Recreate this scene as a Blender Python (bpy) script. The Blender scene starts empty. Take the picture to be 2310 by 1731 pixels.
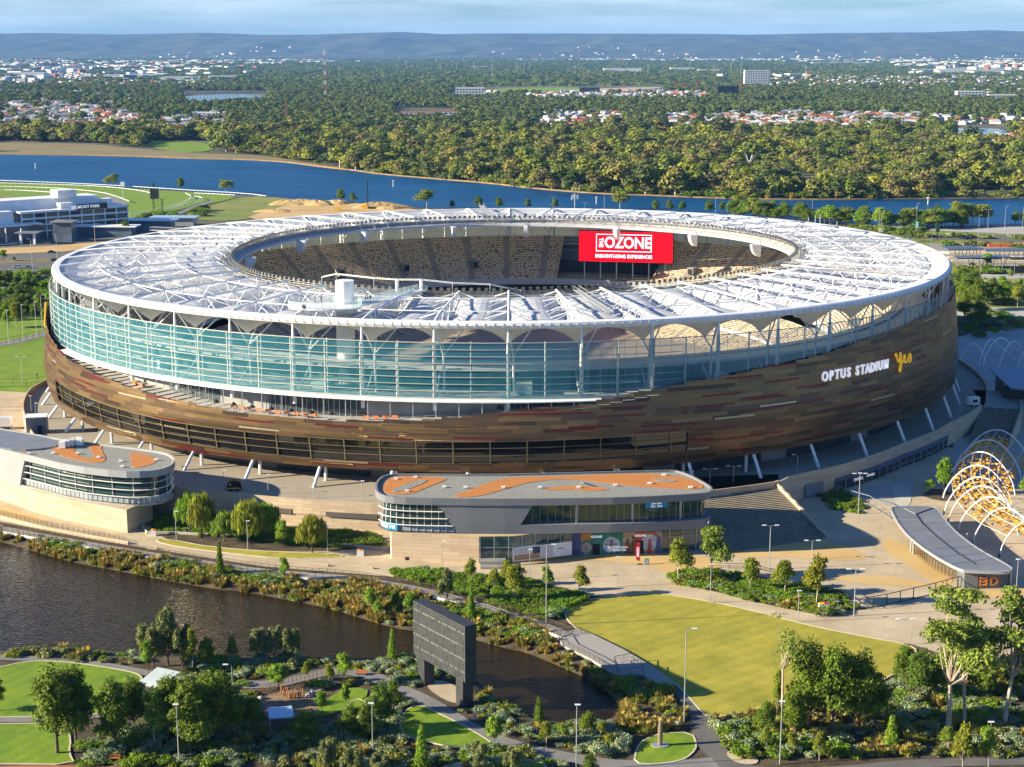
import bpy, bmesh, math, random
import numpy as np
from mathutils import Vector, Matrix
random.seed(7); rng = np.random.default_rng(7)
S = bpy.context.scene
R_ = math.radians
# ------------------------------------------------------------------ camera
FPX = 3550.6; CAMH = 110.0; HOR = 109.65; CX, CY = 1155.0, 865.5
PH = math.atan((CY-HOR)/FPX); CP, SP = math.cos(PH), math.sin(PH)
cam = bpy.data.objects.new('camera', bpy.data.cameras.new('camera'))
S.collection.objects.link(cam); S.camera = cam
cam.location = (0, 0, CAMH); cam.rotation_euler = (math.pi/2-PH, 0, 0)
cam.data.sensor_width = 36; cam.data.lens = 36*FPX/2310; cam.data.clip_start = 1; cam.data.clip_end = 80000
# ------------------------------------------------------------------ sky and sun
SUN_EL, SUN_AZ = R_(19.5), R_(262)      # azimuth clockwise from +Y
w = bpy.data.worlds.new('World'); S.world = w; w.use_nodes = True
nt = w.node_tree; nt.nodes.clear()
o_ = nt.nodes.new('ShaderNodeOutputWorld'); bg = nt.nodes.new('ShaderNodeBackground'); sk = nt.nodes.new('ShaderNodeTexSky')
sk.sky_type = 'NISHITA'; sk.sun_disc = False; sk.sun_elevation = SUN_EL; sk.sun_rotation = SUN_AZ
sk.altitude = 100; sk.air_density = 1.2; sk.dust_density = 0.0; sk.ozone_density = 6.0
bg.inputs[1].default_value = 0.05
# thin high cloud wisps
tc = nt.nodes.new('ShaderNodeTexCoord'); mp = nt.nodes.new('ShaderNodeMapping'); mp.inputs['Scale'].default_value = (2.2, 2.2, 26)
nz = nt.nodes.new('ShaderNodeTexNoise'); nz.inputs['Scale'].default_value = 2.3; nz.inputs['Detail'].default_value = 8; nz.inputs['Roughness'].default_value = .6
rp = nt.nodes.new('ShaderNodeValToRGB'); rp.color_ramp.elements[0].position = .36; rp.color_ramp.elements[1].position = .75
rp.color_ramp.elements[1].color = (.8, .8, .8, 1)
mx = nt.nodes.new('ShaderNodeMix'); mx.data_type = 'RGBA'; mx.inputs[7].default_value = (8.6, 9.6, 11.0, 1)
nt.links.new(tc.outputs['Generated'], mp.inputs[0]); nt.links.new(mp.outputs[0], nz.inputs[0]); nt.links.new(nz.outputs[0], rp.inputs[0])
sz = nt.nodes.new('ShaderNodeSeparateXYZ'); nt.links.new(tc.outputs['Generated'], sz.inputs[0])
mr = nt.nodes.new('ShaderNodeMapRange'); mr.inputs[1].default_value = -.01; mr.inputs[2].default_value = .03; nt.links.new(sz.outputs[2], mr.inputs[0])
mm = nt.nodes.new('ShaderNodeMath'); mm.operation = 'MULTIPLY'; m3 = nt.nodes.new('ShaderNodeMapRange'); m3.inputs[1].default_value = .08; m3.inputs[2].default_value = .2; m3.inputs[3].default_value = 1; m3.inputs[4].default_value = 0; nt.links.new(sz.outputs[2], m3.inputs[0])
m4 = nt.nodes.new('ShaderNodeMath'); m4.operation = 'MULTIPLY'; nt.links.new(mr.outputs[0], m4.inputs[0]); nt.links.new(m3.outputs[0], m4.inputs[1]); nt.links.new(m4.outputs[0], mm.inputs[0]); nt.links.new(rp.outputs[0], mm.inputs[1])
tn = nt.nodes.new('ShaderNodeMix'); tn.data_type = 'RGBA'; tn.blend_type = 'MULTIPLY'; tn.inputs[0].default_value = 1; tn.inputs[7].default_value = (.76, .97, 1.28, 1)
nt.links.new(sk.outputs[0], tn.inputs[6]); nt.links.new(tn.outputs[2], mx.inputs[6]); nt.links.new(mm.outputs[0], mx.inputs[0])
nt.links.new(mx.outputs[2], bg.inputs[0]); nt.links.new(bg.outputs[0], o_.inputs[0])
sun = bpy.data.objects.new('sun', bpy.data.lights.new('sun', 'SUN')); S.collection.objects.link(sun)
sun.data.energy = 5.0; sun.data.angle = R_(.5); sun.data.color = (1, .88, .64)
sd = Vector((math.sin(SUN_AZ)*math.cos(SUN_EL), math.cos(SUN_AZ)*math.cos(SUN_EL), math.sin(SUN_EL)))
sun.rotation_euler = sd.to_track_quat('Z', 'Y').to_euler(); sun.location = (0, 0, 400)
S.view_settings.view_transform = 'Standard'; S.view_settings.look = 'None'; S.view_settings.exposure = 1.5; S.view_settings.gamma = 1
S.cycles.max_bounces = 5; S.cycles.diffuse_bounces = 3; S.cycles.glossy_bounces = 3; S.cycles.transmission_bounces = 4
S.cycles.transparent_max_bounces = 12; S.cycles.volume_bounces = 0; S.cycles.caustics_reflective = False; S.cycles.caustics_refractive = False
# ------------------------------------------------------------------ helpers
COL = S.collection
def G(x, y, z=0.0):
    """surveyed point: sight line through (x, y) met with the level z"""
    u = (x-CX)/FPX; v = (CY-y)/FPX
    d = (u, CP+v*SP, -SP+v*CP); t = (z-CAMH)/d[2]
    return Vector((d[0]*t, d[1]*t, z))
MATS = {}
def mat(name, col, rough=.7, metal=0., var=.12, scale=.3, spec=.4, col2=None, detail=4, bump=0., bscale=None, emit=None):
    if name in MATS: return MATS[name]
    m = bpy.data.materials.new(name); m.use_nodes = True; n = m.node_tree; b = n.nodes['Principled BSDF']
    b.inputs['Roughness'].default_value = rough; b.inputs['Metallic'].default_value = metal; b.inputs['Specular IOR Level'].default_value = spec
    tcn = n.nodes.new('ShaderNodeTexCoord')
    if var > 0 or col2:
        z = n.nodes.new('ShaderNodeTexNoise'); z.inputs['Scale'].default_value = scale; z.inputs['Detail'].default_value = detail; z.inputs['Roughness'].default_value = .72 if detail >= 6 else .5
        n.links.new(tcn.outputs['Object'], z.inputs[0])
        r = n.nodes.new('ShaderNodeValToRGB'); e = r.color_ramp.elements
        e[0].position = .35; e[1].position = .65
        c2 = col2 or tuple(min(1, c*(1+var)) for c in col); c1 = col if col2 else tuple(c*(1-var) for c in col)
        e[0].color = (*c1, 1); e[1].color = (*c2, 1)
        n.links.new(z.outputs[0], r.inputs[0]); n.links.new(r.outputs[0], b.inputs['Base Color'])
    else: b.inputs['Base Color'].default_value = (*col, 1)
    if bump:
        z2 = n.nodes.new('ShaderNodeTexNoise'); z2.inputs['Scale'].default_value = bscale or scale*8; z2.inputs['Detail'].default_value = 3
        n.links.new(tcn.outputs['Object'], z2.inputs[0]); bp = n.nodes.new('ShaderNodeBump'); bp.inputs['Strength'].default_value = bump
        bp.inputs['Distance'].default_value = .3
        n.links.new(z2.outputs[0], bp.inputs['Height']); n.links.new(bp.outputs[0], b.inputs['Normal'])
    if emit: b.inputs['Emission Color'].default_value = (*col, 1); b.inputs['Emission Strength'].default_value = emit
    MATS[name] = m; return m
class MB:
    """collects faces, becomes ONE mesh"""
    def __init__(s): s.v = []; s.f = []; s.mi = []; s.uv = []
    def face(s, pts, mi=0, uv=None):
        k = len(s.v); s.v += [tuple(p) for p in pts]; s.f.append(list(range(k, k+len(pts)))); s.mi.append(mi)
        s.uv += uv if uv else [(p[0], p[1]) for p in pts]
    def box(s, c, d, rz=0, mi=0):
        ca, sa = math.cos(rz), math.sin(rz)
        def P(x, y, z): x *= d[0]/2; y *= d[1]/2; return (c[0]+x*ca-y*sa, c[1]+x*sa+y*ca, c[2]+z*d[2]/2)
        q = [P(x, y, z) for x in (-1, 1) for y in (-1, 1) for z in (-1, 1)]
        for a in ((0, 1, 3, 2), (4, 6, 7, 5), (0, 4, 5, 1), (2, 3, 7, 6), (0, 2, 6, 4), (1, 5, 7, 3)): s.face([q[i] for i in a], mi)
    def bar(s, a, b, r, r2=None, n=4, mi=0, cap=True):
        a = Vector(a); b = Vector(b); r2 = r if r2 is None else r2; d = b-a
        if d.length < 1e-6: return
        q = d.to_track_quat('Z', 'Y'); A = []; B = []
        for i in range(n):
            t = 2*math.pi*(i+.5)/n; o = q @ Vector((math.cos(t), math.sin(t), 0)); A.append(a+o*r); B.append(b+o*r2)
        for i in range(n): j = (i+1) % n; s.face([A[i], A[j], B[j], B[i]], mi)
        if cap: s.face(B, mi); s.face(A[::-1], mi)
    def line(s, pts, r, n=4, mi=0, closed=False):
        for i in range(len(pts)-(0 if closed else 1)): s.bar(pts[i], pts[(i+1) % len(pts)], r, n=n, mi=mi)
    def prism(s, poly, z0, z1, mi=0, mtop=None, bottom=False):
        n = len(poly)
        area = sum(poly[i][0]*poly[(i+1) % n][1]-poly[(i+1) % n][0]*poly[i][1] for i in range(n))
        if area < 0: poly = poly[::-1]
        u = 0
        for i in range(n):
            a, b = poly[i], poly[(i+1) % n]; L = math.hypot(b[0]-a[0], b[1]-a[1])
            s.face([(a[0], a[1], z0), (b[0], b[1], z0), (b[0], b[1], z1), (a[0], a[1], z1)], mi, [(u, z0), (u+L, z0), (u+L, z1), (u, z1)]); u += L
        s.face([(p[0], p[1], z1) for p in poly], mi if mtop is None else mtop)
        if bottom: s.face([(p[0], p[1], z0) for p in poly[::-1]], mi)
    def wall(s, pts, z0, z1, th=.3, mi=0, closed=False):
        n = len(pts); off = []
        for i in range(n):
            a = pts[(i-1) % n] if (closed or i) else pts[i]; b = pts[(i+1) % n] if (closed or i < n-1) else pts[i]
            d = Vector((b[0]-a[0], b[1]-a[1])).normalized(); off.append((-d.y*th/2, d.x*th/2))
        u = 0
        for i in range(n-(0 if closed else 1)):
            j = (i+1) % n; p, q = pts[i], pts[j]; o, w_ = off[i], off[j]; L = math.hypot(p[0]-q[0], p[1]-q[1])
            zz = lambda k, z: z[k] if isinstance(z, (list, tuple)) else z
            a0, a1, b0, b1 = zz(i, z0), zz(i, z1), zz(j, z0), zz(j, z1)
            P = [(p[0]-o[0], p[1]-o[1]), (q[0]-w_[0], q[1]-w_[1]), (q[0]+w_[0], q[1]+w_[1]), (p[0]+o[0], p[1]+o[1])]
            for (A, B, za0, za1, zb0, zb1, uu) in ((P[0], P[1], a0, a1, b0, b1, u), (P[2], P[3], b0, b1, a0, a1, u+L)):
                u2 = uu+L if uu == u else u
                s.face([(*A, za0), (*B, zb0), (*B, zb1), (*A, za1)], mi, [(uu, za0), (u2, zb0), (u2, zb1), (uu, za1)])
            s.face([(*P[0], a1), (*P[1], b1), (*P[2], b1), (*P[3], a1)], mi)
            if not closed and i == 0: s.face([(*P[3], a0), (*P[0], a0), (*P[0], a1), (*P[3], a1)], mi)
            if not closed and i == n-2: s.face([(*P[1], b0), (*P[2], b0), (*P[2], b1), (*P[1], b1)], mi)
            u += L
    def build(s, name, mats, parent=None, smooth=False, **tags):
        me = bpy.data.meshes.new(name); me.from_pydata(s.v, [], s.f)
        if not isinstance(mats, (list, tuple)): mats = [mats]
        for m in mats: me.materials.append(m)
        if len(mats) > 1: me.polygons.foreach_set('material_index', s.mi)
        uvl = me.uv_layers.new(name='UVMap'); uvl.data.foreach_set('uv', np.array(s.uv, dtype='f').ravel())
        if smooth:
            me.polygons.foreach_set('use_smooth', [True]*len(s.f))
        me.update(); return link(name, me, parent, **tags)
def link(name, me, parent=None, loc=None, rz=0, sc=None, **tags):
    o = bpy.data.objects.new(name, me); COL.objects.link(o); o.parent = parent
    if loc is not None: o.location = loc
    if rz: o.rotation_euler = (0, 0, rz)
    if sc is not None: o.scale = sc if isinstance(sc, (tuple, list)) else (sc, sc, sc)
    for k, v in tags.items(): o[k] = v
    return o
def thing(name, label, category, loc=(0, 0, 0), rz=0, group=None):
    o = link(name, None, None, loc, rz, label=label, category=category)
    if group: o['group'] = group
    return o
def struct(o): o['kind'] = 'structure'; return o
def dup(root, loc, rz=0, sc=None, label=None, group=None):
    c = root.copy(); COL.objects.link(c); c.location = loc; c.rotation_euler = (0, 0, rz)
    if sc is not None: c.scale = sc if isinstance(sc, (tuple, list)) else (sc, sc, sc)
    if label: c['label'] = label
    if group: c['group'] = group
    for ch in root.children:
        d = ch.copy(); COL.objects.link(d); d.parent = c
        for g in ch.children: e = g.copy(); COL.objects.link(e); e.parent = d
    return c
def poly_px(pts, z=0): return [G(x, y, z)[:] for x, y in pts]
def smooth_poly(pts, k=2, closed=True):
    P = [Vector(p[:2]) for p in pts]
    for _ in range(k):
        Q = []; n = len(P)
        for i in range(n if closed else n-1):
            a, b = P[i], P[(i+1) % n]; Q += [a*.75+b*.25, a*.25+b*.75]
        if not closed: Q = [P[0]]+Q+[P[-1]]
        P = Q
    return [(p.x, p.y) for p in P]
def flat(name, pts, z, m, k=1, th=None):
    """a level sheet (or a slab of thickness th) with the outline pts"""
    P = smooth_poly(pts, k) if k else [(p[0], p[1]) for p in pts]
    b = MB()
    if th: b.prism(P, z-th, z)
    else:
        n = len(P); ar = sum(P[i][0]*P[(i+1) % n][1]-P[(i+1) % n][0]*P[i][1] for i in range(n))
        if ar < 0: P = P[::-1]
        b.face([(x, y, z) for x, y in P])
    return struct(b.build(name, m))
def strip(name, cl, wd, z, m, k=2):
    P = smooth_poly(cl, k, False); b = MB(); L = []; Rr = []
    for i, p in enumerate(P):
        a = P[max(0, i-1)]; c = P[min(len(P)-1, i+1)]; d = Vector((c[0]-a[0], c[1]-a[1])).normalized()
        L.append((p[0]-d.y*wd/2, p[1]+d.x*wd/2, z)); Rr.append((p[0]+d.y*wd/2, p[1]-d.x*wd/2, z))
    for i in range(len(P)-1): b.face([Rr[i], Rr[i+1], L[i+1], L[i]])
    return struct(b.build(name, m)), P
def text_obj(name, body, size, m, parent=None, M=None, extrude=.05, bold=.0, align='CENTER', **tags):
    cu = bpy.data.curves.new(name, 'FONT'); cu.body = body; cu.size = size; cu.extrude = extrude; cu.offset = bold
    cu.align_x = align; cu.align_y = 'CENTER'; cu.resolution_u = 3
    t = bpy.data.objects.new(name, cu); COL.objects.link(t)
    bpy.context.view_layer.update()
    me = bpy.data.meshes.new_from_object(t.evaluated_get(bpy.context.evaluated_depsgraph_get()))
    bpy.data.objects.remove(t); me.materials.clear(); me.materials.append(m)
    if M is not None: me.transform(M)
    return link(name, me, parent, **tags)
def frame(origin, xdir, up=Vector((0, 0, 1))):
    """matrix whose local x runs along xdir and local y up"""
    x = Vector(xdir).normalized(); u = Vector(up).normalized(); z = x.cross(u).normalized()
    M = Matrix((( x.x, u.x, z.x, origin[0]), (x.y, u.y, z.y, origin[1]), (x.z, u.z, z.z, origin[2]), (0, 0, 0, 1))); return M
# common materials
M_white = mat('white_painted_steel', (.80, .80, .78), .45, .0, .06, .4)
M_fabric = mat('white_membrane', (.55, .56, .585), .55, 0, .05, .25, bump=.05)
_n = M_fabric.node_tree; _t = _n.nodes.new('ShaderNodeBsdfTranslucent'); _t.inputs[0].default_value = (.8, .82, .8, 1); _m = _n.nodes.new('ShaderNodeMixShader'); _m.inputs[0].default_value = .16
_n.links.new(_n.nodes['Principled BSDF'].outputs[0], _m.inputs[1]); _n.links.new(_t.outputs[0], _m.inputs[2]); _n.links.new(_m.outputs[0], _n.nodes['Material Output'].inputs[0])
M_conc = mat('pale_concrete', (.42, .37, .30), .85, 0, .15, .12, bump=.1)
M_concd = mat('grey_concrete', (.24, .23, .21), .85, 0, .18, .12)
M_steel = mat('galvanised_steel', (.42, .43, .44), .45, .5, .1, .6)
M_dark = mat('dark_metal', (.035, .035, .04), .5, .3, .2, .5)
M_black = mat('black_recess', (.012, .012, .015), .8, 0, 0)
# ================================================================== STADIUM
CS = Vector((-0.9, 508.0))
KO = [138.24, -0.05, 0.18, 1.19, 2.93, -0.9, -0.8]; KI = [92.81, 0.87, -0.91, -1.38, 2.4, 2.06, 0.43]
def RR(th, k): return k[0]+sum(k[2*j-1]*math.cos(j*th)+k[2*j]*math.sin(j*th) for j in (1, 2, 3))
def RO(th): return RR(th, KO)
def RI(th): return RR(th, KI)
def sp(th, off, z): r = RO(th)+off; return Vector((CS.x+r*math.cos(th), CS.y+r*math.sin(th), z))
def side(th):  # how far the cladding stands out: most at the front
    return .62+.38*max(0, -math.sin(th))**1.5
PZ = [(9.4, 4.6), (11.5, 5.5), (14, 6.2), (18, 6.5), (22, 6.1), (26, 5.4), (30, 4.7), (35, 3.9), (40, 3.1), (46, 2.2)]
def prof(z): return float(np.interp(z, [p[0] for p in PZ], [p[1] for p in PZ]))
def so(th, z, e=0): return sp(th, prof(z)*side(th)+e, z)
BT = [(-190, 36), (-172, 34.5), (-163, 32), (-155, 29), (-148, 26.8), (-140, 25.2), (-130, 23.6), (-126, 23), (-118, 22.3), (-109, 22.1), (-103, 22.5), (-95, 24), (-90, 25.4), (-83, 26.8), (-79, 28.2), (-71, 30.9), (-58, 33.6), (-49, 35.9), (-38, 37.6), (-20, 38.6), (0, 38.8), (14, 38), (24, 34), (90, 33.8), (150, 34), (170, 35.5)]
def btop(d):
    d = (d+190) % 360-190
    return float(np.interp(d, [b[0] for b in BT], [b[1] for b in BT]))
def brim(d):
    d = (d+180) % 360-180
    return float(np.interp(d, [-180, -150, -126, -100, -77, -60, -35, 0, 180], [9.5, 9.2, 9.6, 9.7, 10.1, 10.9, 11.8, 12, 12]))
NS = 48
stad = thing('stadium', 'huge oval stadium with white membrane roof and bronze plank cladding', 'stadium', (0, 0, 0))
def nodes_of(m): return m.node_tree, m.node_tree.nodes, m.node_tree.links, m.node_tree.nodes['Principled BSDF']
def mk_math(n, l, op, a, b=None):
    x = n.new('ShaderNodeMath'); x.operation = op
    for i, v in enumerate((a, b)):
        if v is None: continue
        if isinstance(v, (int, float)): x.inputs[i].default_value = v
        else: l.new(v, x.inputs[i])
    return x.outputs[0]
def plank_mat():
    m = mat('anodised_planks', (.3, .2, .1), .3, .5, 0); t, n, l, b = nodes_of(m)
    uv = n.new('ShaderNodeTexCoord'); sx = n.new('ShaderNodeSeparateXYZ'); l.new(uv.outputs['UV'], sx.inputs[0])
    def layer(rh, ln, seed):
        row = mk_math(n, l, 'FLOOR', mk_math(n, l, 'DIVIDE', sx.outputs[1], rh))
        wn = n.new('ShaderNodeTexWhiteNoise'); wn.noise_dimensions = '1D'; l.new(mk_math(n, l, 'ADD', row, seed), wn.inputs['W'])
        c = mk_math(n, l, 'FLOOR', mk_math(n, l, 'ADD', mk_math(n, l, 'DIVIDE', sx.outputs[0], ln), mk_math(n, l, 'MULTIPLY', wn.outputs[0], 37.7)))
        cb = n.new('ShaderNodeCombineXYZ'); l.new(c, cb.inputs[0]); l.new(row, cb.inputs[1]); cb.inputs[2].default_value = seed
        w2 = n.new('ShaderNodeTexWhiteNoise'); w2.noise_dimensions = '3D'; l.new(cb.outputs[0], w2.inputs[0]); return w2.outputs[0]
    r = n.new('ShaderNodeValToRGB'); r.color_ramp.interpolation = 'CONSTANT'; e = r.color_ramp.elements
    pal = [(0, (0.183, 0.111, 0.045)), (.18, (0.140, 0.083, 0.038)), (.33, (0.204, 0.126, 0.052)), (.50, (0.107, 0.068, 0.035)), (.62, (0.156, 0.100, 0.052)), (.76, (0.070, 0.045, 0.026)), (.84, (0.225, 0.146, 0.066)), (.90, (0.119, 0.071, 0.038))]
    e[0].position = 0; e[0].color = (*pal[0][1], 1); e[1].position = pal[1][0]; e[1].color = (*pal[1][1], 1)
    for p, c in pal[2:]: x = e.new(p); x.color = (*c, 1)
    l.new(layer(.95, 7.5, 1), r.inputs[0])
    # thin accent strips
    r2 = n.new('ShaderNodeValToRGB'); r2.color_ramp.interpolation = 'CONSTANT'; e = r2.color_ramp.elements
    e[0].position = 0; e[0].color = (0, 0, 0, 1); e[1].position = .91; e[1].color = (1, 1, 1, 1)
    r3 = n.new('ShaderNodeValToRGB'); r3.color_ramp.interpolation = 'CONSTANT'; e = r3.color_ramp.elements
    e[0].position = 0; e[0].color = (.15, .02, .018, 1); e[1].position = .983; e[1].color = (.42, .36, .24, 1)
    a = layer(.475, 11.3, 5); l.new(a, r2.inputs[0]); l.new(a, r3.inputs[0])
    mx = n.new('ShaderNodeMix'); mx.data_type = 'RGBA'; l.new(r2.outputs[0], mx.inputs[0]); l.new(r.outputs[0], mx.inputs[6]); l.new(r3.outputs[0], mx.inputs[7])
    l.new(mx.outputs[2], b.inputs['Base Color'])
    fr = mk_math(n, l, 'FRACT', mk_math(n, l, 'DIVIDE', sx.outputs[1], .475)); g = mk_math(n, l, 'GREATER_THAN', fr, .1)
    bp = n.new('ShaderNodeBump'); bp.inputs['Strength'].default_value = .6; bp.inputs['Distance'].default_value = .1
    l.new(mk_math(n, l, 'ADD', mk_math(n, l, 'MULTIPLY', g, .4), a), bp.inputs['Height']); l.new(bp.outputs[0], b.inputs['Normal'])
    return m
M_plank = plank_mat()
def glass_mat(name, tint, alpha, rough=.03, spec=1.0):
    m = mat(name, tint, rough, 0, 0, spec=spec); b = m.node_tree.nodes['Principled BSDF']; b.inputs['Alpha'].default_value = alpha; return m
M_glass_l = glass_mat('teal_curtain_glass', (.035, .27, .35), .42)
M_glass_r = M_glass_l
M_glass_c = glass_mat('clear_curtain_glass', (.25, .45, .42), .16)
M_wglass = mat('smoked_window_glass', (.012, .010, .008), .04, 0, 0, spec=1.0)
def clad(name, d0, d1, z0f, z1f, step=1.875, layers=9, m=M_plank, e=0, quant=False):
    b = MB(); n = max(1, round((d1-d0)/step)); u = RO(0)*math.radians(d0+360)
    for i in range(n):
        a0 = d0+(d1-d0)*i/n; a1 = d0+(d1-d0)*(i+1)/n; t0, t1 = R_(a0), R_(a1); L = 141*(t1-t0)
        zt0 = zt1 = z1f((a0+a1)/2) if quant else None
        if quant: zt0 = zt1 = .475*math.floor(zt0/.475)
        else: zt0, zt1 = z1f(a0), z1f(a1)
        zb0, zb1 = z0f(a0), z0f(a1)
        for k in range(layers):
            f0, f1 = k/layers, (k+1)/layers
            za, zb = zb0+(zt0-zb0)*f0, zb1+(zt1-zb1)*f0; zc, zd = zb1+(zt1-zb1)*f1, zb0+(zt0-zb0)*f1
            b.face([so(t0, za, e), so(t1, zb, e), so(t1, zc, e), so(t0, zd, e)], 0, [(u, za), (u+L, zb), (u+L, zc), (u, zd)])
        u += L
    return b.build(name, m, stad)
W0, W1 = -151, -72
wz0 = lambda d: float(np.interp(d, [-151, -126, -100, -72], [12.0, 11.5, 11.9, 13.2])); wz1 = lambda d: float(np.interp(d, [-151, -126, -100, -72], [18.2, 17.1, 17.7, 18.8]))
clad('lower_cladding', W0, W1, brim, wz0, layers=2)
clad('cladding', W0, W1, wz1, btop, layers=5, quant=True)
clad('cladding', W1, W0+360, brim, btop, layers=11, quant=True)
clad('window_band', W0, W1, wz0, wz1, layers=2, m=M_wglass, e=-.45)
b = MB()
for i in range(22):
    t = R_(W0+(W1-W0)*(i+.5)/22); d = math.degrees(t)
    b.bar(so(t, wz0(d), -.1), so(t, wz1(d), -.1), .16)
for f in (.02, .36, .68, .98):
    P = [so(R_(d), wz0(d)+(wz1(d)-wz0(d))*f, -.2) for d in np.linspace(W0, W1, 44)]; b.line(P, .07 if 0 < f < .9 else .14)
b.build('window_frame', mat('bronze_trim', (.30, .23, .12), .4, .5, .1), stad)
clad('end_window', -14, -6, lambda d: 20, lambda d: 27, layers=1, m=mat('gold_reflective_glass', (.35, .28, .12), .05, .9, .2, .3), e=.12)
# underside of the cladding and the dark wall behind the columns
b = MB()
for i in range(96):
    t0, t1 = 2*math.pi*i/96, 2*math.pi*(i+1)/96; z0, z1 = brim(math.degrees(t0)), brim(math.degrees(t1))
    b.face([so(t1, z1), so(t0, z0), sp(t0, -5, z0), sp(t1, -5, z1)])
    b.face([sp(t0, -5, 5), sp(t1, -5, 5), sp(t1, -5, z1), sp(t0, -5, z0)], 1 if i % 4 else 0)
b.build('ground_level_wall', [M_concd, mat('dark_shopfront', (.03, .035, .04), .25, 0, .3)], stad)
# ---- glass curtain wall
def gb(d): return max(27.3, btop(d)-.3) if d < -66 else btop(d)-.3
GA, GT = -200, 41.0
def gbot(d):
    if d > -81: return btop(d)-.2
    return 27.3 if d > -140 else max(27.3, btop(d)-4)
def goff(d, z):
    w_ = min(1, max(0, (d+95)/42)); return 1.5*(1-w_)+w_*(prof(z)*side(R_(d))-.4)
def gtp(d): return float(np.interp(d, [-200, -150, -60, -20, 0, 160], [41, 41, 41, 41.2, 41.2, 41]))
for (d0, d1, n, m, nm) in ((-200, -87.5, 60, M_glass_l, 'glass_curtain'), (-87.5, 18, 56, M_glass_r, 'glass_curtain'), (18, 160, 60, M_glass_c, 'glass_curtain')):
    b = MB()
    for i in range(n):
        a0, a1 = d0+(d1-d0)*i/n, d0+(d1-d0)*(i+1)/n; z0, z1 = gbot(a0+.01), gbot(a1-.01); Z0, Z1 = gtp(a0), gtp(a1)
        b.face([sp(R_(a0), goff(a0, z0), z0), sp(R_(a1), goff(a1, z1), z1), sp(R_(a1), goff(a1, Z1), Z1), sp(R_(a0), goff(a0, Z0), Z0)])
    b.build(nm, m, stad)
b = MB()
for z in np.arange(27.5, 41.2, 1.7):
    P = [sp(R_(d), 1.75, z) for d in np.arange(-200, -70, 2.0) if z > btop(d)-6]
    b.line(P, .11)
b.line([sp(R_(d), 1.7, 41.05) for d in np.arange(-200, -80, 2)], .16)
for d in np.arange(-198.75, -72, 3.75): b.bar(sp(R_(d), 1.35, 27.3), sp(R_(d), 1.35, 41), .2, n=6)
b.build('glazing_rail', mat('pale_rail', (.52, .55, .50), .4, .2, .08), stad)
b = MB()
for z in (30, 32.3, 34.6, 36.9, 39.1):
    seg = []
    for d in np.arange(-70, 160, 2.0):
        if z > btop(d)+.1: seg.append(sp(R_(d), goff(d, z)+.08, z))
        elif len(seg) > 1: b.line(seg, .05); seg = []
    if len(seg) > 1: b.line(seg, .05)
b.line([sp(R_(d), goff(d, 41.2)+.05, 41.2) for d in np.arange(-80, 160, 2.0)], .14)
for d in np.arange(-82, 160, 1.25): b.bar(sp(R_(d), goff(d, btop(d))+.08, btop(d)), sp(R_(d), goff(d, 41)+.08, 41.1), .045, cap=False)
b.build('glazing_grid', mat('grey_mullion', (.2, .27, .29), .4, .3, .1), stad)
# terrace: canopy lip, floor, back wall, doors, balustrade and its furniture
b = MB()
for d in np.arange(-150, -81, 1.875):
    t0, t1 = R_(d), R_(d+1.875)
    b.face([sp(t0, 3.6, 27.0), sp(t1, 3.6, 27.0), sp(t1, 1.2, 27.35), sp(t0, 1.2, 27.35)])
    b.face([sp(t0, 3.6, 26.75), sp(t1, 3.6, 26.75), sp(t1, 3.6, 27.0), sp(t0, 3.6, 27.0)])
    b.face([sp(t1, 3.6, 26.75), sp(t0, 3.6, 26.75), sp(t0, -2, 26.75), sp(t1, -2, 26.75)])
b.build('terrace_canopy', M_white, stad)
M_panel = mat('grey_wall_panel', (.30, .30, .29), .7, 0, .1, .3)
b = MB()
for i, d in enumerate(np.arange(-150, -75, 1.25)):
    t0, t1 = R_(d), R_(d+1.25)
    g = (-131 < d < -123) or (-117 < d < -106) or (-92 < d < -85)
    b.face([sp(t0, -2.5, 20.5), sp(t1, -2.5, 20.5), sp(t1, -2.5, 27), sp(t0, -2.5, 27)], 1 if g else 0)
    z0 = btop(d)-1.1; b.face([sp(t0, -2.5, z0), sp(t0, 5.6*side(t0), z0), sp(t1, 5.6*side(t1), z0), sp(t1, -2.5, z0)], 2)
b.build('terrace_wall', [M_panel, mat('terrace_glazing', (.05, .07, .08), .1, 0, .2, spec=.8), mat('terrace_paving', (.45, .43, .40), .7, 0, .1)], stad)
b = MB()
for d in np.arange(-134, -80, .62):
    b = MB()
    g = (-131 < d < -123) or (-117 < d < -106) or (-92 < d < -85); z0 = btop(d)-1.1
    if g: b.bar(sp(R_(d), -2.35, z0), sp(R_(d), -2.35, 26.5), .06, cap=False); b.build('door_frame', M_white, stad)
for d in np.arange(-134, -80, 2.3): b = MB(); b.bar(sp(R_(d), 2.8, btop(d)-1.1), sp(R_(d), 2.8, 26.6), .09); b.build('terrace_post', M_white, stad)
b = MB()
for d in np.arange(-124, -96, .35): b.bar(so(R_(d), btop(d)-1, -.4), so(R_(d), btop(d)+.45, -.4), .04, cap=False)
b.build('terrace_balustrade', M_steel, stad, kind='stuff')
b = MB(); b.line([so(R_(d), btop(d)+.45, -.4) for d in np.arange(-124, -96, 1)], .05)
b.build('terrace_handrail', M_steel, stad)
# columns under the cladding
colm = []
for i in range(NS):
    d = -180+7.5*i+3.5; t = R_(d); z = brim(d)
    b = MB(); b.bar(sp(t, 8.5*side(t), 5), so(t, z+.4, -1.0), .42, n=8); b.build('leaning_column', M_white, stad)
    if d < -60: b = MB(); b.bar(sp(t, 1.2, 5), sp(t, 1.2, z+.2), .42, n=8); b.build('round_column', M_white, stad)
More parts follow.
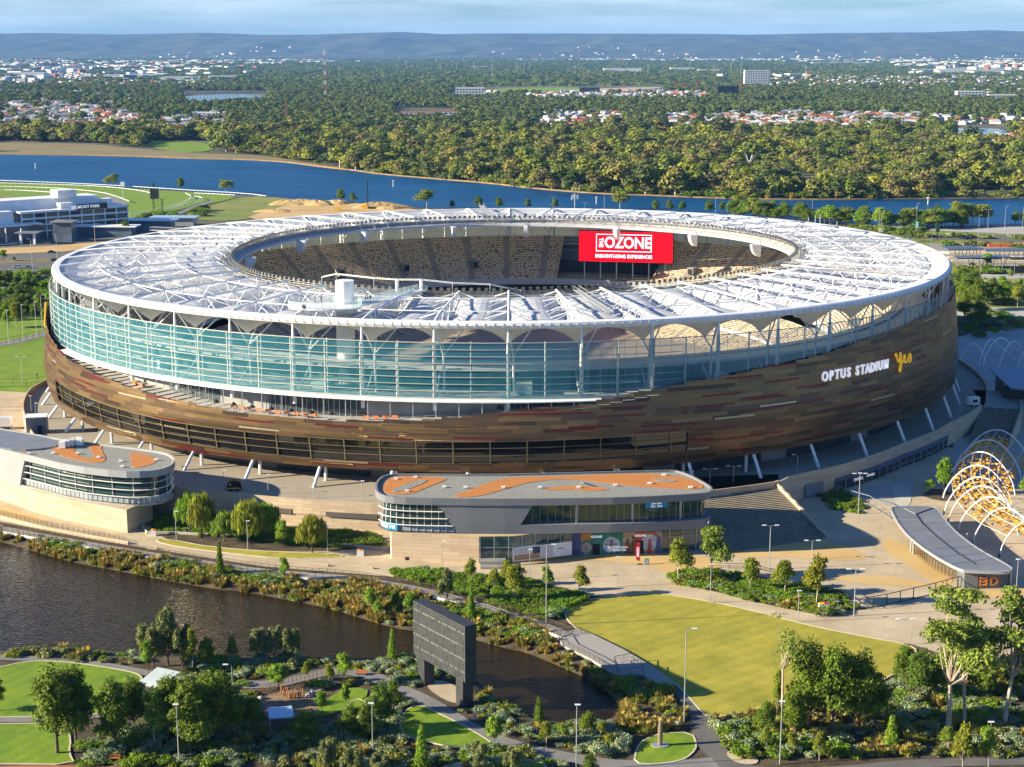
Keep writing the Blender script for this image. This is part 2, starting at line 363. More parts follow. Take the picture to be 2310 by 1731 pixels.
# ---- inside levels seen through the glass
b = MB()
for z, o0, o1 in ((26.9, .9, -16), (33.2, -6.2, -16), (20, -3, -25)):
    for i in range(96):
        t0, t1 = 2*math.pi*i/96, 2*math.pi*(i+1)/96
        b.face([sp(t0, o0, z), sp(t1, o0, z), sp(t1, o1, z), sp(t0, o1, z)]); b.face([sp(t0, o0, z-.6), sp(t1, o0, z-.6), sp(t1, o0, z), sp(t0, o0, z)])
b.build('floor_slab', mat('white_slab', (.55, .56, .55), .6, 0, .08), stad)
b = MB()
for i in range(96):
    t0, t1 = 2*math.pi*i/96, 2*math.pi*(i+1)/96
    zt = lambda t: 34.6+1.4*math.sin(t)
    b.face([sp(t0, -16, 20), sp(t1, -16, 20), sp(t1, -12, zt(t1)), sp(t0, -12, zt(t0))])
b.build('stand_back_wall', mat('blue_grey_concrete', (.13, .17, .19), .8, 0, .25, .1), stad)
M_pg = mat('pale_green_steel', (.5, .6, .56), .5, 0, .1)
for i in range(NS):
    t = R_(-180+7.5*i)
    b = MB(); b.bar(sp(t, -2.5, 27), sp(t, -9, 33), .25, n=6); b.build('raking_strut', M_pg, stad)
    if i % 3 == 0: b = MB(); b.box(sp(t+.03, -7, 28.4), (5, 4, 2.6), t); b.build('concourse_kiosk', M_pg, stad)
    if i % 4 == 1: b = MB(); b.prism([sp(t, -4, 0)[:2], sp(t+.12, -4, 0)[:2], sp(t+.12, -8, 0)[:2], sp(t, -8, 0)[:2]], 29.3, 29.6); b.build('concourse_awning', M_pg, stad)
# ---- seating bowl
def seat_mat():
    m = mat('stadium_seats', (.3, .25, .17), .75, 0, 0); t, n, l, b = nodes_of(m)
    uv = n.new('ShaderNodeTexCoord'); sx = n.new('ShaderNodeSeparateXYZ'); l.new(uv.outputs['UV'], sx.inputs[0])
    cu = mk_math(n, l, 'FLOOR', sx.outputs[0]); cv = mk_math(n, l, 'FLOOR', sx.outputs[1])
    cb = n.new('ShaderNodeCombineXYZ'); l.new(cu, cb.inputs[0]); l.new(cv, cb.inputs[1])
    wn = n.new('ShaderNodeTexWhiteNoise'); wn.noise_dimensions = '2D'; l.new(cb.outputs[0], wn.inputs[0])
    # lower rows mix more brown and cream
    mixv = mk_math(n, l, 'MULTIPLY', mk_math(n, l, 'SUBTRACT', 34.0, sx.outputs[1]), .02)
    r = n.new('ShaderNodeValToRGB'); r.color_ramp.interpolation = 'CONSTANT'; e = r.color_ramp.elements
    e[0].position = 0; e[0].color = (.72, .58, .38, 1); e[1].position = .74; e[1].color = (.2, .155, .12, 1); x = e.new(.95); x.color = (.8, .72, .6, 1)
    l.new(mk_math(n, l, 'ADD', mk_math(n, l, 'MULTIPLY', wn.outputs[0], .6), mk_math(n, l, 'MULTIPLY', mk_math(n, l, 'MULTIPLY', wn.outputs[0], 1.0), mixv)), r.inputs[0])
    fu = mk_math(n, l, 'FRACT', sx.outputs[0]); fv = mk_math(n, l, 'FRACT', sx.outputs[1])
    g = mk_math(n, l, 'MULTIPLY', mk_math(n, l, 'GREATER_THAN', fu, .22), mk_math(n, l, 'GREATER_THAN', fv, .35))
    mx = n.new('ShaderNodeMix'); mx.data_type = 'RGBA'; l.new(g, mx.inputs[0]); mx.inputs[6].default_value = (.10, .085, .07, 1); l.new(r.outputs[0], mx.inputs[7]); l.new(mx.outputs[2], b.inputs['Base Color'])
    return m
M_seat = seat_mat()
def inr(a, lo, hi): return lo < (a % 360) < hi
SC0, SC1 = 59.5, 80.5      # gap in the upper tier behind the screen
def tier(name, o0, z0, o1, z1, gap=None, per=7.5, tilt=True):
    """stepped terraces from the back (o0, z0) down to the front (o1, z1)"""
    rows = int(abs(o0-o1)/.9); b = MB(); n = 288
    for i in range(n):
        a0, a1 = 360*i/n, 360*(i+1)/n
        if gap and gap[0] < (a0+a1)/2 < gap[1]: continue
        t0, t1 = R_(a0), R_(a1); ph = ((a0+a1)/2) % per
        ais = ph < 1.2 and per
        q = 140*(t1-t0)/.55
        for k in range(0, rows, 2):
            f0, f1 = k/rows, min(1, (k+2)/rows); oa, ob = o0+(o1-o0)*f0, o0+(o1-o0)*f1
            dz = 1.5*math.sin(t0) if tilt else 0; za, zb = z0+dz+(z1-z0)*f0, z0+dz+(z1-z0)*f1
            dz1 = 1.5*math.sin(t1) if tilt else 0; zc, zd = z0+dz1+(z1-z0)*f1, z0+dz1+(z1-z0)*f0
            b.face([sp(t0, oa, za), sp(t1, oa, zd), sp(t1, ob, zc), sp(t0, ob, zb)][::-1], 0 if not ais else 1, [(i*q, rows-k), (i*q+q, rows-k), (i*q+q, rows-k-2), (i*q, rows-k-2)][::-1])
    return b.build(name, [M_seat, mat('aisle_concrete', (.22, .20, .17), .85, 0, .1)], stad)
tier('upper_seating', -12, 34.6, -34, 20.2, gap=(SC0, SC1))
tier('middle_seating', -34, 16.0, -46, 10.5, tilt=False)
tier('lower_seating', -46, 9.2, -66, 1.6, tilt=False)
b = MB()
for z0, z1, o in ((18.0, 20.4, -34.1), (9.5, 10.8, -46.1)):
    for i in range(120):
        t0, t1 = 2*math.pi*i/120, 2*math.pi*(i+1)/120; e0, e1 = (1.5*math.sin(t0), 1.5*math.sin(t1)) if z0 > 15 else (0, 0)
        b.face([sp(t1, o, z0+e1), sp(t0, o, z0+e0), sp(t0, o, z1+e0), sp(t1, o, z1+e1)])
        b.face([sp(t1, o, z0+e1), sp(t0, o, z0+e0), sp(t0, o+16, z0+e0), sp(t1, o+16, z0+e1)])
b.build('tier_fascia', mat('fascia_grey', (.40, .41, .41), .5, 0, .05), stad)
for a in range(0, 360, 15):     # stair mouths in the upper stand
    if SC0-3 < a < SC1+3: continue
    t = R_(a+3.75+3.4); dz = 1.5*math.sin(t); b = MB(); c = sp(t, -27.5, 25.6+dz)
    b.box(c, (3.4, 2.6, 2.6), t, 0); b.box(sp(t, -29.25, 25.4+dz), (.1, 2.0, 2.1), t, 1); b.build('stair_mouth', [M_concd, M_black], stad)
# dark plant deck behind the screen
b = MB()
ts = [R_(SC0+(SC1-SC0)*i/12) for i in range(13)]
for t0, t1 in zip(ts, ts[1:]):
    b.face([sp(t1, -16, 20), sp(t0, -16, 20), sp(t0, -16, 27), sp(t1, -16, 27)]); b.face([sp(t0, -16, 22), sp(t1, -16, 22), sp(t1, -34, 22), sp(t0, -34, 22)], 1)
for t in (ts[0], ts[-1]): b.face([sp(t, -12, 20), sp(t, -34, 20), sp(t, -34, 22), sp(t, -12, 36.2)], 1)
b.build('screen_deck', [M_dark, M_concd], stad)
b = MB()
for k in range(9): b.bar(sp(ts[k+2], -17, 27), sp(ts[k+2], -17, 44), .18)
for z in (31, 35, 39): b.line([sp(t, -17, z) for t in ts], .12)
b.build('screen_support', M_steel, stad)
# playing field and boundary boards
b = MB(); b.face([sp(2*math.pi*i/64, -74, 1.2) for i in range(64)])
b.build('playing_field', mat('field_grass', (.06, .16, .03), .9, 0, .15, .05), stad)
b = MB()
for i in range(96):
    t0, t1 = 2*math.pi*i/96, 2*math.pi*(i+1)/96
    b.face([sp(t1, -70, 1.3), sp(t0, -70, 1.3), sp(t0, -70, 2.4), sp(t1, -70, 2.4)], i % 3 > 0)
    b.face([sp(t0, -70, 1.25), sp(t1, -70, 1.25), sp(t1, -60, 1.25), sp(t0, -60, 1.25)], 2)
b.build('boundary_boards', [mat('board_red', (.6, .05, .06), .5, 0, .05), mat('board_white', (.6, .6, .6), .5, 0, .05), M_concd], stad)
# ---- roof
ZR = 46.0
b = MB()
NR = 192
for i in range(NR):
    t0, t1 = 2*math.pi*i/NR, 2*math.pi*(i+1)/NR
    pr = [(0, ZR), (.55, ZR-.25), (.75, ZR-.9), (.45, ZR-1.7), (-.3, ZR-1.8)]
    for (oa, za), (ob, zb) in zip(pr, pr[1:]): b.face([sp(t0, ob, zb), sp(t1, ob, zb), sp(t1, oa, za), sp(t0, oa, za)])
    b.face([sp(t0, 0, ZR), sp(t1, 0, ZR), sp(t1, -1.6, ZR-.1), sp(t0, -1.6, ZR-.1)])
b.build('roof_edge_beam', M_white, stad, smooth=True)
b = MB()
for i in range(0, 384):
    t = 2*math.pi*(i+.5)/384; b.bar(sp(t, .7, ZR-.4), sp(t, .7, ZR-1.4), .09, cap=False)
b.build('edge_bracket', mat('bracket_grey', (.55, .55, .52), .5, 0, .05), stad)  # brackets in one even grey, darker than the white edge beam
def fz(s, q):
    """membrane height: s across a bay, q from the edge beam (0) to the inner ring (1)"""
    base = ZR-.2-4.0*math.sin(math.pi*min(1, q*1.03))**1.1*(1 if q < 1 else 0)
    hump = 3.3*(math.sin(math.pi*s)**.8)*(math.sin(math.pi*min(1, max(0, (q-.13)/.87)*1.02))**.8)
    crease = 1-.22*math.exp(-((q-.52)/.05)**2)-.18*math.exp(-((q-.2)/.04)**2)
    return base+hump*crease
def rq(t, q, z): r = RO(t)-1.2+(RI(t)+2.0-RO(t)+1.2)*q; return Vector((CS.x+r*math.cos(t), CS.y+r*math.sin(t), z))
M_cream = mat('cream_membrane', (.93, .90, .81), .6, 0, .05, .2); _n = M_cream.node_tree; _t = _n.nodes.new('ShaderNodeBsdfTranslucent'); _t.inputs[0].default_value = (.85, .83, .75, 1); _m = _n.nodes.new('ShaderNodeMixShader'); _m.inputs[0].default_value = .5
_n.links.new(_n.nodes['Principled BSDF'].outputs[0], _m.inputs[1]); _n.links.new(_t.outputs[0], _m.inputs[2]); _n.links.new(_m.outputs[0], _n.nodes['Material Output'].inputs[0])
for k in range(NS):
    T0 = R_(-180+7.5*k); dT = R_(7.5); b = MB(); ns, nq = 10, 18
    for i in range(ns):
        for j in range(nq):
            q0, q1, s0, s1 = j/nq, (j+1)/nq, i/ns, (i+1)/ns
            b.face([rq(T0+dT*s0, q0, fz(s0, q0)), rq(T0+dT*s1, q0, fz(s1, q0)), rq(T0+dT*s1, q1, fz(s1, q1)), rq(T0+dT*s0, q1, fz(s0, q1))][::-1])
    b.build('roof_membrane', M_fabric, stad, smooth=False)
    # underside skirt: scalloped, lowest at the trusses
    b = MB(); ns = 12
    def sk(s, q): d = abs(s-.5)*2; zin = 42.6-3.4*d**2.4; return ZR-1.5+(zin-ZR+1.5)*(q**.85)
    def skp(s, q): d = abs(s-.5)*2; return sp(T0+dT*s, -.3-(6.5+2.5*(1-d))*q, sk(s, q))
    for i in range(ns):
        for j in range(4): b.face([skp(i/ns, (j+1)/4), skp((i+1)/ns, (j+1)/4), skp((i+1)/ns, j/4), skp(i/ns, j/4)])
    b.build('membrane_skirt', M_cream, stad, smooth=True)
    # truss
    t = T0; b = MB(); qs = [0, .12, .24, .36, .48, .6, .72, .84, .96, 1.0]
    top = [rq(t, q, ZR-.1+min(1, q*6)*(.7+.9*q)) for q in qs]
    lo = [rq(t, q, fz(0, q)+.25) for q in qs]
    b.line(top, .3, n=5); b.line(lo, .18)
    for j in range(1, 9):
        if j % 2: b.bar(lo[j-1], top[j], .13); b.bar(top[j], lo[j+1], .13)
        if j % 2 == 0: b.bar(top[j], lo[j], .1)
        if j in (2, 4, 6, 8):
            for sg in (-.36, .36):
                for dq in (-.07, .07):
                    q = qs[j]+dq; b.bar(top[j], rq(t+dT*sg, q, fz(abs(sg), q)+.05), .1, cap=False)
    b.build('roof_truss', M_white, stad)
    # post with its branching struts
    b = MB(); b.bar(sp(t, 0, 24), sp(t, 0, 38.5), .5, .5, n=8); b.bar(sp(t, 0, 38.5), sp(t, 0, 44.6), .5, .2, n=8); b.build('roof_post', M_white, stad)
    b = MB(); nd = sp(t+R_(.55), -5.5, 36.5)
    b.bar(sp(t+R_(.6), -6, 24), nd, .3, n=6); b.bar(nd, sp(t, -.6, 44.6), .2, n=6); b.bar(nd, sp(t, -11, 41.5), .2, n=6)
    b.bar(nd, sp(t+R_(2.6), -9.6, 42.6), .2, n=6); b.bar(sp(t+R_(3.75), 0, 27), sp(t+R_(3.75), 0, 41), .2, n=6)
    b.build('branching_strut', M_white, stad)
b = MB()
for q in (.24, .72): b.line([rq(2*math.pi*i/96, q, ZR-.1+min(1, q*6)*(.7+.9*q)) for i in range(97)], .16)
b.build('ring_tie', M_white, stad)
# inner ring: fascia, catwalk, handrails, floodlights
def si(t, off, z): r = RI(t)+off; return Vector((CS.x+r*math.cos(t), CS.y+r*math.sin(t), z))
cat = None
b = MB()
for i in range(NR):
    t0, t1 = 2*math.pi*i/NR, 2*math.pi*(i+1)/NR
    b.face([si(t0, -3.2, 44.6), si(t1, -3.2, 44.6), si(t1, 1.2, 45.4), si(t0, 1.2, 45.4)][::-1])
    b.face([si(t1, -3.2, 43.9), si(t0, -3.2, 43.9), si(t0, -3.2, 44.6), si(t1, -3.2, 44.6)])
b.build('inner_edge', M_fabric, stad, smooth=True)
b = MB()
for i in range(NR):
    t0, t1 = 2*math.pi*i/NR, 2*math.pi*(i+1)/NR
    for o0, o1, z in ((-.6, 1.4, 46.0),): b.face([si(t0, o0, z), si(t0, o1, z), si(t1, o1, z), si(t1, o0, z)])
    for o in (-.6, 1.4): b.face([si(t0, o, 45.2), si(t1, o, 45.2), si(t1, o, 46.05), si(t0, o, 46.05)])
cat = b.build('catwalk', mat('catwalk_grating', (.30, .29, .27), .6, .3, .2, .8), stad)
b = MB()
for o in (-.6, 1.4):
    for z in (46.6, 47.15): b.line([si(2*math.pi*i/NR, o, z) for i in range(NR+1)], .05)
    for i in range(288): t = 2*math.pi*i/288; b.bar(si(t, o, 46), si(t, o, 47.15), .05, cap=False)
for i in range(96):
    t = 2*math.pi*i/96; b.bar(si(t, -.6, 46), si(t, -2.6, 44.8), .09, cap=False); b.bar(si(t, 1.4, 46), si(t, 2.8, 44.4), .09, cap=False)
b.build('handrail', mat('worn_steel', (.45, .44, .40), .5, .4, .2, .8), cat)
def lamp_head(b, t, z=47.4):
    c = si(t, -1.5, z); b.box(c, (.5, .85, .7), t); b.bar(si(t, -1.1, 46), c, .06); b.box(si(t, -1.9, z+.35), (.9, .85, .1), t)
M_flood = mat('floodlight_metal', (.16, .155, .14), .45, .5, .3, .7)
lamps = [R_(-180+1.2*i) for i in range(300)]
near = sorted(lamps, key=lambda t: (math.sin(t) > -.2, abs(abs(t)-1.57)))
order = sorted(range(300), key=lambda i: math.sin(lamps[i]))
for i in order[:99]: b = MB(); lamp_head(b, lamps[i]); b.build('floodlight', M_flood, cat)
b = MB()
for i in order[99:]: lamp_head(b, lamps[i])
b.build('floodlights', M_flood, cat, kind='stuff')
# radial maintenance walkways with railings
for d in (-83+3.75, -147+3.4, -30, 160, 8, 95):
    b = MB(); t = R_(d); tn = Vector((-math.sin(t), math.cos(t), 0))
    A = [rq(t, q, ZR+1.4) for q in np.linspace(.03, .98, 12)]
    for s_ in (-.8, .8):
        b.line([p+tn*s_ for p in A], .08); b.line([p+tn*s_+Vector((0, 0, 1.1)) for p in A], .05)
        for q in np.linspace(.03, .98, 26): p = rq(t, q, ZR+1.4)+tn*s_; b.bar(p, p+Vector((0, 0, 1.1)), .04, cap=False)
    for p, q in zip(A, A[1:]): b.face([p-tn*.8, q-tn*.8, q+tn*.8, p+tn*.8])
    b.build('roof_walkway', mat('walkway_metal', (.50, .50, .47), .5, .3, .1), stad)
# lift tower, viewing deck and bridge
tl = R_(-109.6); Lc = sp(tl, -15, 0)
b = MB(); n = 28
P = [(Lc.x+2.35*math.cos(2*math.pi*i/n), Lc.y+2.35*math.sin(2*math.pi*i/n)) for i in range(n)]
b.prism(P, 20, 53.0); b.build('lift_tower', M_white, stad, smooth=False)
b = MB()
dk = [(Lc.x-4.5+9.2*math.cos(2*math.pi*i/36), Lc.y-4.5+5.4*math.sin(2*math.pi*i/36)) for i in range(36)]
b.prism(dk, 46.9, 47.2, bottom=True)
br = [(Lc.x+2.5, Lc.y-7), (Lc.x+19.5, Lc.y+22), (Lc.x+17, Lc.y+23), (Lc.x+1, Lc.y-2)]
b.prism(br, 46.9, 47.25, bottom=True)
b2 = [(Lc.x-3, Lc.y-2), (Lc.x-3, Lc.y+4), (Lc.x+5, Lc.y+7), (Lc.x+16, Lc.y+8), (Lc.x+17, Lc.y+6), (Lc.x+6, Lc.y+5)]
b.prism(b2, 46.85, 47.15, bottom=True)
b.build('viewing_deck', M_white, stad)
M_rail_glass = glass_mat('clear_balustrade', (.55, .72, .68), .35)
b = MB()
def ribbon(pts, z0, z1, closed=False):
    for i in range(len(pts)-(0 if closed else 1)): p, q = pts[i], pts[(i+1) % len(pts)]; b.face([(p[0], p[1], z0), (q[0], q[1], z0), (q[0], q[1], z1), (p[0], p[1], z1)])
ribbon(dk, 47.2, 48.7, True); ribbon([br[0], br[1]], 47.2, 48.5); ribbon([br[2], br[3]], 47.2, 48.5)
ribbon(b2[1:4], 47.2, 48.5); b.build('deck_balustrade', M_rail_glass, stad)
b = MB(); b.line([(p[0], p[1], 48.7) for p in dk+dk[:1]], .04)
for p in dk: b.bar((p[0], p[1], 47.2), (p[0], p[1], 48.7), .03)
for a, c in ((br[0], br[1]), (br[2], br[3])):
    for f in np.linspace(0, 1, 16): x, y = a[0]+(c[0]-a[0])*f, a[1]+(c[1]-a[1])*f; b.bar((x, y, 47.2), (x, y, 48.5), .04)
    b.bar((a[0], a[1], 48.5), (c[0], c[1], 48.5), .05)
b.build('deck_handrail', M_white, stad)
b = MB()   # raised bridge frame along the inner edge
Q = [si(R_(d), -1.5, 48.9) for d in (-122, -119, -112, -108, -104, -99, -93, -88)]
Zs = [0, 1.2, .8, .7, .9, .2, -.2, -2.0]
Q = [q+Vector((0, 0, z)) for q, z in zip(Q, Zs)]
b.line(Q, .1); b.line([q+Vector((0, 1.8, 0)) for q in Q], .09)
for q in Q: b.bar(q, q+Vector((0, 1.8, 0)), .1); b.bar(q, (q.x, q.y, 46), .12)
for q in Q[3:5]: b.bar(q, (q.x, q.y, 42), .5, n=8)
b.build('catwalk_gantry', M_white, stad)
b = MB()
for d in (-1, 2, 4.5): b.bar(si(R_(d), 3+d, 45), si(R_(d), 3+d, 57), .1)
b.build('mast', M_white, stad)
# ---- hanging speaker pods
pods = [(-178, 'left end'), (150, 0), (128, 0), (104, 0), (86, 0), (63, 0), (42, 0), (20, 0)]
lab = ['leftmost white fan-shaped loudspeaker pod hanging at the left tip of the roof opening', 'second white fan-shaped loudspeaker pod from the left, under the inner roof edge', 'third white fan-shaped loudspeaker pod from the left, edge on above the far seats', 'white loudspeaker pod seen end on above the middle of the far stand', 'white loudspeaker pod seen end on just left of the red screen', 'white loudspeaker pod hanging in front of the red screen', 'white fan-shaped loudspeaker pod just right of the red screen', 'rightmost white fan-shaped loudspeaker pod at the right tip of the roof opening']
for (d, _), lb in zip(pods, lab):
    t = R_(d); b = MB(); r = Vector((math.cos(t), math.sin(t), 0)); tn = Vector((-r.y, r.x, 0)); c = si(t, -3.4, 44.2); arc = []
    for k in range(9): a = math.pi/2*k/8; arc.append(c - r*3.6*math.sin(a) - Vector((0, 0, 4.4*math.cos(a))))
    poly = [c]+arc
    b.face([p-tn*.7 for p in poly]); b.face([p+tn*.7 for p in poly[::-1]])
    for p, q in zip(poly, poly[1:]+poly[:1]): b.face([p+tn*.7, q+tn*.7, q-tn*.7, p-tn*.7])
    e = thing('loudspeaker_pod', lb, 'loudspeaker', (0, 0, 0), group='loudspeaker pods round the roof opening')
    b.build('cabinet', M_white, e); b = MB(); b.bar(c, c+Vector((0, 0, 1.2)), .15); b.build('bracket', M_steel, e)
# ---- red video screen
M_red = mat('screen_red', (.9, .0, .006), .4, 0, 0, emit=.85); M_scw = mat('screen_white', (.93, .80, .90), .4, 0, 0, emit=.75)
A = Vector((26.2, 610.5, 0)); B = Vector((61.8, 603.5, 0)); xd = (B-A).normalized(); W = (B-A).length
zb, zt = 29.0, 40.6; nrm = xd.cross(Vector((0, 0, 1)))
scr = thing('video_screen', 'wide red video screen reading THE OZONE above the far seats', 'screen')
def spn(u, v, e=0): return A+xd*u+Vector((0, 0, zb+v))+nrm*e
b = MB()
def scb(b, u0, v0, u1, v1, e0, e1, mi=0):
    q = [[spn(u, v, e) for u, v in ((u0, v0), (u1, v0), (u1, v1), (u0, v1))] for e in (e0, e1)]
    b.face(q[1], mi); b.face(q[0][::-1], mi)
    for i in range(4): j = (i+1) % 4; b.face([q[0][i], q[0][j], q[1][j], q[1][i]], mi)
H_ = zt-zb
scb(b, -.4, -.4, W+.4, H_+.4, -1.6, -.05); b.build('screen_frame', M_dark, scr)
b = MB(); scb(b, 0, 0, W, H_, -.04, .05); b.build('display_panel', M_red, scr)
b = MB(); f0, f1, g0, g1 = 6.6, 28.2, 3.9, 10.7
for q in ((f0, g0, f1, g0+.28), (f0, g1-.28, f1, g1), (f0, g0, f0+.28, g1), (f1-.28, g0, f1, g1)): scb(b, *q, .051, .09)
b.build('caption_border', M_scw, scr)
def stext(body, u, v, size, sx=1.0, rot=0, bold=.0):
    M = frame(spn(u, v, .06), xd) @ Matrix.Rotation(rot, 4, 'Z') @ Matrix.Diagonal((sx, 1, 1, 1)); return text_obj('lettering', body, size, M_scw, scr, M, extrude=.02, bold=bold)
stext('OZONE', 18.9, 7.25, 5.9, .86, 0, .16); stext('THE', 8.5, 7.3, 2.2, .9, -math.pi/2, .07); stext('BREATHTAKING EXPERIENCES', 17.4, 2.05, 1.85, .88, 0, .05)
b = MB()
for k in range(6): p = spn(2+k*6.3, -.4, -.8); b.bar(p, (p.x, p.y, 20), .3)
b.build('leg', M_steel, scr)
# ---- name sign on the cladding
sg = thing('name_sign', 'white OPTUS STADIUM letters and yellow script Yes fixed to the dark cladding', 'sign')
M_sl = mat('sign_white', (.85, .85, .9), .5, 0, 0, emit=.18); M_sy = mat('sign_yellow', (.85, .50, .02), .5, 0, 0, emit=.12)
txt = 'OPTUS STADIUM'; D0, D1 = -55.6, -44.3; wd = {'I': .62, ' ': .6, 'M': 1.4, 'O': 1.12, 'U': 1.08}
tot = sum(wd.get(c, 1) for c in txt); acc = 0
for c in txt:
    f = (acc+wd.get(c, 1)/2)/tot; acc += wd.get(c, 1)
    if c == ' ': continue
    d = D0+(D1-D0)*f; t = R_(d); z = 28.2
    M = frame(so(t, z, .45), (-math.sin(t), math.cos(t), 0)); text_obj('letter', c, 3.5, M_sl, sg, M @ Matrix.Diagonal((.8, 1, 1, 1)), extrude=.22, bold=.09)
b = MB()
def syes(x, y): d = -43.0+(x/10)*3.9; t = R_(d); return so(t, 27.2+y, .6)
Y = [(0, 3.2), (.3, 4.6), (.7, 3), (1, 1.2), (1.6, 1), (2.2, 2.8), (2.7, 4.8), (2.5, 1), (2.1, -2), (1.4, -2.4), (1.5, -1), (3, .8), (4.4, 1.4), (5, 2.6), (4.4, 3), (4, 1.6), (4.4, .2), (5.6, .3), (6.8, 1.6), (7.6, 3.2), (7.9, 1.6), (7.6, .2), (6.9, -.1)]
Yp = smooth_poly(Y, 2, False); b.line([syes(x*1.1, y*.75) for x, y in Yp], .3, n=6); b.build('script_lettering', M_sy, sg)
sg2 = thing('side_sign', 'orange yellow sign letter edge on at the far left of the cladding', 'sign')
b = MB(); t = R_(-168)
for z in np.arange(26, 33.5, 1.1): b.bar(so(t, z, .6), so(t, z+1.2, .9), .42, n=6)
b.build('sign_letter', mat('sign_orange', (.85, .45, .02), .5, 0, .05), sg2)
# ================================================================== GROUND, WATER, HILLS
def vnoise(x, y, seed=0):
    r = np.random.default_rng(seed); out = 0
    for k in range(7):
        a = r.uniform(0, 2*np.pi); f = 1.7**k; out = out+np.sin((x*np.cos(a)+y*np.sin(a))*f+r.uniform(0, 6.3)+1.3*np.sin((x*np.sin(a)-y*np.cos(a))*f*.7))/f**.8
    return out/2.6
def grid_mesh(X, Y, Z):
    ny, nx = X.shape; me_v = np.stack([X, Y, Z], -1).reshape(-1, 3); i = np.arange(ny*nx).reshape(ny, nx)
    F = np.stack([i[:-1, :-1], i[:-1, 1:], i[1:, 1:], i[1:, :-1]], -1).reshape(-1, 4)
    me = bpy.data.meshes.new('grid'); me.from_pydata(me_v.tolist(), [], F.tolist()); me.polygons.foreach_set('use_smooth', [True]*len(F)); me.update(); return me
M_soil = mat('mulch_and_soil', (.045, .032, .018), .95, 0, .3, .35, col2=(.10, .075, .04), bump=.5, bscale=3)
WL = -1.2
POND = [(-160, 1180), (0, 1222), (95, 1249), (163, 1269), (271, 1289), (380, 1311), (488, 1330), (550, 1335), (659, 1356), (754, 1375), (821, 1397), (889, 1417), (935, 1424), (1010, 1430), (1076, 1444), (1150, 1466), (1181, 1470), (1252, 1499), (1331, 1533), (1388, 1577), (1400, 1600), (1380, 1622), (1344, 1630), (1236, 1628), (1195, 1615), (1154, 1593), (1119, 1574), (1085, 1545), (1060, 1520), (1000, 1490), (935, 1482), (870, 1490), (808, 1484), (750, 1490), (686, 1478), (600, 1482), (480, 1482), (312, 1478), (298, 1471), (149, 1466), (0, 1468), (-160, 1478)]
pond = np.array(smooth_poly([G(x, y, WL) for x, y in POND], 1))
def sdist(px, py, poly):
    a = poly; b = np.roll(poly, -1, 0); d = np.full(px.shape, 1e9); ins = np.zeros(px.shape, bool)
    for (x0, y0), (x1, y1) in zip(a, b):
        ex, ey = x1-x0, y1-y0; t = np.clip(((px-x0)*ex+(py-y0)*ey)/(ex*ex+ey*ey+1e-9), 0, 1)
        d = np.minimum(d, np.hypot(px-x0-t*ex, py-y0-t*ey))
        c = ((y0 > py) != (y1 > py)); 
        with np.errstate(divide='ignore', invalid='ignore'): xi = (x1-x0)*(py-y0)/(y1-y0)+x0
        ins ^= c & (px < xi)
    return np.where(ins, -d, d)
gx = np.arange(-150, 151, 1.5); gy = np.arange(205, 361, 1.5); X, Y = np.meshgrid(gx, gy)
D = sdist(X, Y, pond)
Z = np.where(D < 0, WL-1.2*np.clip(-D/3, 0, 1), WL+(-WL)*np.clip(D/3.2, 0, 1)**.8)+.12*vnoise(X*.35, Y*.35, 3)*np.clip(D/2, 0, 1)*(D < 9)
edge = (X <= gx[0]) | (X >= gx[-1]) | (Y <= gy[0]) | (Y >= gy[-1]); Z[edge] = 0
Z = Z-.06
gm = grid_mesh(X, Y, Z); gm.materials.append(M_soil); struct(link('ground', gm))
def far_ground_mat():
    m = mat('suburban_ground', (.05, .06, .03), .95, 0, .1, .004, col2=(.12, .11, .07), detail=8); return m
M_farg = far_ground_mat()
b = MB(); y1 = gy[-1]; x0, x1 = gx[0], gx[-1]; y0 = gy[0]
for q in ((-30000, y1, 30000, 60000), (-30000, -400, x0, y1), (x1, -400, 30000, y1), (x0, -400, x1, y0)):
    b.face([(q[0], q[1], -.06), (q[2], q[1], -.06), (q[2], q[3], -.06), (q[0], q[3], -.06)])
struct(b.build('terrain', M_farg))
def water_mat(name, deep, rough, bs, strg, spec=.5):
    m = mat(name, deep, rough, 0, 0, spec=spec); t, n, l, b = nodes_of(m); tcn = n.new('ShaderNodeTexCoord'); mp = n.new('ShaderNodeMapping'); mp.inputs['Scale'].default_value = (bs, bs*2.2, bs); mp.inputs['Rotation'].default_value = (0, 0, -.35)
    z = n.new('ShaderNodeTexNoise'); z.inputs['Scale'].default_value = 1; z.inputs['Detail'].default_value = 3; z.inputs['Distortion'].default_value = .6; l.new(tcn.outputs['Object'], mp.inputs[0]); l.new(mp.outputs[0], z.inputs[0])
    bp = n.new('ShaderNodeBump'); bp.inputs['Strength'].default_value = strg; bp.inputs['Distance'].default_value = .2; l.new(z.outputs[0], bp.inputs['Height']); l.new(bp.outputs[0], b.inputs['Normal']); return m
b = MB(); b.face([(x, y, WL) for x, y in (pond if np.sum(pond[:, 0]*np.roll(pond[:, 1], -1)-pond[:, 1]*np.roll(pond[:, 0], -1)) > 0 else pond[::-1])])
_pw = water_mat('pond_water', (.018, .011, .003), .05, .8, 1.0, .22); _pw.node_tree.nodes['Principled BSDF'].inputs['Specular Tint'].default_value = (1, .80, .55, 1); struct(b.build('pond_water', _pw))
RFAR = [(-60, 347), (0, 348), (136, 349), (249, 351.5), (339, 354), (429, 358), (500, 359), (560, 361), (651, 366.6), (723, 377), (800, 385), (858, 394), (1003, 406), (1112, 415), (1220, 428), (1365, 439), (1473, 442), (1655, 450), (1872, 452), (2089, 450), (2380, 448)]
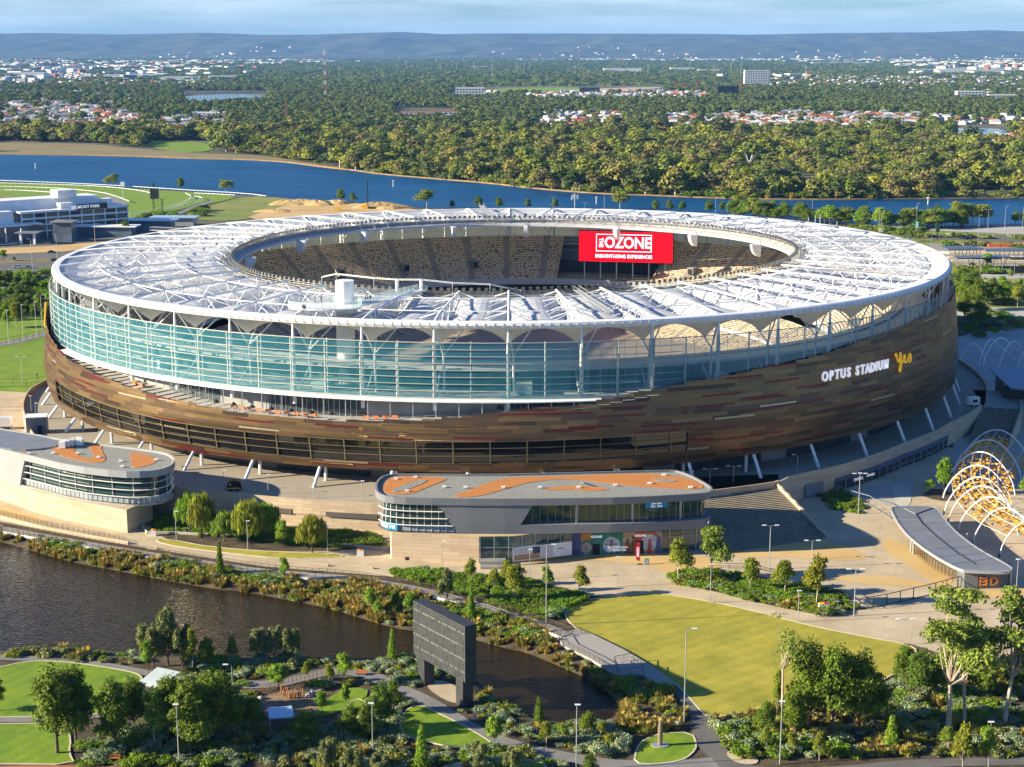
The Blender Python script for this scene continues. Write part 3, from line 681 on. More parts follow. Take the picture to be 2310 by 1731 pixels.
RNEAR = [(2380, 512), (2308, 511), (2145, 510), (1999, 511), (1836, 500), (1510, 480), (1365, 476), (1040, 473), (895, 466), (740, 458), (640, 455), (600, 449), (561, 441), (398, 430), (217, 419), (0, 410), (-60, 407)]
river = smooth_poly(poly_px(RFAR+RNEAR), 1)
def river_mat():
    m = water_mat('river_water', (.001, .055, .15), .4, .35, .5, .12); t, n, l, b = nodes_of(m); tcn = n.new('ShaderNodeTexCoord'); mp = n.new('ShaderNodeMapping'); mp.inputs['Scale'].default_value = (.004, .03, 1); z = n.new('ShaderNodeTexNoise'); z.inputs['Scale'].default_value = 1; z.inputs['Detail'].default_value = 6; z.inputs['Distortion'].default_value = 1.5
    r = n.new('ShaderNodeValToRGB'); r.color_ramp.elements[0].position = .35; r.color_ramp.elements[1].position = .7; r.color_ramp.elements[0].color = (.0, .035, .115, 1); r.color_ramp.elements[1].color = (.004, .085, .20, 1); l.new(tcn.outputs['Object'], mp.inputs[0]); l.new(mp.outputs[0], z.inputs[0]); l.new(z.outputs[0], r.inputs[0]); l.new(r.outputs[0], b.inputs['Base Color']); return m
flat('river_water', river, .12, river_mat(), 0)
M_lag = water_mat('lagoon_water', (.03, .10, .13), .12, .5, .3)
flat('lagoon_water', poly_px([(2147, 291), (2200, 289), (2266, 292), (2290, 305), (2230, 316), (2170, 306)]), .3, M_lag)
flat('inlet_water', poly_px([(405, 218), (520, 212), (600, 216), (590, 226), (480, 232), (410, 230)]), .3, M_lag)
M_lawn = mat('mown_lawn', (.10, .20, .004), .9, 0, .18, .15, detail=7, col2=(.20, .29, .008), bump=.2, bscale=4)
M_lawn_dry = mat('dry_lawn', (.24, .235, .018), .9, 0, .1, .1, col2=(.40, .34, .04), detail=6, bump=.2, bscale=4)
def overlay(m, kind_, sc_, amt, rot=0):
    t, n, l, b = nodes_of(m); src = b.inputs['Base Color'].links[0].from_socket; tcn = n.new('ShaderNodeTexCoord'); mp = n.new('ShaderNodeMapping'); mp.inputs['Rotation'].default_value = (0, 0, rot); l.new(tcn.outputs['Object'], mp.inputs[0])
    if kind_ == 'stripe': w_ = n.new('ShaderNodeTexWave'); w_.inputs['Scale'].default_value = sc_; w_.inputs['Distortion'].default_value = .6; l.new(mp.outputs[0], w_.inputs[0]); fac = w_.outputs[1]
    else:
        w_ = n.new('ShaderNodeTexBrick'); w_.offset = 0; w_.inputs['Scale'].default_value = 1; w_.inputs['Brick Width'].default_value = sc_; w_.inputs['Row Height'].default_value = sc_; w_.inputs['Mortar Size'].default_value = .05; w_.inputs['Color1'].default_value = (1, 1, 1, 1); w_.inputs['Color2'].default_value = (.9, .9, .9, 1); w_.inputs['Mortar'].default_value = (0, 0, 0, 1); l.new(mp.outputs[0], w_.inputs[0]); fac = w_.outputs[0]
    mr = n.new('ShaderNodeMapRange'); mr.inputs[3].default_value = 1-amt; mr.inputs[4].default_value = 1; l.new(fac, mr.inputs[0]); mx = n.new('ShaderNodeMix'); mx.data_type = 'RGBA'; mx.blend_type = 'MULTIPLY'; mx.inputs[0].default_value = 1
    l.new(src, mx.inputs[6]); l.new(mr.outputs[0], mx.inputs[7]); l.new(mx.outputs[2], b.inputs['Base Color'])
M_mead = mat('rough_meadow', (.11, .18, .015), .95, 0, .2, .03, col2=(.24, .22, .05), detail=6)
M_marsh = mat('marsh_grass', (.16, .13, .05), .95, 0, .2, .02, col2=(.25, .19, .08), detail=7, bump=.4, bscale=.4)
M_sand = mat('orange_sand', (.42, .27, .10), .95, 0, .2, .04, col2=(.55, .38, .17), detail=7)
M_asph = mat('asphalt', (.10, .095, .09), .9, 0, .15, .2, col2=(.135, .13, .12))
M_pathg = mat('grey_path', (.17, .165, .155), .9, 0, .1, .2, col2=(.21, .20, .19))
M_pave = mat('beige_paving', (.38, .30, .19), .85, 0, .1, .09, col2=(.54, .44, .30), detail=7, bump=.08)
M_pavey = mat('ochre_paving', (.50, .34, .13), .85, 0, .1, .08, col2=(.56, .39, .17))
M_paveg = mat('cool_paving', (.34, .33, .30), .85, 0, .1, .08, col2=(.40, .38, .34))
overlay(M_lawn, 'stripe', .12, .12, .5); overlay(M_lawn_dry, 'stripe', .1, .1, .9); overlay(M_pave, 'joint', 5.5, .22, .3)
M_kerb = mat('pale_kerb', (.55, .48, .34), .85, 0, .08)
flat('marsh', poly_px([(-60, 322), (0, 322), (200, 325), (300, 335), (430, 345), (520, 349), (600, 352), (700, 368), (800, 382), (800, 386), (723, 379), (651, 368), (560, 362.5), (429, 359.5), (249, 353), (0, 349.5), (-60, 349)]), .16, M_marsh, 1)
b = MB()
far_shore = smooth_poly(poly_px(RFAR), 2, False)
b.wall(far_shore, 0, .9, 3.5); struct(b.build('river_bank', mat('river_bank_sand', (.34, .22, .10), .95, 0, .3, .1, col2=(.20, .14, .06))))
for i, pts in enumerate(([(325, 320), (400, 318), (480, 325), (482, 342), (400, 345), (350, 336)], [(745, 350), (800, 345), (820, 352), (760, 362)], [(1465, 400), (1520, 394), (1600, 400), (1625, 410), (1560, 424), (1480, 432)], [(1690, 388), (1750, 386), (1765, 392), (1700, 398)],
                         [(1950, 436), (2080, 434), (2140, 440), (2040, 446)], [(1800, 420), (1870, 418), (1875, 426), (1810, 428)], [(1050, 355), (1110, 352), (1115, 362), (1060, 365)], [(1095, 200), (1300, 196), (1330, 205), (1200, 213), (1100, 212)], [(1700, 231), (1840, 230), (1850, 236), (1710, 238)])):
    flat('golf_green', poly_px(pts), .3, M_lawn)
M_pale = mat('airfield_grass', (.22, .24, .13), .9, 0, .15, .002)
flat('airfield', poly_px([(2100, 152), (2330, 151), (2330, 162), (2100, 161)]), .4, M_pale)
flat('sandy_ground', poly_px([(1100, 185), (1160, 181), (1180, 186), (1110, 191)]), .4, M_sand); flat('sandy_ground', poly_px([(1270, 203), (1480, 196), (1500, 200), (1300, 209)]), .45, mat('pale_earth', (.4, .34, .22), .9, 0, .1))
flat('highway', poly_px([(115, 157), (150, 148), (165, 150), (180, 163), (215, 176), (80, 176), (80, 171), (160, 168)]), .5, mat('pale_road', (.35, .33, .30), .9, 0, .1), 0)
# racecourse
flat('racecourse_turf', poly_px([(-60, 409), (0, 412), (217, 421), (398, 432), (545, 443), (500, 455), (425, 470), (360, 482), (292, 500), (270, 480), (180, 460), (0, 452), (-60, 450)]), .2, M_lawn)
flat('infield', poly_px([(-60, 442), (0, 443), (90, 447), (130, 455), (-60, 462)]), .3, M_marsh)
flat('gravel_track', poly_px([(230, 438), (262, 447), (292, 462), (262, 462), (240, 450)]), .3, M_pathg); flat('gravel_track', poly_px([(470, 452), (490, 452), (420, 480), (380, 492), (370, 490), (430, 468)]), .26, M_pathg)
flat('meadow', poly_px([(480, 462), (560, 442), (650, 448), (690, 460), (640, 480), (560, 497), (470, 500), (400, 490)]), .22, M_mead)
flat('sandy_ground', poly_px([(540, 497), (620, 470), (700, 455), (800, 458), (900, 468), (980, 480), (700, 500)]), .24, M_sand)
b = MB()
for (x, y, r, h) in ((650, 462, 14, 4), (680, 458, 10, 3), (715, 462, 16, 3.5), (760, 460, 12, 3), (850, 468, 20, 4), (880, 470, 16, 3), (620, 478, 14, 2)):
    c = G(x, y)
    for i in range(14):
        for j in range(4):
            def mp_(i, j): a = 2*math.pi*i/14; q = j/4; rr = r*q*(1+.2*math.sin(3*a+x)); return (c.x+rr*math.cos(a), c.y+rr*.7*math.sin(a), h*(1-q*q)*(1+.15*math.sin(a*5+x))*.9)
            b.face([mp_(i, j), mp_(i, j+1), mp_(i+1, j+1), mp_(i+1, j)])
struct(b.build('earth_mounds', M_sand))
# left middle ground
flat('asphalt_yard', poly_px([(-60, 545), (280, 520), (560, 500), (600, 520), (300, 545), (-60, 566)]), .2, M_asph, 0)
flat('sandy_verge', poly_px([(-60, 563), (100, 557), (230, 547), (330, 533), (400, 525), (330, 550), (200, 566), (-60, 577)]), .28, M_sand)
flat('road', poly_px([(-60, 577), (200, 566), (330, 550), (330, 572), (150, 586), (-60, 592)]), .24, M_asph, 0)
flat('median', poly_px([(-60, 590), (150, 583), (330, 572), (330, 580), (150, 590), (-60, 598)]), .3, M_marsh, 0)
flat('road', poly_px([(-60, 598), (150, 590), (330, 578), (330, 610), (100, 632), (-60, 640)]), .26, M_asph, 0)
flat('playing_lawn', poly_px([(-60, 735), (0, 725), (60, 715), (140, 705), (200, 720), (200, 870), (130, 890), (-60, 880)]), .1, M_lawn, 0)
flat('service_path', poly_px([(-60, 780), (0, 772), (40, 765), (110, 747), (110, 757), (40, 776), (-60, 790)]), .15, M_pathg, 0)
flat('west_forecourt', poly_px([(-60, 873), (200, 873), (200, 1100), (-60, 1100)]), .08, M_pave, 0)
# right middle ground
flat('river_park', poly_px([(1900, 512), (2380, 512), (2380, 720), (2050, 720)]), .06, M_mead, 0)
flat('car_park', poly_px([(2095, 515), (2380, 511), (2380, 530), (2260, 528), (2090, 520)]), .16, M_paveg, 0)
flat('road', poly_px([(2060, 530), (2380, 531), (2380, 549), (2100, 541)]), .18, M_asph, 0)
flat('median', poly_px([(2060, 533), (2380, 537), (2380, 539), (2060, 535)]), .3, M_mead, 0)
flat('rail_yard', poly_px([(2090, 550), (2380, 556), (2380, 602), (2160, 602)]), .14, mat('ballast', (.26, .23, .19), .9, 0, .15), 0)
for y in (571, 582, 590): flat('platform', poly_px([(2120, y), (2380, y+1), (2380, y+4.5), (2140, y+3)]), 1.1, M_kerb, 0, 1)
flat('road', poly_px([(2150, 617), (2380, 622), (2380, 632), (2150, 627)]), .12, M_paveg, 0); flat('road', poly_px([(2130, 690), (2380, 699), (2380, 724), (2150, 712)]), .12, M_paveg, 0)
flat('planted_slope', poly_px([(2140, 715), (2300, 722), (2310, 735), (2250, 745), (2160, 760)]), .1, M_soil, 0)
flat('plaza', poly_px([(2150, 745), (2330, 740), (2380, 760), (2380, 1100), (2150, 1100)]), .05, M_paveg, 0)
# hills
SK = [(-600, 78), (0, 80.5), (159, 77), (326, 80), (506, 76), (615, 80.5), (750, 80), (822, 77), (924, 74.6), (1003, 79), (1100, 77.5), (1550, 78.5), (1655, 80.5), (1836, 77), (2053, 75), (2161, 71), (2270, 74.6), (3000, 77)]
hx = np.linspace(-11000, 11000, 300); hy = np.linspace(15500, 23500, 70); X, Y = np.meshgrid(hx, hy)
px = CX+FPX*X/22000/1.02; top = CAMH+22000*(HOR-np.interp(px, [s[0] for s in SK], [s[1] for s in SK]))/FPX
f = np.clip((Y-16200)/5600, 0, 1); f = f*f*(3-2*f); Zh = top*f+75*vnoise(X/700, Y/1500, 5)*np.sin(np.pi*np.clip(f, 0, 1))+30*vnoise(X/220, Y/500, 8)*np.sin(np.pi*f)
Zh += 2.2*vnoise(X/120, Y/150, 9)*(f > .5); Zh = np.where(Y < 16200, -5, Zh); Zh = np.where(Y > 22300, Zh-(Y-22300)*.15, Zh)
hm = grid_mesh(X, Y, Zh); hm.materials.append(mat('hill_bush', (.008, .012, .006), 1, 0, .2, .003, col2=(.10, .105, .06), detail=10, bump=1, bscale=.004)); struct(link('hills', hm))
# ================================================================== VEGETATION KIT
def leaf_mat(name, cols, tr=.22):
    m = bpy.data.materials.new(name); m.use_nodes = True; t, n, l, b = nodes_of(m); b.inputs['Roughness'].default_value = .7; b.inputs['Specular IOR Level'].default_value = .25
    oi = n.new('ShaderNodeObjectInfo'); r = n.new('ShaderNodeValToRGB'); e = r.color_ramp.elements
    e[0].position = 0; e[0].color = (*cols[0], 1); e[1].position = 1; e[1].color = (*cols[-1], 1)
    for i, c in enumerate(cols[1:-1]): x = e.new((i+1)/(len(cols)-1)); x.color = (*c, 1)
    l.new(oi.outputs['Random'], r.inputs[0]); tcn = n.new('ShaderNodeTexCoord'); z = n.new('ShaderNodeTexNoise'); z.inputs['Scale'].default_value = .6; z.inputs['Detail'].default_value = 3
    l.new(tcn.outputs['Object'], z.inputs[0]); mr = n.new('ShaderNodeMapRange'); mr.inputs[1].default_value = .3; mr.inputs[2].default_value = .7; mr.inputs[3].default_value = .65; mr.inputs[4].default_value = 1.4; l.new(z.outputs[0], mr.inputs[0])
    mx = n.new('ShaderNodeMix'); mx.data_type = 'RGBA'; mx.blend_type = 'MULTIPLY'; mx.inputs[0].default_value = 1; l.new(r.outputs[0], mx.inputs[6]); l.new(mr.outputs[0], mx.inputs[7])
    l.new(mx.outputs[2], b.inputs['Base Color']); tl = n.new('ShaderNodeBsdfTranslucent'); l.new(mx.outputs[2], tl.inputs[0]); ms = n.new('ShaderNodeMixShader'); ms.inputs[0].default_value = tr
    l.new(b.outputs[0], ms.inputs[1]); l.new(tl.outputs[0], ms.inputs[2]); l.new(ms.outputs[0], n['Material Output'].inputs[0]); return m
L_far = leaf_mat('woodland_leaves', [(0.224, 0.252, 0.027), (0.119, 0.176, 0.023), (0.315, 0.316, 0.037), (0.171, 0.227, 0.034), (0.263, 0.227, 0.050), (0.131, 0.164, 0.037), (.06, .095, .02), (.24, .19, .07), (.12, .15, .03)])
L_sub = leaf_mat('suburban_leaves', [(0.095, 0.139, 0.032), (0.149, 0.189, 0.036), (0.081, 0.113, 0.032), (0.176, 0.189, 0.045)])
L_euc = leaf_mat('eucalypt_leaves', [(0.212, 0.262, 0.037), (0.163, 0.236, 0.035), (0.260, 0.278, 0.044)], .3)
L_yel = leaf_mat('yellow_green_leaves', [(0.240, 0.278, 0.024), (0.215, 0.219, 0.019), (0.190, 0.286, 0.029)], .3)
L_dark = leaf_mat('dark_green_leaves', [(0.103, 0.169, 0.011), (0.129, 0.178, 0.011), (0.086, 0.152, 0.014)], .2)
L_brt = leaf_mat('bright_green_leaves', [(0.187, 0.324, 0.019), (0.156, 0.275, 0.018), (0.234, 0.340, 0.024)], .3)
L_gry = leaf_mat('grey_green_leaves', [(0.189, 0.209, 0.070), (0.230, 0.243, 0.085), (0.149, 0.176, 0.050)], .2)
L_sil = leaf_mat('silver_leaves', [(0.288, 0.350, 0.190), (0.216, 0.288, 0.140), (0.336, 0.375, 0.200)], .15)
L_reed = leaf_mat('reed_straw', [(0.450, 0.330, 0.077), (0.330, 0.255, 0.058), (0.240, 0.225, 0.038), (0.510, 0.360, 0.096), (0.195, 0.225, 0.029)], .25)
M_bark = mat('pale_bark', (.36, .28, .20), .85, 0, .25, 1.2, col2=(.52, .43, .33)); M_barkd = mat('brown_bark', (.12, .085, .055), .9, 0, .25, 1.2)
def leaves(name, lobes, n, size, m, seed=0, elong=1.0, droop=0., inner=.55, flat=.5):
    """crown of n small faces spread through the lobes ((cx,cy,cz),(rx,ry,rz))"""
    r = np.random.default_rng(seed); W_ = np.array([l[1][0]*l[1][1]*l[1][2] for l in lobes])**.67; W_ = W_/W_.sum()
    k = r.choice(len(lobes), n, p=W_); C_ = np.array([l[0] for l in lobes])[k]; Rr = np.array([l[1] for l in lobes])[k]
    d = r.normal(size=(n, 3)); d /= np.linalg.norm(d, axis=1)[:, None]; d[:, 2] = np.where(d[:, 2] < -.35, -d[:, 2], d[:, 2])
    bump = 1+.16*np.sin(d[:, 0]*7+seed)*np.sin(d[:, 1]*6+k)+.12*np.sin(d[:, 2]*9+seed*2)
    rad = r.uniform(inner, 1, n)**.6*bump; P = C_+d*Rr*rad[:, None]; P[:, 2] = np.maximum(P[:, 2], .05)
    nn = d*1.0+r.normal(size=(n, 3))*flat; nn[:, 2] += .25; nn /= np.linalg.norm(nn, axis=1)[:, None]
    a = r.normal(size=(n, 3)); a -= nn*(a*nn).sum(1)[:, None]; 
    if droop: a = a*(1-droop)+np.array([0, 0, -1.])*droop*2
    a /= np.linalg.norm(a, axis=1)[:, None]; c = np.cross(nn, a); s = size*r.uniform(.55, 1.35, n)[:, None]
    q = np.stack([P-a*s*elong, P-c*s*.55, P+a*s*elong*.9, P+c*s*.55], 1)
    me = bpy.data.meshes.new(name); me.vertices.add(4*n); me.vertices.foreach_set('co', q.reshape(-1).astype('f')); me.loops.add(4*n); me.loops.foreach_set('vertex_index', np.arange(4*n, dtype='i'))
    me.polygons.add(n); me.polygons.foreach_set('loop_start', np.arange(0, 4*n, 4, dtype='i')); me.polygons.foreach_set('loop_total', np.full(n, 4, dtype='i')); me.update(calc_edges=True); me.materials.append(m); return me
def mesh_of(b, m):
    me = bpy.data.meshes.new('m'); me.from_pydata(b.v, [], b.f); me.materials.append(m); me.update(); return me
def lobed(seed, h, r, base, n, up=.5):
    q = random.Random(seed); L = []
    for i in range(n):
        a = q.uniform(0, 6.28); rr = r*q.uniform(.15, .68); f = q.uniform(0, 1); z = base+(h-base)*(.22+.6*f); s = q.uniform(.34, .56)*r*(1.15-.4*f)
        L.append(((rr*math.cos(a)*(1.15-.5*f), rr*math.sin(a)*(1.15-.5*f), z), (s, s, s*q.uniform(.6, .9))))
    L.append(((0, 0, base+(h-base)*.6), (r*.55, r*.55, (h-base)*.38))); return L
def trunk_for(lobes, h, r0, m, fork=.35, seed=0, lim=9):
    b = MB(); q = random.Random(seed); f = Vector((q.uniform(-.3, .3), q.uniform(-.3, .3), h*fork)); b.bar((0, 0, -.3), f, r0, r0*.7, n=7, cap=False)
    for c, s in lobes[:lim]:
        c = Vector(c); mid = f.lerp(c, .5)+Vector((q.uniform(-.4, .4), q.uniform(-.4, .4), -.3)); b.bar(f, mid, r0*.45, r0*.28, n=5, cap=False); b.bar(mid, c+Vector((0, 0, s[2]*.4)), r0*.28, r0*.08, n=4, cap=False)
    return mesh_of(b, m)
KIND = {}
def kind(name, crown, trunk): KIND[name] = (crown, trunk)
def base_h(me): return max(v.co.z for v in me.vertices)
SPEC = {  # height 10 m prototypes
 'eucalypt': dict(r=4.9, base=2.6, n=15, f=5200, s=.26, m=L_euc, b=M_bark, fk=.36, r0=.24, v=3, fl=.7),
 'tall_gum': dict(r=3.3, base=3.6, n=15, f=5200, s=.125, m=L_euc, b=M_bark, fk=.33, r0=.16, v=2, fl=.8),
 'sparse_gum': dict(r=2.2, base=5.2, n=8, f=800, s=.11, m=L_euc, b=M_bark, fk=.5, r0=.13, v=1, fl=.9),
 'dark_oak': dict(r=3.3, base=.8, n=20, f=9000, s=.17, m=L_dark, b=M_barkd, fk=.2, r0=.22, v=3, fl=.6),
 'yellow_gum': dict(r=3.2, base=2.2, n=13, f=3600, s=.24, m=L_yel, b=M_bark, fk=.3, r0=.16, v=2, fl=.8),
 'bright_tree': dict(r=4.2, base=2.4, n=13, f=3400, s=.3, m=L_brt, b=M_barkd, fk=.28, r0=.2, v=2, fl=.6)}
for nm, s in SPEC.items():
    for v in range(s['v']):
        lb = lobed(hash(nm) % 1 + v*17+len(nm), 10, s['r'], s['base'], s['n'])
        if nm in ('tall_gum', 'eucalypt', 'sparse_gum'): lb = [(l[0], tuple(q*(.66 if nm == 'tall_gum' else 1) for q in l[1])) for l in lb[:-1]]
        cr = leaves(nm, lb, s['f'], s['s'], s['m'], v+3, 1.3, .15, .35, s['fl']); kind(f'{nm}{v}', cr, trunk_for(lb, 10, s['r0'], s['b'], s['fk'], v, 14))
for v in range(2):   # weeping, conical, feathery
    q = random.Random(v+5); lb = [((2.6*math.cos(a), 2.6*math.sin(a), 4.6+q.uniform(-.6, .8)), (1.7, 1.7, 3.4)) for a in np.linspace(0, 5.6, 7)]+[((0, 0, 7), (2.8, 2.8, 2.7))]
    kind(f'willow{v}', leaves('willow', lb, 4200, .27, L_yel if v else L_brt, v, 2.4, .75, .4, .4), trunk_for(lb, 10, .3, M_barkd, .3, v, 5))
    lb = [((0, 0, 1.2+i*1.15), (2.5*(1-i/9.5)+.25, 2.5*(1-i/9.5)+.25, 1.2)) for i in range(8)]+[((q.uniform(-.7, .7), q.uniform(-.7, .7), 3+i), (1.2, 1.2, .9)) for i in range(4)]
    kind(f'conical{v}', leaves('conical', lb, 2600, .26, L_brt if v else L_dark, v+9, 1.6, .1, .4, .8), trunk_for([((0, 0, 9.2), (.1, .1, .1))], 10, .14, M_barkd, .5, v, 1))
    lb = [((q.uniform(-1.9, 1.9), q.uniform(-1.9, 1.9), q.uniform(3, 7)), (1.1, 1.1, 2.7)) for i in range(11)]
    kind(f'feathery{v}', leaves('feathery', lb, 5200, .22, L_gry, v+19, 2.6, .0, .3, .9), trunk_for(lb, 10, .2, M_barkd, .12, v, 8))
    lb = [((q.uniform(-.9, .9), q.uniform(-.9, .9), .5+q.uniform(0, .3)), (.75, .75, .6)) for i in range(6)]
for i, (nm, m, dr, el, fc, s) in enumerate((('dark_shrub', L_dark, 0, 1.2, 420, .16), ('bright_shrub', L_brt, 0, 1.2, 420, .16), ('silver_shrub', L_sil, 0, 1.3, 420, .14), ('yellow_shrub', L_yel, 0, 1.3, 380, .16), ('grey_shrub', L_gry, 0, 2, 420, .15))):
    q = random.Random(i+31); lb = [((q.uniform(-.9, .9), q.uniform(-.9, .9), .4+q.uniform(0, .35)), (.7, .7, .55)) for _ in range(7)]; kind(nm, leaves(nm, lb, fc, s, m, i, el, dr, .3, .8), None)
def tuft_mesh(seed, m, n=70, h=1.0, r=.75):
    r_ = np.random.default_rng(seed); b = MB()
    for i in range(n):
        a = r_.uniform(0, 6.28); rr = r_.uniform(0, .25); tp = r_.uniform(.3, 1)*r; hh = h*r_.uniform(.6, 1.1)*(1.15-.5*tp/r); w_ = .05
        p = Vector((rr*math.cos(a), rr*math.sin(a), -.1)); t_ = Vector(((rr+tp)*math.cos(a), (rr+tp)*math.sin(a), hh)); sd_ = Vector((-math.sin(a), math.cos(a), 0))*w_
        mdp = (p+t_)/2+Vector((0, 0, hh*.25)); b.face([p-sd_, p+sd_, mdp+sd_*1.4, mdp-sd_*1.4]); b.face([mdp-sd_*1.4, mdp+sd_*1.4, t_])
    return mesh_of(b, m)
for v in range(3): kind(f'reed{v}', tuft_mesh(v, L_reed), None)
# far, cheaper trees
def far_kind(nm, seed, nf, s, m, h=10, r=5, base=1.2, nl=7, inner=.75):
    lb = [((c[0], c[1], c[2]+.4), (q[0]*1.1, q[1]*1.1, q[2]*1.15)) for c, q in lobed(seed, h*.92, r, base, nl)]; kind(nm, leaves(nm, lb, nf, s, m, seed, 1.0, 0, inner, .45), None)
for v in range(5): far_kind(f'wood{v}', 40+v, 420, .75, L_far, 10, 4.6, 1.5, 9)
for v in range(4): far_kind(f'suburb{v}', 60+v, 110, 1.7, L_sub, 10, 6, .3, 6)
kind('clump0', leaves('clump0', [((0, 0, 2), (14, 9, 6)), ((9, 4, 2), (10, 7, 5)), ((-9, -3, 1), (10, 8, 5))], 90, 3.6, L_sub, 5, 1.2, 0, .8, .4), None)
kind('clump1', leaves('clump1', [((0, 0, 2), (12, 10, 5)), ((8, -4, 2), (12, 7, 6))], 80, 3.6, L_sub, 6, 1.2, 0, .8, .4), None)
bk = far = None
def gn_scatter(name, pts, sc, rot, pick, kinds, **tags):
    """one object whose points each carry a copy of one of the kinds"""
    c = bpy.data.collections.new(name+'_kinds')
    for i, k in enumerate(kinds):
        o = bpy.data.objects.new(f'{i:02d}_{k}', KIND[k][0]); c.objects.link(o)
    me = bpy.data.meshes.new(name); n = len(pts); me.vertices.add(n); me.vertices.foreach_set('co', np.asarray(pts, 'f').ravel())
    a = me.attributes.new('sc', 'FLOAT_VECTOR', 'POINT'); a.data.foreach_set('vector', np.asarray(sc, 'f').ravel())
    a = me.attributes.new('rot', 'FLOAT', 'POINT'); a.data.foreach_set('value', np.asarray(rot, 'f'))
    a = me.attributes.new('pick', 'INT', 'POINT'); a.data.foreach_set('value', np.asarray(pick, 'i'))
    o = link(name, me, None, kind='stuff', **tags); md = o.modifiers.new('scatter', 'NODES'); g = bpy.data.node_groups.new(name, 'GeometryNodeTree'); md.node_group = g
    g.interface.new_socket('Geometry', in_out='INPUT', socket_type='NodeSocketGeometry'); g.interface.new_socket('Geometry', in_out='OUTPUT', socket_type='NodeSocketGeometry')
    N, l = g.nodes, g.links; gi = N.new('NodeGroupInput'); go = N.new('NodeGroupOutput'); ip = N.new('GeometryNodeInstanceOnPoints'); ci = N.new('GeometryNodeCollectionInfo')
    ci.inputs[0].default_value = c; ci.inputs['Separate Children'].default_value = True; ci.inputs['Reset Children'].default_value = True
    def at(nm, ty): x = N.new('GeometryNodeInputNamedAttribute'); x.data_type = ty; x.inputs[0].default_value = nm; return x.outputs[0]
    cx = N.new('ShaderNodeCombineXYZ'); l.new(at('rot', 'FLOAT'), cx.inputs[2])
    l.new(gi.outputs[0], ip.inputs['Points']); l.new(ci.outputs[0], ip.inputs['Instance']); ip.inputs['Pick Instance'].default_value = True
    l.new(at('pick', 'INT'), ip.inputs['Instance Index']); l.new(cx.outputs[0], ip.inputs['Rotation']); l.new(at('sc', 'FLOAT_VECTOR'), ip.inputs['Scale']); l.new(ip.outputs[0], go.inputs[0]); return o
def in_poly(x, y, poly):
    ins = np.zeros(np.shape(x), bool); n = len(poly)
    for i in range(n):
        x0, y0 = poly[i][:2]; x1, y1 = poly[(i+1) % n][:2]; c = ((y0 > y) != (y1 > y))
        with np.errstate(divide='ignore', invalid='ignore'): ins ^= c & (x < (x1-x0)*(y-y0)/(y1-y0+1e-12)+x0)
    return ins
def px_of(X, Y, z=0):
    dep = Y*CP-(z-CAMH)*SP; up = Y*SP+(z-CAMH)*CP; return CX+FPX*X/dep, CY-FPX*up/dep
# ------------------------------------------------ far side of the river
HB = [  # house bands (survey frame polygons, density)
 ([(0, 234), (120, 232), (260, 248), (330, 262), (300, 285), (100, 298), (0, 302)], 1.0), ([(335, 275), (420, 262), (510, 256), (515, 290), (420, 302), (340, 296)], .9),
 ([(1215, 262), (1290, 255), (1400, 258), (1420, 285), (1300, 292), (1220, 284)], .9), ([(1500, 262), (1700, 258), (1960, 256), (2080, 262), (2070, 292), (1800, 292), (1600, 296), (1505, 292)], 1.0),
 ([(2080, 262), (2330, 262), (2330, 276), (2150, 286), (2080, 282)], .7), ([(1190, 212), (1400, 207), (1600, 210), (1600, 226), (1200, 225)], .8), ([(2140, 312), (2330, 305), (2330, 332), (2180, 340)], .6),
 ([(880, 200), (1200, 210), (1180, 222), (900, 214)], .4), ([(0, 205), (150, 205), (330, 215), (280, 240), (0, 232)], .45), ([(1680, 170), (2330, 175), (2330, 222), (2090, 225), (1690, 196)], .5), ([(0, 160), (500, 178), (480, 198), (0, 190)], .35), ([(560, 262), (720, 232), (700, 240), (600, 262)], .3)]
CLR = [[(325, 318), (480, 318), (490, 348), (335, 348)], [(1465, 396), (1600, 396), (1618, 424), (1480, 432)], [(1695, 388), (1760, 388), (1765, 398), (1700, 402)], [(2147, 285), (2270, 285), (2290, 318), (2147, 318)], [(400, 206), (610, 206), (600, 232), (420, 240)],
       [(745, 352), (822, 350), (822, 362), (750, 364)], [(1095, 196), (1500, 192), (1500, 212), (1095, 214)], [(80, 148), (200, 148), (225, 176), (80, 182)], [(1020, 196), (1100, 196), (1100, 222), (1020, 222)], [(885, 244), (1030, 244), (1030, 272), (885, 272)], [(1700, 228), (1850, 228), (1850, 238), (1700, 238)], [(2095, 150), (2330, 150), (2330, 163), (2095, 163)], [(1785, 380), (1885, 415), (1890, 430), (1800, 432)], [(2120, 430), (2310, 430), (2310, 446), (2120, 446)]]
shore = np.array(poly_px([(p[0], p[1]-.0) for p in RFAR])); 
marsh_px = [(-60, 318), (0, 318), (200, 323), (300, 333), (430, 347), (520, 345), (600, 352), (700, 372), (700, 392), (-60, 360)]
def band(y0, y1, cell, seed):
    r = np.random.default_rng(seed); A = .365*(y1+y0)/2*2; n = int(A*(y1-y0)/cell); Y = np.sqrt(r.uniform(y0*y0, y1*y1, n)); X = r.uniform(-.365, .365, n)*Y; return X, Y
def keep_far(X, Y, hthin=.97, seed=1):
    x, y = px_of(X, Y); r = np.random.default_rng(seed); k = np.interp(x, [p[0] for p in RFAR], [p[1] for p in RFAR])-1.5 > y
    for c in CLR: k &= ~in_poly(x, y, c)
    k &= ~in_poly(x, y, marsh_px)
    for hb, dn in HB: k &= ~((in_poly(x, y, hb) | in_poly(x, y-4, hb)) & (r.uniform(size=len(x)) < hthin*min(1, dn+.25)))
    op = vnoise(X/260, Y/260, 21); k &= ~((op > .55) & (r.uniform(size=len(x)) < .8)); return k
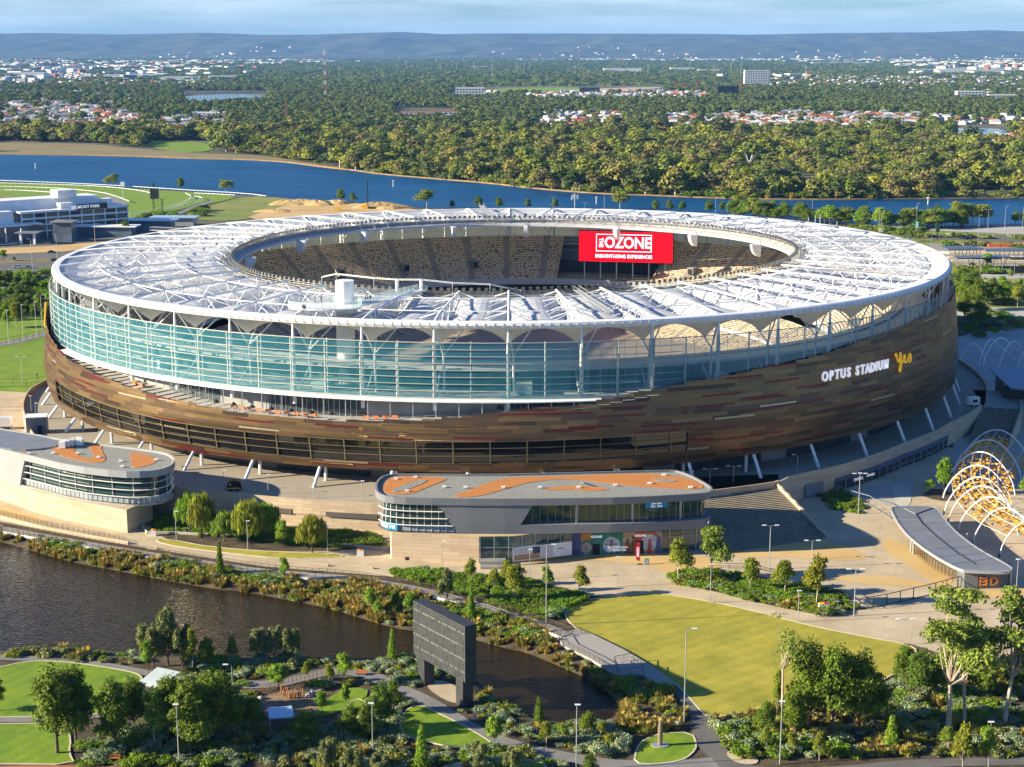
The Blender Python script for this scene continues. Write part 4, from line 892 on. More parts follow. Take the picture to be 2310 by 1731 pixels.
X, Y = band(1100, 2100, 95, 1); k = keep_far(X, Y); X, Y = X[k], Y[k]; n = len(X); s = rng.uniform(.45, 1.4, n)*(1+.3*vnoise(X/90, Y/90, 3)); s = np.where(rng.uniform(size=n) < .12, s*1.45, s); s = np.clip(s, .4, 2.1)
near_shore = np.interp(px_of(X, Y)[0], [p[0] for p in RFAR], [p[1] for p in RFAR])-px_of(X, Y)[1]
ordr = np.argsort(Y/np.maximum(s, .1)*1.0); ind = ordr[:205]; rest = ordr[205:]
gn_scatter('woodland', np.stack([X[rest], Y[rest], 0*rest], 1), np.stack([s[rest]*1.75, s[rest]*1.75, s[rest]*rng.uniform(.95, 1.3, len(rest))], 1), rng.uniform(0, 6.3, len(rest)), rng.integers(0, 5, len(rest)), [f'wood{v}' for v in range(5)], label='dense olive green bushland beyond the river', category='woodland')
tb = MB(); tb.bar((0, 0, 0), (0, 0, 4), .35, .2, n=5, cap=False); tb.bar((0, 0, 3), (1.8, .5, 6), .2, .08, cap=False); tb.bar((0, 0, 3), (-1.6, -.8, 6.4), .2, .08, cap=False); TR = mesh_of(tb, M_bark)
protos = []
for v in range(5):
    r_ = thing('bank_tree', 'rounded olive green tree at the edge of the bushland on the far river bank', 'tree', (0, 0, 0), group='trees on the far river bank'); link('crown', KIND[f'wood{v}'][0], r_); link('trunk', TR, r_); protos.append(r_)
for q, i in enumerate(ind):
    v = q % 5; loc = (X[i], Y[i], 0); a = float(rng.uniform(0, 6.3)); sc_ = (s[i]*1.5, s[i]*1.5, s[i]*1.15)
    if q < 5: protos[v].location = loc; protos[v].rotation_euler = (0, 0, a); protos[v].scale = sc_
    else: dup(protos[v], loc, a, sc_)
X, Y = band(2100, 4600, 190, 2); k = keep_far(X, Y, .93); X, Y = X[k], Y[k]; n = len(X); s = rng.uniform(.6, 1.5, n)
gn_scatter('suburban_trees', np.stack([X, Y, 0*X], 1), np.stack([s*1.2, s*1.2, s*.95], 1), rng.uniform(0, 6.3, n), rng.integers(0, 4, n), [f'suburb{v}' for v in range(4)], label='dark green tree cover of the suburbs beyond the bushland', category='tree cover')
X, Y = band(4600, 16000, 1500, 3); k = keep_far(X, Y, .7); X, Y = X[k], Y[k]; n = len(X); s = rng.uniform(.5, 1.2, n)*np.interp(Y, [4600, 16000], [.9, 1.7])
gn_scatter('distant_trees', np.stack([X, Y, 0*X], 1), np.stack([s*1.3, s*1.1, s*.95], 1), rng.uniform(0, 6.3, n), rng.integers(0, 2, n), ['clump0', 'clump1'], label='hazy dark tree cover reaching the foot of the hills', category='tree cover')
# ------------------------------------------------ houses
M_wall = mat('rendered_wall', (.52, .47, .40), .85, 0, .15, .1); ROOF = [mat('terracotta_tiles', (.42, .13, .05), .8, 0, .2, .2), mat('white_sheet_roof', (.62, .62, .60), .6, 0, .1), mat('grey_sheet_roof', (.30, .31, .32), .6, 0, .15), mat('brown_tiles', (.20, .10, .06), .8, 0, .2)]
def house_protos():
    out = []
    for v in range(8):
        w_, d, h = (14, 11, 3.2) if v % 2 else (18, 12, 3.4); 
        if v == 7: h = 6
        wb = MB(); wb.box((0, 0, h/2), (w_, d, h)); wb.box((w_*.3, -d*.55, h/2), (w_*.32, d*.4, h))
        rb = MB(); e = .7; x, y = w_/2+e, d/2+e; rh = 2.6+.3*(v % 3); rl = w_*.22
        if v == 6: rb.box((0, 0, h+.3), (w_+1, d+1, .5))
        else:
            A_, B_ = (-rl, 0, h+rh), (rl, 0, h+rh); p = [(-x, -y, h), (x, -y, h), (x, y, h), (-x, y, h)]
            rb.face([p[0], p[1], B_, A_]); rb.face([p[2], p[3], A_, B_]); rb.face([p[1], p[2], B_]); rb.face([p[3], p[0], A_])
            cx = w_*.3; q = [(cx-w_*.2, -d*.8, h), (cx+w_*.2, -d*.8, h), (cx, -d*.8, h+1.9), (cx, -d*.1, h+1.9), (cx-w_*.2, -d*.1, h), (cx+w_*.2, -d*.1, h)]
            rb.face([q[0], q[2], q[3], q[4]]); rb.face([q[1], q[5], q[3], q[2]]); rb.face([q[0], q[1], q[2]])
        ci = (0, 1, 2, 0, 1, 3, 1, 2)[v]; out.append((mesh_of(wb, M_wall if v % 3 else mat('white_wall', (.68, .68, .66), .8, 0, .1)), mesh_of(rb, ROOF[ci]), ci))
    return out
HP = house_protos(); spots = []
r = np.random.default_rng(12)
for hb, dn in HB:
    P = np.array(hb, float); x0, x1, y0, y1 = P[:, 0].min(), P[:, 0].max(), P[:, 1].min(), P[:, 1].max(); c0, c1 = G(x0, y1), G(x1, y0); far_y, near_y = c1.y, G(x0, y1).y
    ang = r.uniform(0, 1.5); st = 21
    for yy in np.arange(near_y, far_y, 30 if near_y < 3500 else 60):
        for xx in np.arange(-.35*yy, .35*yy, st if near_y < 3500 else 45):
            X_, Y_ = xx+r.uniform(-4, 4), yy+r.uniform(-6, 6); a, c = px_of(X_, Y_)
            if in_poly(np.array([a]), np.array([c]), hb)[0] and r.uniform() < dn*.8: spots.append((X_, Y_, ang+r.integers(0, 4)*math.pi/2+r.uniform(-.1, .1), int(r.integers(0, 8))))
spots.sort(key=lambda s_: s_[1])
HL = ['single storey house with an orange terracotta hip roof', 'house with a white metal hip roof', 'house with a grey metal hip roof', 'house with a brown tiled roof']
protos = {}
for i, (X_, Y_, a, v) in enumerate(spots[:290]):
    if v not in protos:
        r_ = thing('house', HL[HP[v][2]]+' in the suburb across the river', 'house', (X_, Y_, 0), a, 'suburban houses across the river'); link('wall', HP[v][0], r_); link('roof', HP[v][1], r_); protos[v] = r_
    else: dup(protos[v], (X_, Y_, 0), a)
bb = [MB() for _ in range(5)]
for X_, Y_, a, v in spots[290:]:
    wme, rme, ci = HP[v]; ca, sa = math.cos(a), math.sin(a)
    for me, q in ((wme, 4), (rme, ci)):
        V = [(X_+v_.co.x*ca-v_.co.y*sa, Y_+v_.co.x*sa+v_.co.y*ca, v_.co.z) for v_ in me.vertices]
        for p in me.polygons: bb[q].face([V[k] for k in p.vertices])
allb = MB()
for q in range(5):
    for f_ in bb[q].f: allb.face([bb[q].v[k] for k in f_], q)
# far specks: scattered roofs over the plain and on the hill foot
for k in range(2600):
    Y_ = float(np.sqrt(r.uniform(4200**2, 15500**2))); X_ = float(r.uniform(-.36, .36)*Y_)
    if vnoise(np.array([X_/1500]), np.array([Y_/2200]), 33)[0]+.25*(X_ > 0) < .22: continue
    s_ = r.uniform(9, 20)*(1+Y_/9000); allb.box((X_, Y_, 6), (s_*r.uniform(1, 2.5), s_, 11+Y_/1500), r.uniform(0, 3), int(r.choice([0, 1, 1, 2, 4, 4])))
for k in range(300):
    X_ = float(r.uniform(-7500, 8000)); Y_ = float(r.uniform(16300, 18600)); 
    if vnoise(np.array([X_/900]), np.array([Y_/900]), 3)[0]+(.45 if X_ > 300 else -.1) < .25: continue
    px_ = CX+FPX*X_/22400; top_ = CAMH+22000*(HOR-78)/FPX; f_ = min(1, max(0, (Y_-16200)/5600)); z_ = top_*f_*f_*(3-2*f_)
    allb.box((X_, Y_, z_+14), (r.uniform(18, 42), 20, 13), r.uniform(0, 3), int(r.choice([1, 4, 4, 0])))
allb.build('distant_houses', ROOF+[mat('far_wall', (.60, .58, .54), .8, 0, .1)], None, kind='stuff', label='tiny pale roofs scattered through the far suburbs and hill foot', category='houses')
# ================================================================== PODIUM AND BUILDINGS
def brick_mat(name, c1, c2, mortar, bw, bh, ms=.02, rough=.8, gloss=.4, vary=.5):
    m = mat(name, c1, rough, 0, 0, spec=gloss); t, n, l, b = nodes_of(m); tcn = n.new('ShaderNodeTexCoord'); br = n.new('ShaderNodeTexBrick')
    br.inputs['Color1'].default_value = (*c1, 1); br.inputs['Color2'].default_value = (*c2, 1); br.inputs['Mortar'].default_value = (*mortar, 1)
    br.inputs['Scale'].default_value = 1; br.inputs['Brick Width'].default_value = bw; br.inputs['Row Height'].default_value = bh; br.inputs['Mortar Size'].default_value = ms; br.inputs['Bias'].default_value = 0; br.offset = .5 if vary else 0
    l.new(tcn.outputs['UV'], br.inputs[0]); l.new(br.outputs[0], b.inputs['Base Color']); return m
M_stone = brick_mat('beige_stone_panels', (.56, .44, .30), (.46, .34, .23), (.33, .25, .17), 4.2, .8, .03)
M_tile = brick_mat('grey_zinc_tiles', (.205, .21, .225), (.185, .19, .20), (.12, .12, .13), .8, .4, .02, .5)
M_metal_g = mat('grey_metal_roof', (.20, .215, .24), .55, .2, .08, .3)
M_gravel = mat('grey_roof_gravel', (.20, .20, .18), .95, 0, .25, 2.0, col2=(.30, .30, .27), bump=.3); M_orange = mat('orange_roof_planting', (.42, .15, .035), .95, 0, .25, 2.0, col2=(.52, .22, .06), bump=.3)
M_gl = mat('dark_green_glass', (.02, .045, .045), .05, 0, 0, spec=1.0)
PD = [(-180, 7), (-175, 6.6), (-169, 10), (-163, 10.8), (-153, 12.3), (-145, 16), (-135, 21), (-121, 24.2), (-111, 22.6), (-101, 22.4), (-90, 21), (-80, 19), (-72, 17.5), (-64, 16.3), (-62, 13.2), (-55, 11.9), (-43, 8.2), (-31, 8.7), (-20, 12.4), (-16, 13.1), (-7, 14.1), (6, 15), (20, 15), (60, 12), (120, 12), (180, 7)]
def pod(d): return float(np.interp(d, [p[0] for p in PD], [p[1] for p in PD]))
def pp(d, z=0, e=0): return sp(R_(d), pod(d)+e, z)
pr_ = thing('podium', 'raised concrete concourse ringing the stadium behind a beige panelled wall', 'podium')
dd = np.arange(-180, 180, 2.5)
b = MB(); b.prism([pp(d)[:2] for d in dd], 0, 5.3, mi=0, mtop=1); b.build('deck', [M_stone, mat('concourse_paving', (.30, .26, .20), .85, 0, .15, .06, col2=(.38, .33, .26), detail=7)], pr_)
b = MB(); P = [pp(d, 0, .05)[:2] for d in np.arange(-178, -19, 1.5)]; b.wall(P, 3.0, 6.7, .35); b.build('parapet', M_stone, pr_); b = MB()
b.wall([pp(d, 0, .05)[:2] for d in np.arange(-16, 40, 2)], 3.0, 6.5, .35); b.build('parapet', M_stone, pr_)
for x0, x1, y in ((387, 489, 1136), (546, 663, 1152), (726, 850, 1168)):
    a0, a1 = [math.degrees(math.atan2(p.y-CS.y, p.x-CS.x)) for p in (G(x0, y, 3.4), G(x1, y, 3.4))]
    b = MB(); b.wall([pp(d, 0, .3)[:2] for d in np.linspace(a0, a1, 8)], 2.9, 4.1, .12); b.build('louvre_strip', mat('louvre_grey', (.10, .085, .08), .7, 0, .1), pr_)
M_shop = mat('shop_glass', (.015, .02, .025), .08, 0, 0, spec=.9); M_blue = mat('dark_blue_fascia', (.07, .10, .16), .5, 0, .05)
b = MB(); dl = np.linspace(-56, -32, 14); b.wall([pp(d, 0, .32)[:2] for d in dl], 2.5, 3.6, .3); b.build('shop_fascia', M_blue, pr_)
b = MB(); b.wall([pp(d, 0, .22)[:2] for d in dl], .02, 2.5, .2); b.build('shop_front', M_shop, pr_)
b = MB(); [b.bar(pp(d, 0, .5), pp(d, 2.5, .5), .09) for d in np.linspace(-56, -32, 17)]; b.line([pp(d, 1.0, .5) for d in np.linspace(-46, -32, 12)], .06); b.build('shop_frame', M_steel, pr_)
for d, tx, sz in ((-52.5, 'SPORTS', 1.0), (-50.3, 'LOUNGE', .8)):
    text_obj('poster_text', tx, sz, M_sl, pr_, frame(pp(d, 1.7, .6), (-math.sin(R_(d)), math.cos(R_(d)), 0)), .02, .02)
b = MB(); a = pp(-60.2, 0, .4); c = pp(-57.8, 0, .4); b.wall([a[:2], c[:2]], 0, 3.6, .25); b.build('roller_door', brick_mat('roller_slats', (.22, .23, .25), (.20, .21, .23), (.09, .09, .1), 60, .45, .05), pr_)
# ---- helpers for the two buildings with gravel roofs
class Path:
    def __init__(s, pts): s.p = [Vector(q[:2]) for q in pts]; s.l = [0]; [s.l.append(s.l[-1]+(b_-a_).length) for a_, b_ in zip(s.p, s.p[1:])]
    def at(s, u, z, e=0):
        u = min(max(u, 0), s.l[-1]-1e-4); i = max(k for k in range(len(s.l)-1) if s.l[k] <= u); a_, b_ = s.p[i], s.p[i+1]; d = (b_-a_).normalized(); q = a_+d*(u-s.l[i]); return Vector((q.x+d.y*e, q.y-d.x*e, z))
    def u_of_x(s, px, z):
        return min(np.arange(0, s.l[-1], .25), key=lambda u: abs(px_of(s.at(u, z).x, s.at(u, z).y, z)[0]-px))
def skin(path, ua, ub, za, zb, e, mi, b, rows=1, du=1.5):
    """band on the path; ua, ub may depend on height"""
    f = lambda v, z: v(z) if callable(v) else v
    for k in range(rows):
        z0, z1 = za+(zb-za)*k/rows, za+(zb-za)*(k+1)/rows; n = max(1, int((f(ub, z0)-f(ua, z0))/du))
        for i in range(n):
            g = lambda z, q: f(ua, z)+(f(ub, z)-f(ua, z))*q/n
            P = [path.at(g(z0, i), z0, e), path.at(g(z0, i+1), z0, e), path.at(g(z1, i+1), z1, e), path.at(g(z1, i), z1, e)]
            b.face(P, mi, [(g(z0, i), z0), (g(z0, i+1), z0), (g(z1, i+1), z1), (g(z1, i), z1)])
def in_roof(pts, z, th, parent, name, m): b = MB(); b.prism(smooth_poly(poly_px(pts, z), 2), z-th, z); return b.build(name, m, parent)
# ---- building with the long window (centre)
B1 = thing('visitor_building', 'two storey grey tiled building with orange patched gravel roof and murals', 'building')
RB = smooth_poly(poly_px([(848, 1102), (851, 1085), (867, 1072), (900, 1069), (1100, 1071), (1300, 1066), (1507, 1061), (1530, 1062), (1560, 1073), (1600, 1095), (1606, 1103), (1602, 1109), (1588, 1113), (1426, 1122), (1250, 1125), (1100, 1126), (930, 1124), (875, 1120), (855, 1113)], 14), 1)
def edge_ring(parent, outline, z0, z1, w_, m, name='roof_edge'):
    b = MB(); b.wall(outline, z0, z1, w_, closed=True); return b.build(name, m, parent)
b = MB(); b.prism([(x, y) for x, y in RB], 12.6, 13.6); b.build('roof', M_gravel, B1)
edge_ring(B1, RB, 12.5, 14.05, .5, M_tile)
for pts in ([(862, 1106), (868, 1088), (885, 1075), (940, 1074), (1000, 1077), (1010, 1082), (960, 1100), (930, 1115), (880, 1116)], [(1010, 1122), (1060, 1105), (1110, 1085), (1160, 1076), (1250, 1075), (1420, 1068), (1500, 1070), (1560, 1080), (1598, 1102), (1540, 1104), (1450, 1098), (1380, 1092), (1300, 1080), (1210, 1084), (1150, 1100), (1080, 1121)], [(1215, 1107), (1260, 1096), (1330, 1096), (1385, 1104), (1340, 1108), (1290, 1104)]):
    in_roof(pts, 13.68, .07, B1, 'roof_planting', M_orange)
in_roof([(880, 1108), (920, 1090), (960, 1080), (965, 1086), (920, 1104), (890, 1111)], 13.76, .07, B1, 'gravel_bed', M_gravel); in_roof([(1470, 1080), (1530, 1082), (1525, 1087), (1480, 1086)], 13.76, .07, B1, 'gravel_bed', M_gravel)
b = MB(); [b.box(G(x, y, 13.9), (.9, .6, .35)) for x, y in ((893, 1080), (937, 1076), (1002, 1098), (1050, 1099), (1135, 1099), (1218, 1099), (1305, 1099), (1388, 1094), (1466, 1090), (1498, 1071), (1558, 1099), (918, 1107))]
[b.bar(G(x, 1089, 13.6), G(x, 1089, 14.7), .1) for x in (1314, 1317)]; b.build('roof_vents', M_white, B1)
n = len(RB); k0 = max(range(n), key=lambda i: -(RB[i][0]+.3*RB[i][1])); fr = [RB[(k0+i) % n] for i in range(n)]
if fr[1][1] > fr[0][1]: fr = [fr[0]]+fr[:0:-1]
kx = max(range(n), key=lambda i: fr[i][0]); F = Path(fr[:kx+3])
uL = lambda z: F.u_of_x(1031-(z-6.3)*6.9, z) if True else 0
cache = {z: uL(z) for z in (6.2, 7.5, 8.8, 10.1, 11.4, 12.5)}; uLs = lambda z: float(np.interp(z, sorted(cache), [cache[k] for k in sorted(cache)]))
c2 = {z: F.u_of_x(1173+(z-8.0)*6.5, z) for z in (8.0, 9, 10, 11.2, 12.5)}; uRs = lambda z: float(np.interp(z, sorted(c2), [c2[k] for k in sorted(c2)])); UE = F.l[-1]
b = MB(); skin(F, uLs, lambda z: uRs(max(z, 8.0)) , 8.0, 12.5, 0, 0, b, 5); skin(F, uLs, UE, 6.0, 8.0, 0, 0, b, 3)
P = [F.at(u, 6.0, 0) for u in np.linspace(0, UE, 40)]
b.face([(p.x, p.y, 6.0) for p in P[::-1]]+[(fr[-1][0]+0, fr[-1][1], 6.0)]); b.face([(fr[kx+2][0], fr[kx+2][1], 6), (fr[(kx+8) % n][0], fr[(kx+8) % n][1], 6), (fr[(kx+8) % n][0], fr[(kx+8) % n][1], 12.5), (fr[kx+2][0], fr[kx+2][1], 12.5)])
skin(F, uLs, UE, 7.99, 8.0, -.6, 0, b, 1)
for i in range(40):   # sill of the long window
    u0, u1 = uRs(8)+(UE-uRs(8))*i/40, uRs(8)+(UE-uRs(8))*(i+1)/40; b.face([F.at(u0, 8, 0), F.at(u1, 8, 0), F.at(u1, 8.15, -1.6), F.at(u0, 8.15, -1.6)])
b.face([F.at(uRs(8), 8, 0), F.at(uRs(12.4), 12.4, 0), F.at(uRs(12.4), 12.4, -1.6), F.at(uRs(8), 8, -1.6)][::-1]); b.build('tiled_facade', M_tile, B1)
b = MB(); skin(F, lambda z: uRs(max(8, z))+.1, UE-.3, 8.05, 12.55, -1.5, 0, b, 4); b.build('long_window', M_gl, B1)
b = MB(); [b.bar(F.at(u, 8, -1.2), F.at(u, 12.5, -1.2), .28, n=8) for u in (uRs(8)+12.5, uRs(8)+25, uRs(8)+36, UE-1)]; [b.bar(F.at(u, 8, -1.42), F.at(u, 12.5, -1.42), .05) for u in np.arange(uRs(12.5), UE, 1.7)]; b.build('window_mullion', M_steel, B1)
b = MB(); skin(F, 0, lambda z: uLs(z)-.1, 6.3, 12.55, -.9, 0, b, 4); b.build('corner_glazing', M_gl, B1)
b = MB(); skin(F, 0, lambda z: uLs(z)-.1, 6.3, 7.7, -.5, 0, b, 1); b.build('spandrel', mat('pale_spandrel', (.30, .34, .36), .4, 0, .1), B1)
b = MB()
for z in (7.8, 9.4, 11.0):
    m_ = uLs(z)
    for i in range(30):
        u0, u1 = m_*i/30, m_*(i+1)/30; b.face([F.at(u0, z, .15), F.at(u1, z, .15), F.at(u1, z, -.3), F.at(u0, z, -.3)][::-1]); b.face([F.at(u0, z-.09, .15), F.at(u1, z-.09, .15), F.at(u1, z, .15), F.at(u0, z, .15)])
[b.bar(F.at(u, 6.3, -.42), F.at(u, 12.5, -.85), .06) for u in np.arange(1, uLs(7), 1.6)]; b.build('sun_louvre', M_white, B1)
GB = poly_px([(881, 1262), (1081, 1272), (1160, 1271), (1290, 1253), (1495, 1247), (1590, 1240)])
gb_ = Path([G(881, 1225)[:2]]+[p[:2] for p in GB]+[G(1592, 1205)[:2]])
U = [gb_.l[i+1] for i in range(6)]
b = MB(); skin(gb_, 0, U[1], 0, 6.1, 0, 0, b); b.build('stone_base', M_stone, B1)
b = MB(); skin(gb_, U[1], gb_.l[-1], 0, 6.1, -.3, 0, b); b.build('ground_glazing', mat('shopfront_glass', (.06, .10, .10), .08, 0, .2, spec=1.0), B1)
b = MB(); [b.bar(gb_.at(u, 0, -.1), gb_.at(u, 6.1, -.1), .12) for u in np.arange(U[1]+.2, gb_.l[-1], 3.1)]; b.line([gb_.at(u, 3.6, -.12) for u in np.arange(U[1], gb_.l[-1], 2)], .08); b.build('shopfront_frame', M_steel, B1)
b = MB(); b.box(gb_.at(U[1]+3, .6, 1), (5.5, 3, 1.2)); b.box(gb_.at(U[1]+3, .3, 3), (5.5, 2, .6)); b.build('entry_steps', M_concd, B1)
# hoarding, mural and signs
hd = thing('hoarding', 'long white hoarding with a building picture below the grey tiled facade', 'hoarding'); hp = Path([G(1157, 1276)[:2], G(1290, 1260)[:2]]); b = MB()
skin(hp, 0, hp.l[1], .8, 3.9, 0, 0, b); skin(hp, hp.l[1], 0, .8, 3.9, -.12, 0, b); skin(hp, 0, hp.l[1], 3.899, 3.9, -.06, 0, b); b.build('board', M_white, hd)
b = MB(); skin(hp, .3, 6.4, 1.0, 2.2, .02, 0, b); skin(hp, 4.6, 6.4, 2.2, 3.7, .02, 1, b); skin(hp, .3, 4.6, 2.2, 3.7, .02, 2, b); skin(hp, 6.6, 9.4, .9, 3.8, .02, 3, b); b.build('picture', [mat('poster_brown', (.42, .25, .13), .6, 0, .2, 2), mat('poster_blue', (.03, .06, .12), .6, 0, .1), mat('poster_sky', (.62, .60, .62), .6, 0, .1), mat('poster_pink', (.62, .55, .58), .6, 0, .05)], hd)
b = MB(); q = [hp.at(10.6+x, 2.4+y, .05) for x, y in ((0, 0), (.35, .35), (.7, .1), (1.05, .35), (1.4, 0))]; b.line(q, .07); b.build('emblem', M_black, hd)
mu = thing('mural', 'colourful wall mural with rings and figures on the ground floor shopfront', 'mural'); mp2 = Path([gb_.at(U[3]+.2, 0, .12)[:2], gb_.at(U[4]-.2, 0, .12)[:2]]); LM = mp2.l[1]; b = MB()
MC = [mat('mural_'+k, c, .6, 0, .25, .8) for k, c in dict(teal=(.04, .22, .19), sand=(.46, .36, .24), brown=(.20, .09, .05), red=(.52, .09, .05), blue=(.08, .10, .25), orange=(.55, .22, .04), grey=(.35, .33, .34), sky=(.45, .55, .66)).items()]
for u0, u1, mi in ((0, .09, 4), (.09, .2, 5), (.2, .32, 0), (.32, .56, 0), (.56, .7, 1), (.7, .8, 3), (.8, 1, 6)): skin(mp2, LM*u0, LM*u1, 0, 5.0, 0, mi, b)
def ring(cu, cz, r0, r1, mi, e, a0=0, a1=360, mi2=None):
    A_ = [R_(a) for a in np.linspace(a0, a1, 25)]
    for p, q in zip(A_, A_[1:]): b.face([mp2.at(cu+r0*math.cos(q), cz+r0*math.sin(q), e), mp2.at(cu+r0*math.cos(p), cz+r0*math.sin(p), e), mp2.at(cu+r1*math.cos(p), cz+r1*math.sin(p), e), mp2.at(cu+r1*math.cos(q), cz+r1*math.sin(q), e)][::-1], mi)
ring(LM*.43, 2.2, 0, 1.9, 7, .03); ring(LM*.43, 2.2, 1.9, 2.7, 0, .05); ring(LM*.15, 1.7, 0, 1.2, 1, .03); ring(LM*.15, 1.7, 1.2, 1.7, 0, .05); ring(LM*.86, 2.5, 0, 1.9, 7, .03); ring(LM*.86, 2.5, 1.9, 2.45, 3, .05, -60, 150); ring(LM*.86, 2.5, 1.9, 2.45, 5, .052, -90, -60)
def fig(u, h, mi, w_=.5, arms=0):
    b.face([mp2.at(u-w_, 0, .07), mp2.at(u+w_, 0, .07), mp2.at(u+w_*.7, h*.75, .07), mp2.at(u-w_*.7, h*.75, .07)], mi); ring(u, h*.87, 0, h*.11, mi, .07)
    if arms: b.face([mp2.at(u-1.5, h*.66, .075), mp2.at(u+1.5, h*.66, .075), mp2.at(u+1.5, h*.74, .075), mp2.at(u-1.5, h*.74, .075)], mi)
fig(LM*.43, 3.4, 2, .3, 1); fig(LM*.06, 4.2, 4, .8); fig(LM*.61, 3.6, 2, .8); fig(LM*.68, 4.4, 2, .7); fig(LM*.86, 3.4, 3, .55); fig(LM*.96, 4, 4, .7); fig(LM*.15, 2.6, 6, .4); b.build('painted_panels', MC, mu)
text_obj('mural_text', 'BREATHTAKING\nEXPERIENCES', .62, M_sl, mu, frame(mp2.at(LM*.5, 1.3, .2), mp2.at(5, 0)-mp2.at(0, 0)), .01, .01)
for u in (.26, .75): text_obj('mural_text', 'OZONE', .7, M_sl, mu, frame(mp2.at(LM*u, 4.2, .2), mp2.at(5, 0)-mp2.at(0, 0)), .01, .02)
b = MB(); skin(mp2, LM*.22, LM*.3, 0, 2.5, .1, 0, b); skin(mp2, LM*.705, LM*.79, 0, 3, .1, 0, b); b.build('doorway', M_black, mu)
cs = thing('cafe_sign', 'bright blue sign reading cafe open 7am - 3pm in the long upper window', 'sign'); u0 = F.u_of_x(1457, 11); u1 = F.u_of_x(1509, 11); b = MB(); skin(F, u0, u1, 11.0, 12.4, -.9, 0, b, 1, 9); b.build('sign_panel', mat('sign_blue', (.02, .27, .50), .5, 0, .05), cs)
dx = F.at(u1, 0)-F.at(u0, 0); [text_obj('sign_text', tx, .62, M_sl, cs, frame(F.at((u0+u1)/2, z, -.8), dx), .01, .01) for tx, z in (('7am - 3pm', 11.4), ('cafe open', 12.05))]
cs = thing('banner', 'small bright blue banner with white marks below the curved corner window', 'banner'); b = MB(); u0, u1 = 3.0, 6.2; skin(F, u0, u1, 6.3, 7.9, .02, 0, b, 1, 9); b.build('banner_cloth', mat('sign_blue', (.02, .27, .50)), cs); b = MB(); [skin(F, u0+.3+i*.9, u0+.9+i*.9, 6.7+.2*(i % 2), 7.4, .05, 0, b) for i in range(3)]; b.build('banner_marks', M_sl, cs)
b = MB(); bs_ = thing('toilet_sign', 'small black square sign with white figure on the lower tiled band', 'sign'); skin(F, UE-8.2, UE-7.2, 6.5, 7.5, .03, 0, b); b.build('sign_panel', M_black, bs_); b = MB(); skin(F, UE-7.9, UE-7.5, 6.65, 7.3, .06, 0, b); b.build('figure', M_sl, bs_)
# ---- left building
B2 = thing('riverside_building', 'grey clad building with glazed rounded corner at the left edge above the pond', 'building')
RA_px = [(-80, 955), (0, 967), (174, 996), (298, 1010), (372, 1021), (390, 1030), (393, 1038), (386, 1049), (365, 1058), (330, 1063), (271, 1063), (163, 1051), (54, 1024), (0, 1012), (-80, 990)]
RA = smooth_poly(poly_px(RA_px, 14), 1); b = MB(); b.prism(RA, 12.6, 13.6); b.build('roof', M_gravel, B2); edge_ring(B2, RA, 12.4, 14.05, .5, mat('smooth_grey_cladding', (.33, .34, .35), .5, .1, .04))
in_roof([(-80, 958), (0, 969), (170, 998), (41, 1021), (-80, 988)], 14.0, .6, B2, 'metal_roof', M_metal_g)
for pts in ([(114, 1011), (160, 1002), (165, 1010), (175, 1028), (205, 1036), (215, 1028), (195, 1005), (215, 1001), (232, 1005), (228, 1015), (242, 1036), (225, 1046), (180, 1040), (135, 1028)], [(290, 1018), (335, 1026), (350, 1035), (352, 1046), (298, 1058), (296, 1040)], [(45, 1020), (60, 1019), (64, 1027), (55, 1027)]): in_roof(pts, 13.68, .07, B2, 'roof_planting', M_orange)
b = MB(); [b.box(G(x, y, 13.9), (.9, .6, .35)) for x, y in ((65, 1023), (119, 1022), (175, 1022), (222, 1031), (272, 1040), (276, 1052), (352, 1037))]; [b.box(G(x, y, 14.6), (1.6, 1.4, 1.6)) for x, y in ((141, 1003), (151, 1000), (160, 998), (167, 996), (176, 994), (180, 997))]; b.build('roof_plant', M_white, B2)
n = len(RA); k0 = min(range(n), key=lambda i: RA[i][0]+.2*RA[i][1]); fr = [RA[(k0+i) % n] for i in range(n)]
if fr[3][1] > fr[-3][1]: fr = [fr[0]]+fr[:0:-1]
kx = max(range(n), key=lambda i: fr[i][0]); F = Path(fr[:kx+4]); UE = F.l[-1]; Mg2 = MATS['smooth_grey_cladding']
c3 = {z: F.u_of_x(46+(z-6.5)*1.6, z) for z in (6, 8, 10, 12.4)}; uW = lambda z: float(np.interp(z, sorted(c3), [c3[k] for k in sorted(c3)]))
b = MB(); skin(F, 0, uW, 5.6, 12.4, 0, 0, b, 4); b.face([F.at(uW(5.6), 5.6, 0), F.at(uW(12.4), 12.4, 0), F.at(uW(12.4), 12.4, -1.4), F.at(uW(5.6), 5.6, -1.4)]); skin(F, uW, UE, 5.5, 5.9, -.2, 0, b)
P = [F.at(u, 5.5, -.2) for u in np.linspace(0, UE, 40)]; b.face([p[:] for p in P[::-1]]); b.build('cladding', Mg2, B2)
b = MB(); skin(F, uW, UE, 5.9, 12.5, -1.3, 0, b, 2); b.build('glazing', M_gl, B2); b = MB(); skin(F, uW, UE, 5.9, 7.4, -.9, 0, b, 1); b.build('spandrel', MATS['pale_spandrel'], B2)
b = MB()
for z in (7.6, 9.3, 11.0):
    for i in range(40): u0, u1 = uW(z)+(UE-uW(z))*i/40, uW(z)+(UE-uW(z))*(i+1)/40; b.face([F.at(u0, z, -.2), F.at(u1, z, -.2), F.at(u1, z, -.7), F.at(u0, z, -.7)][::-1]); b.face([F.at(u0, z-.08, -.2), F.at(u1, z-.08, -.2), F.at(u1, z, -.2), F.at(u0, z, -.2)])
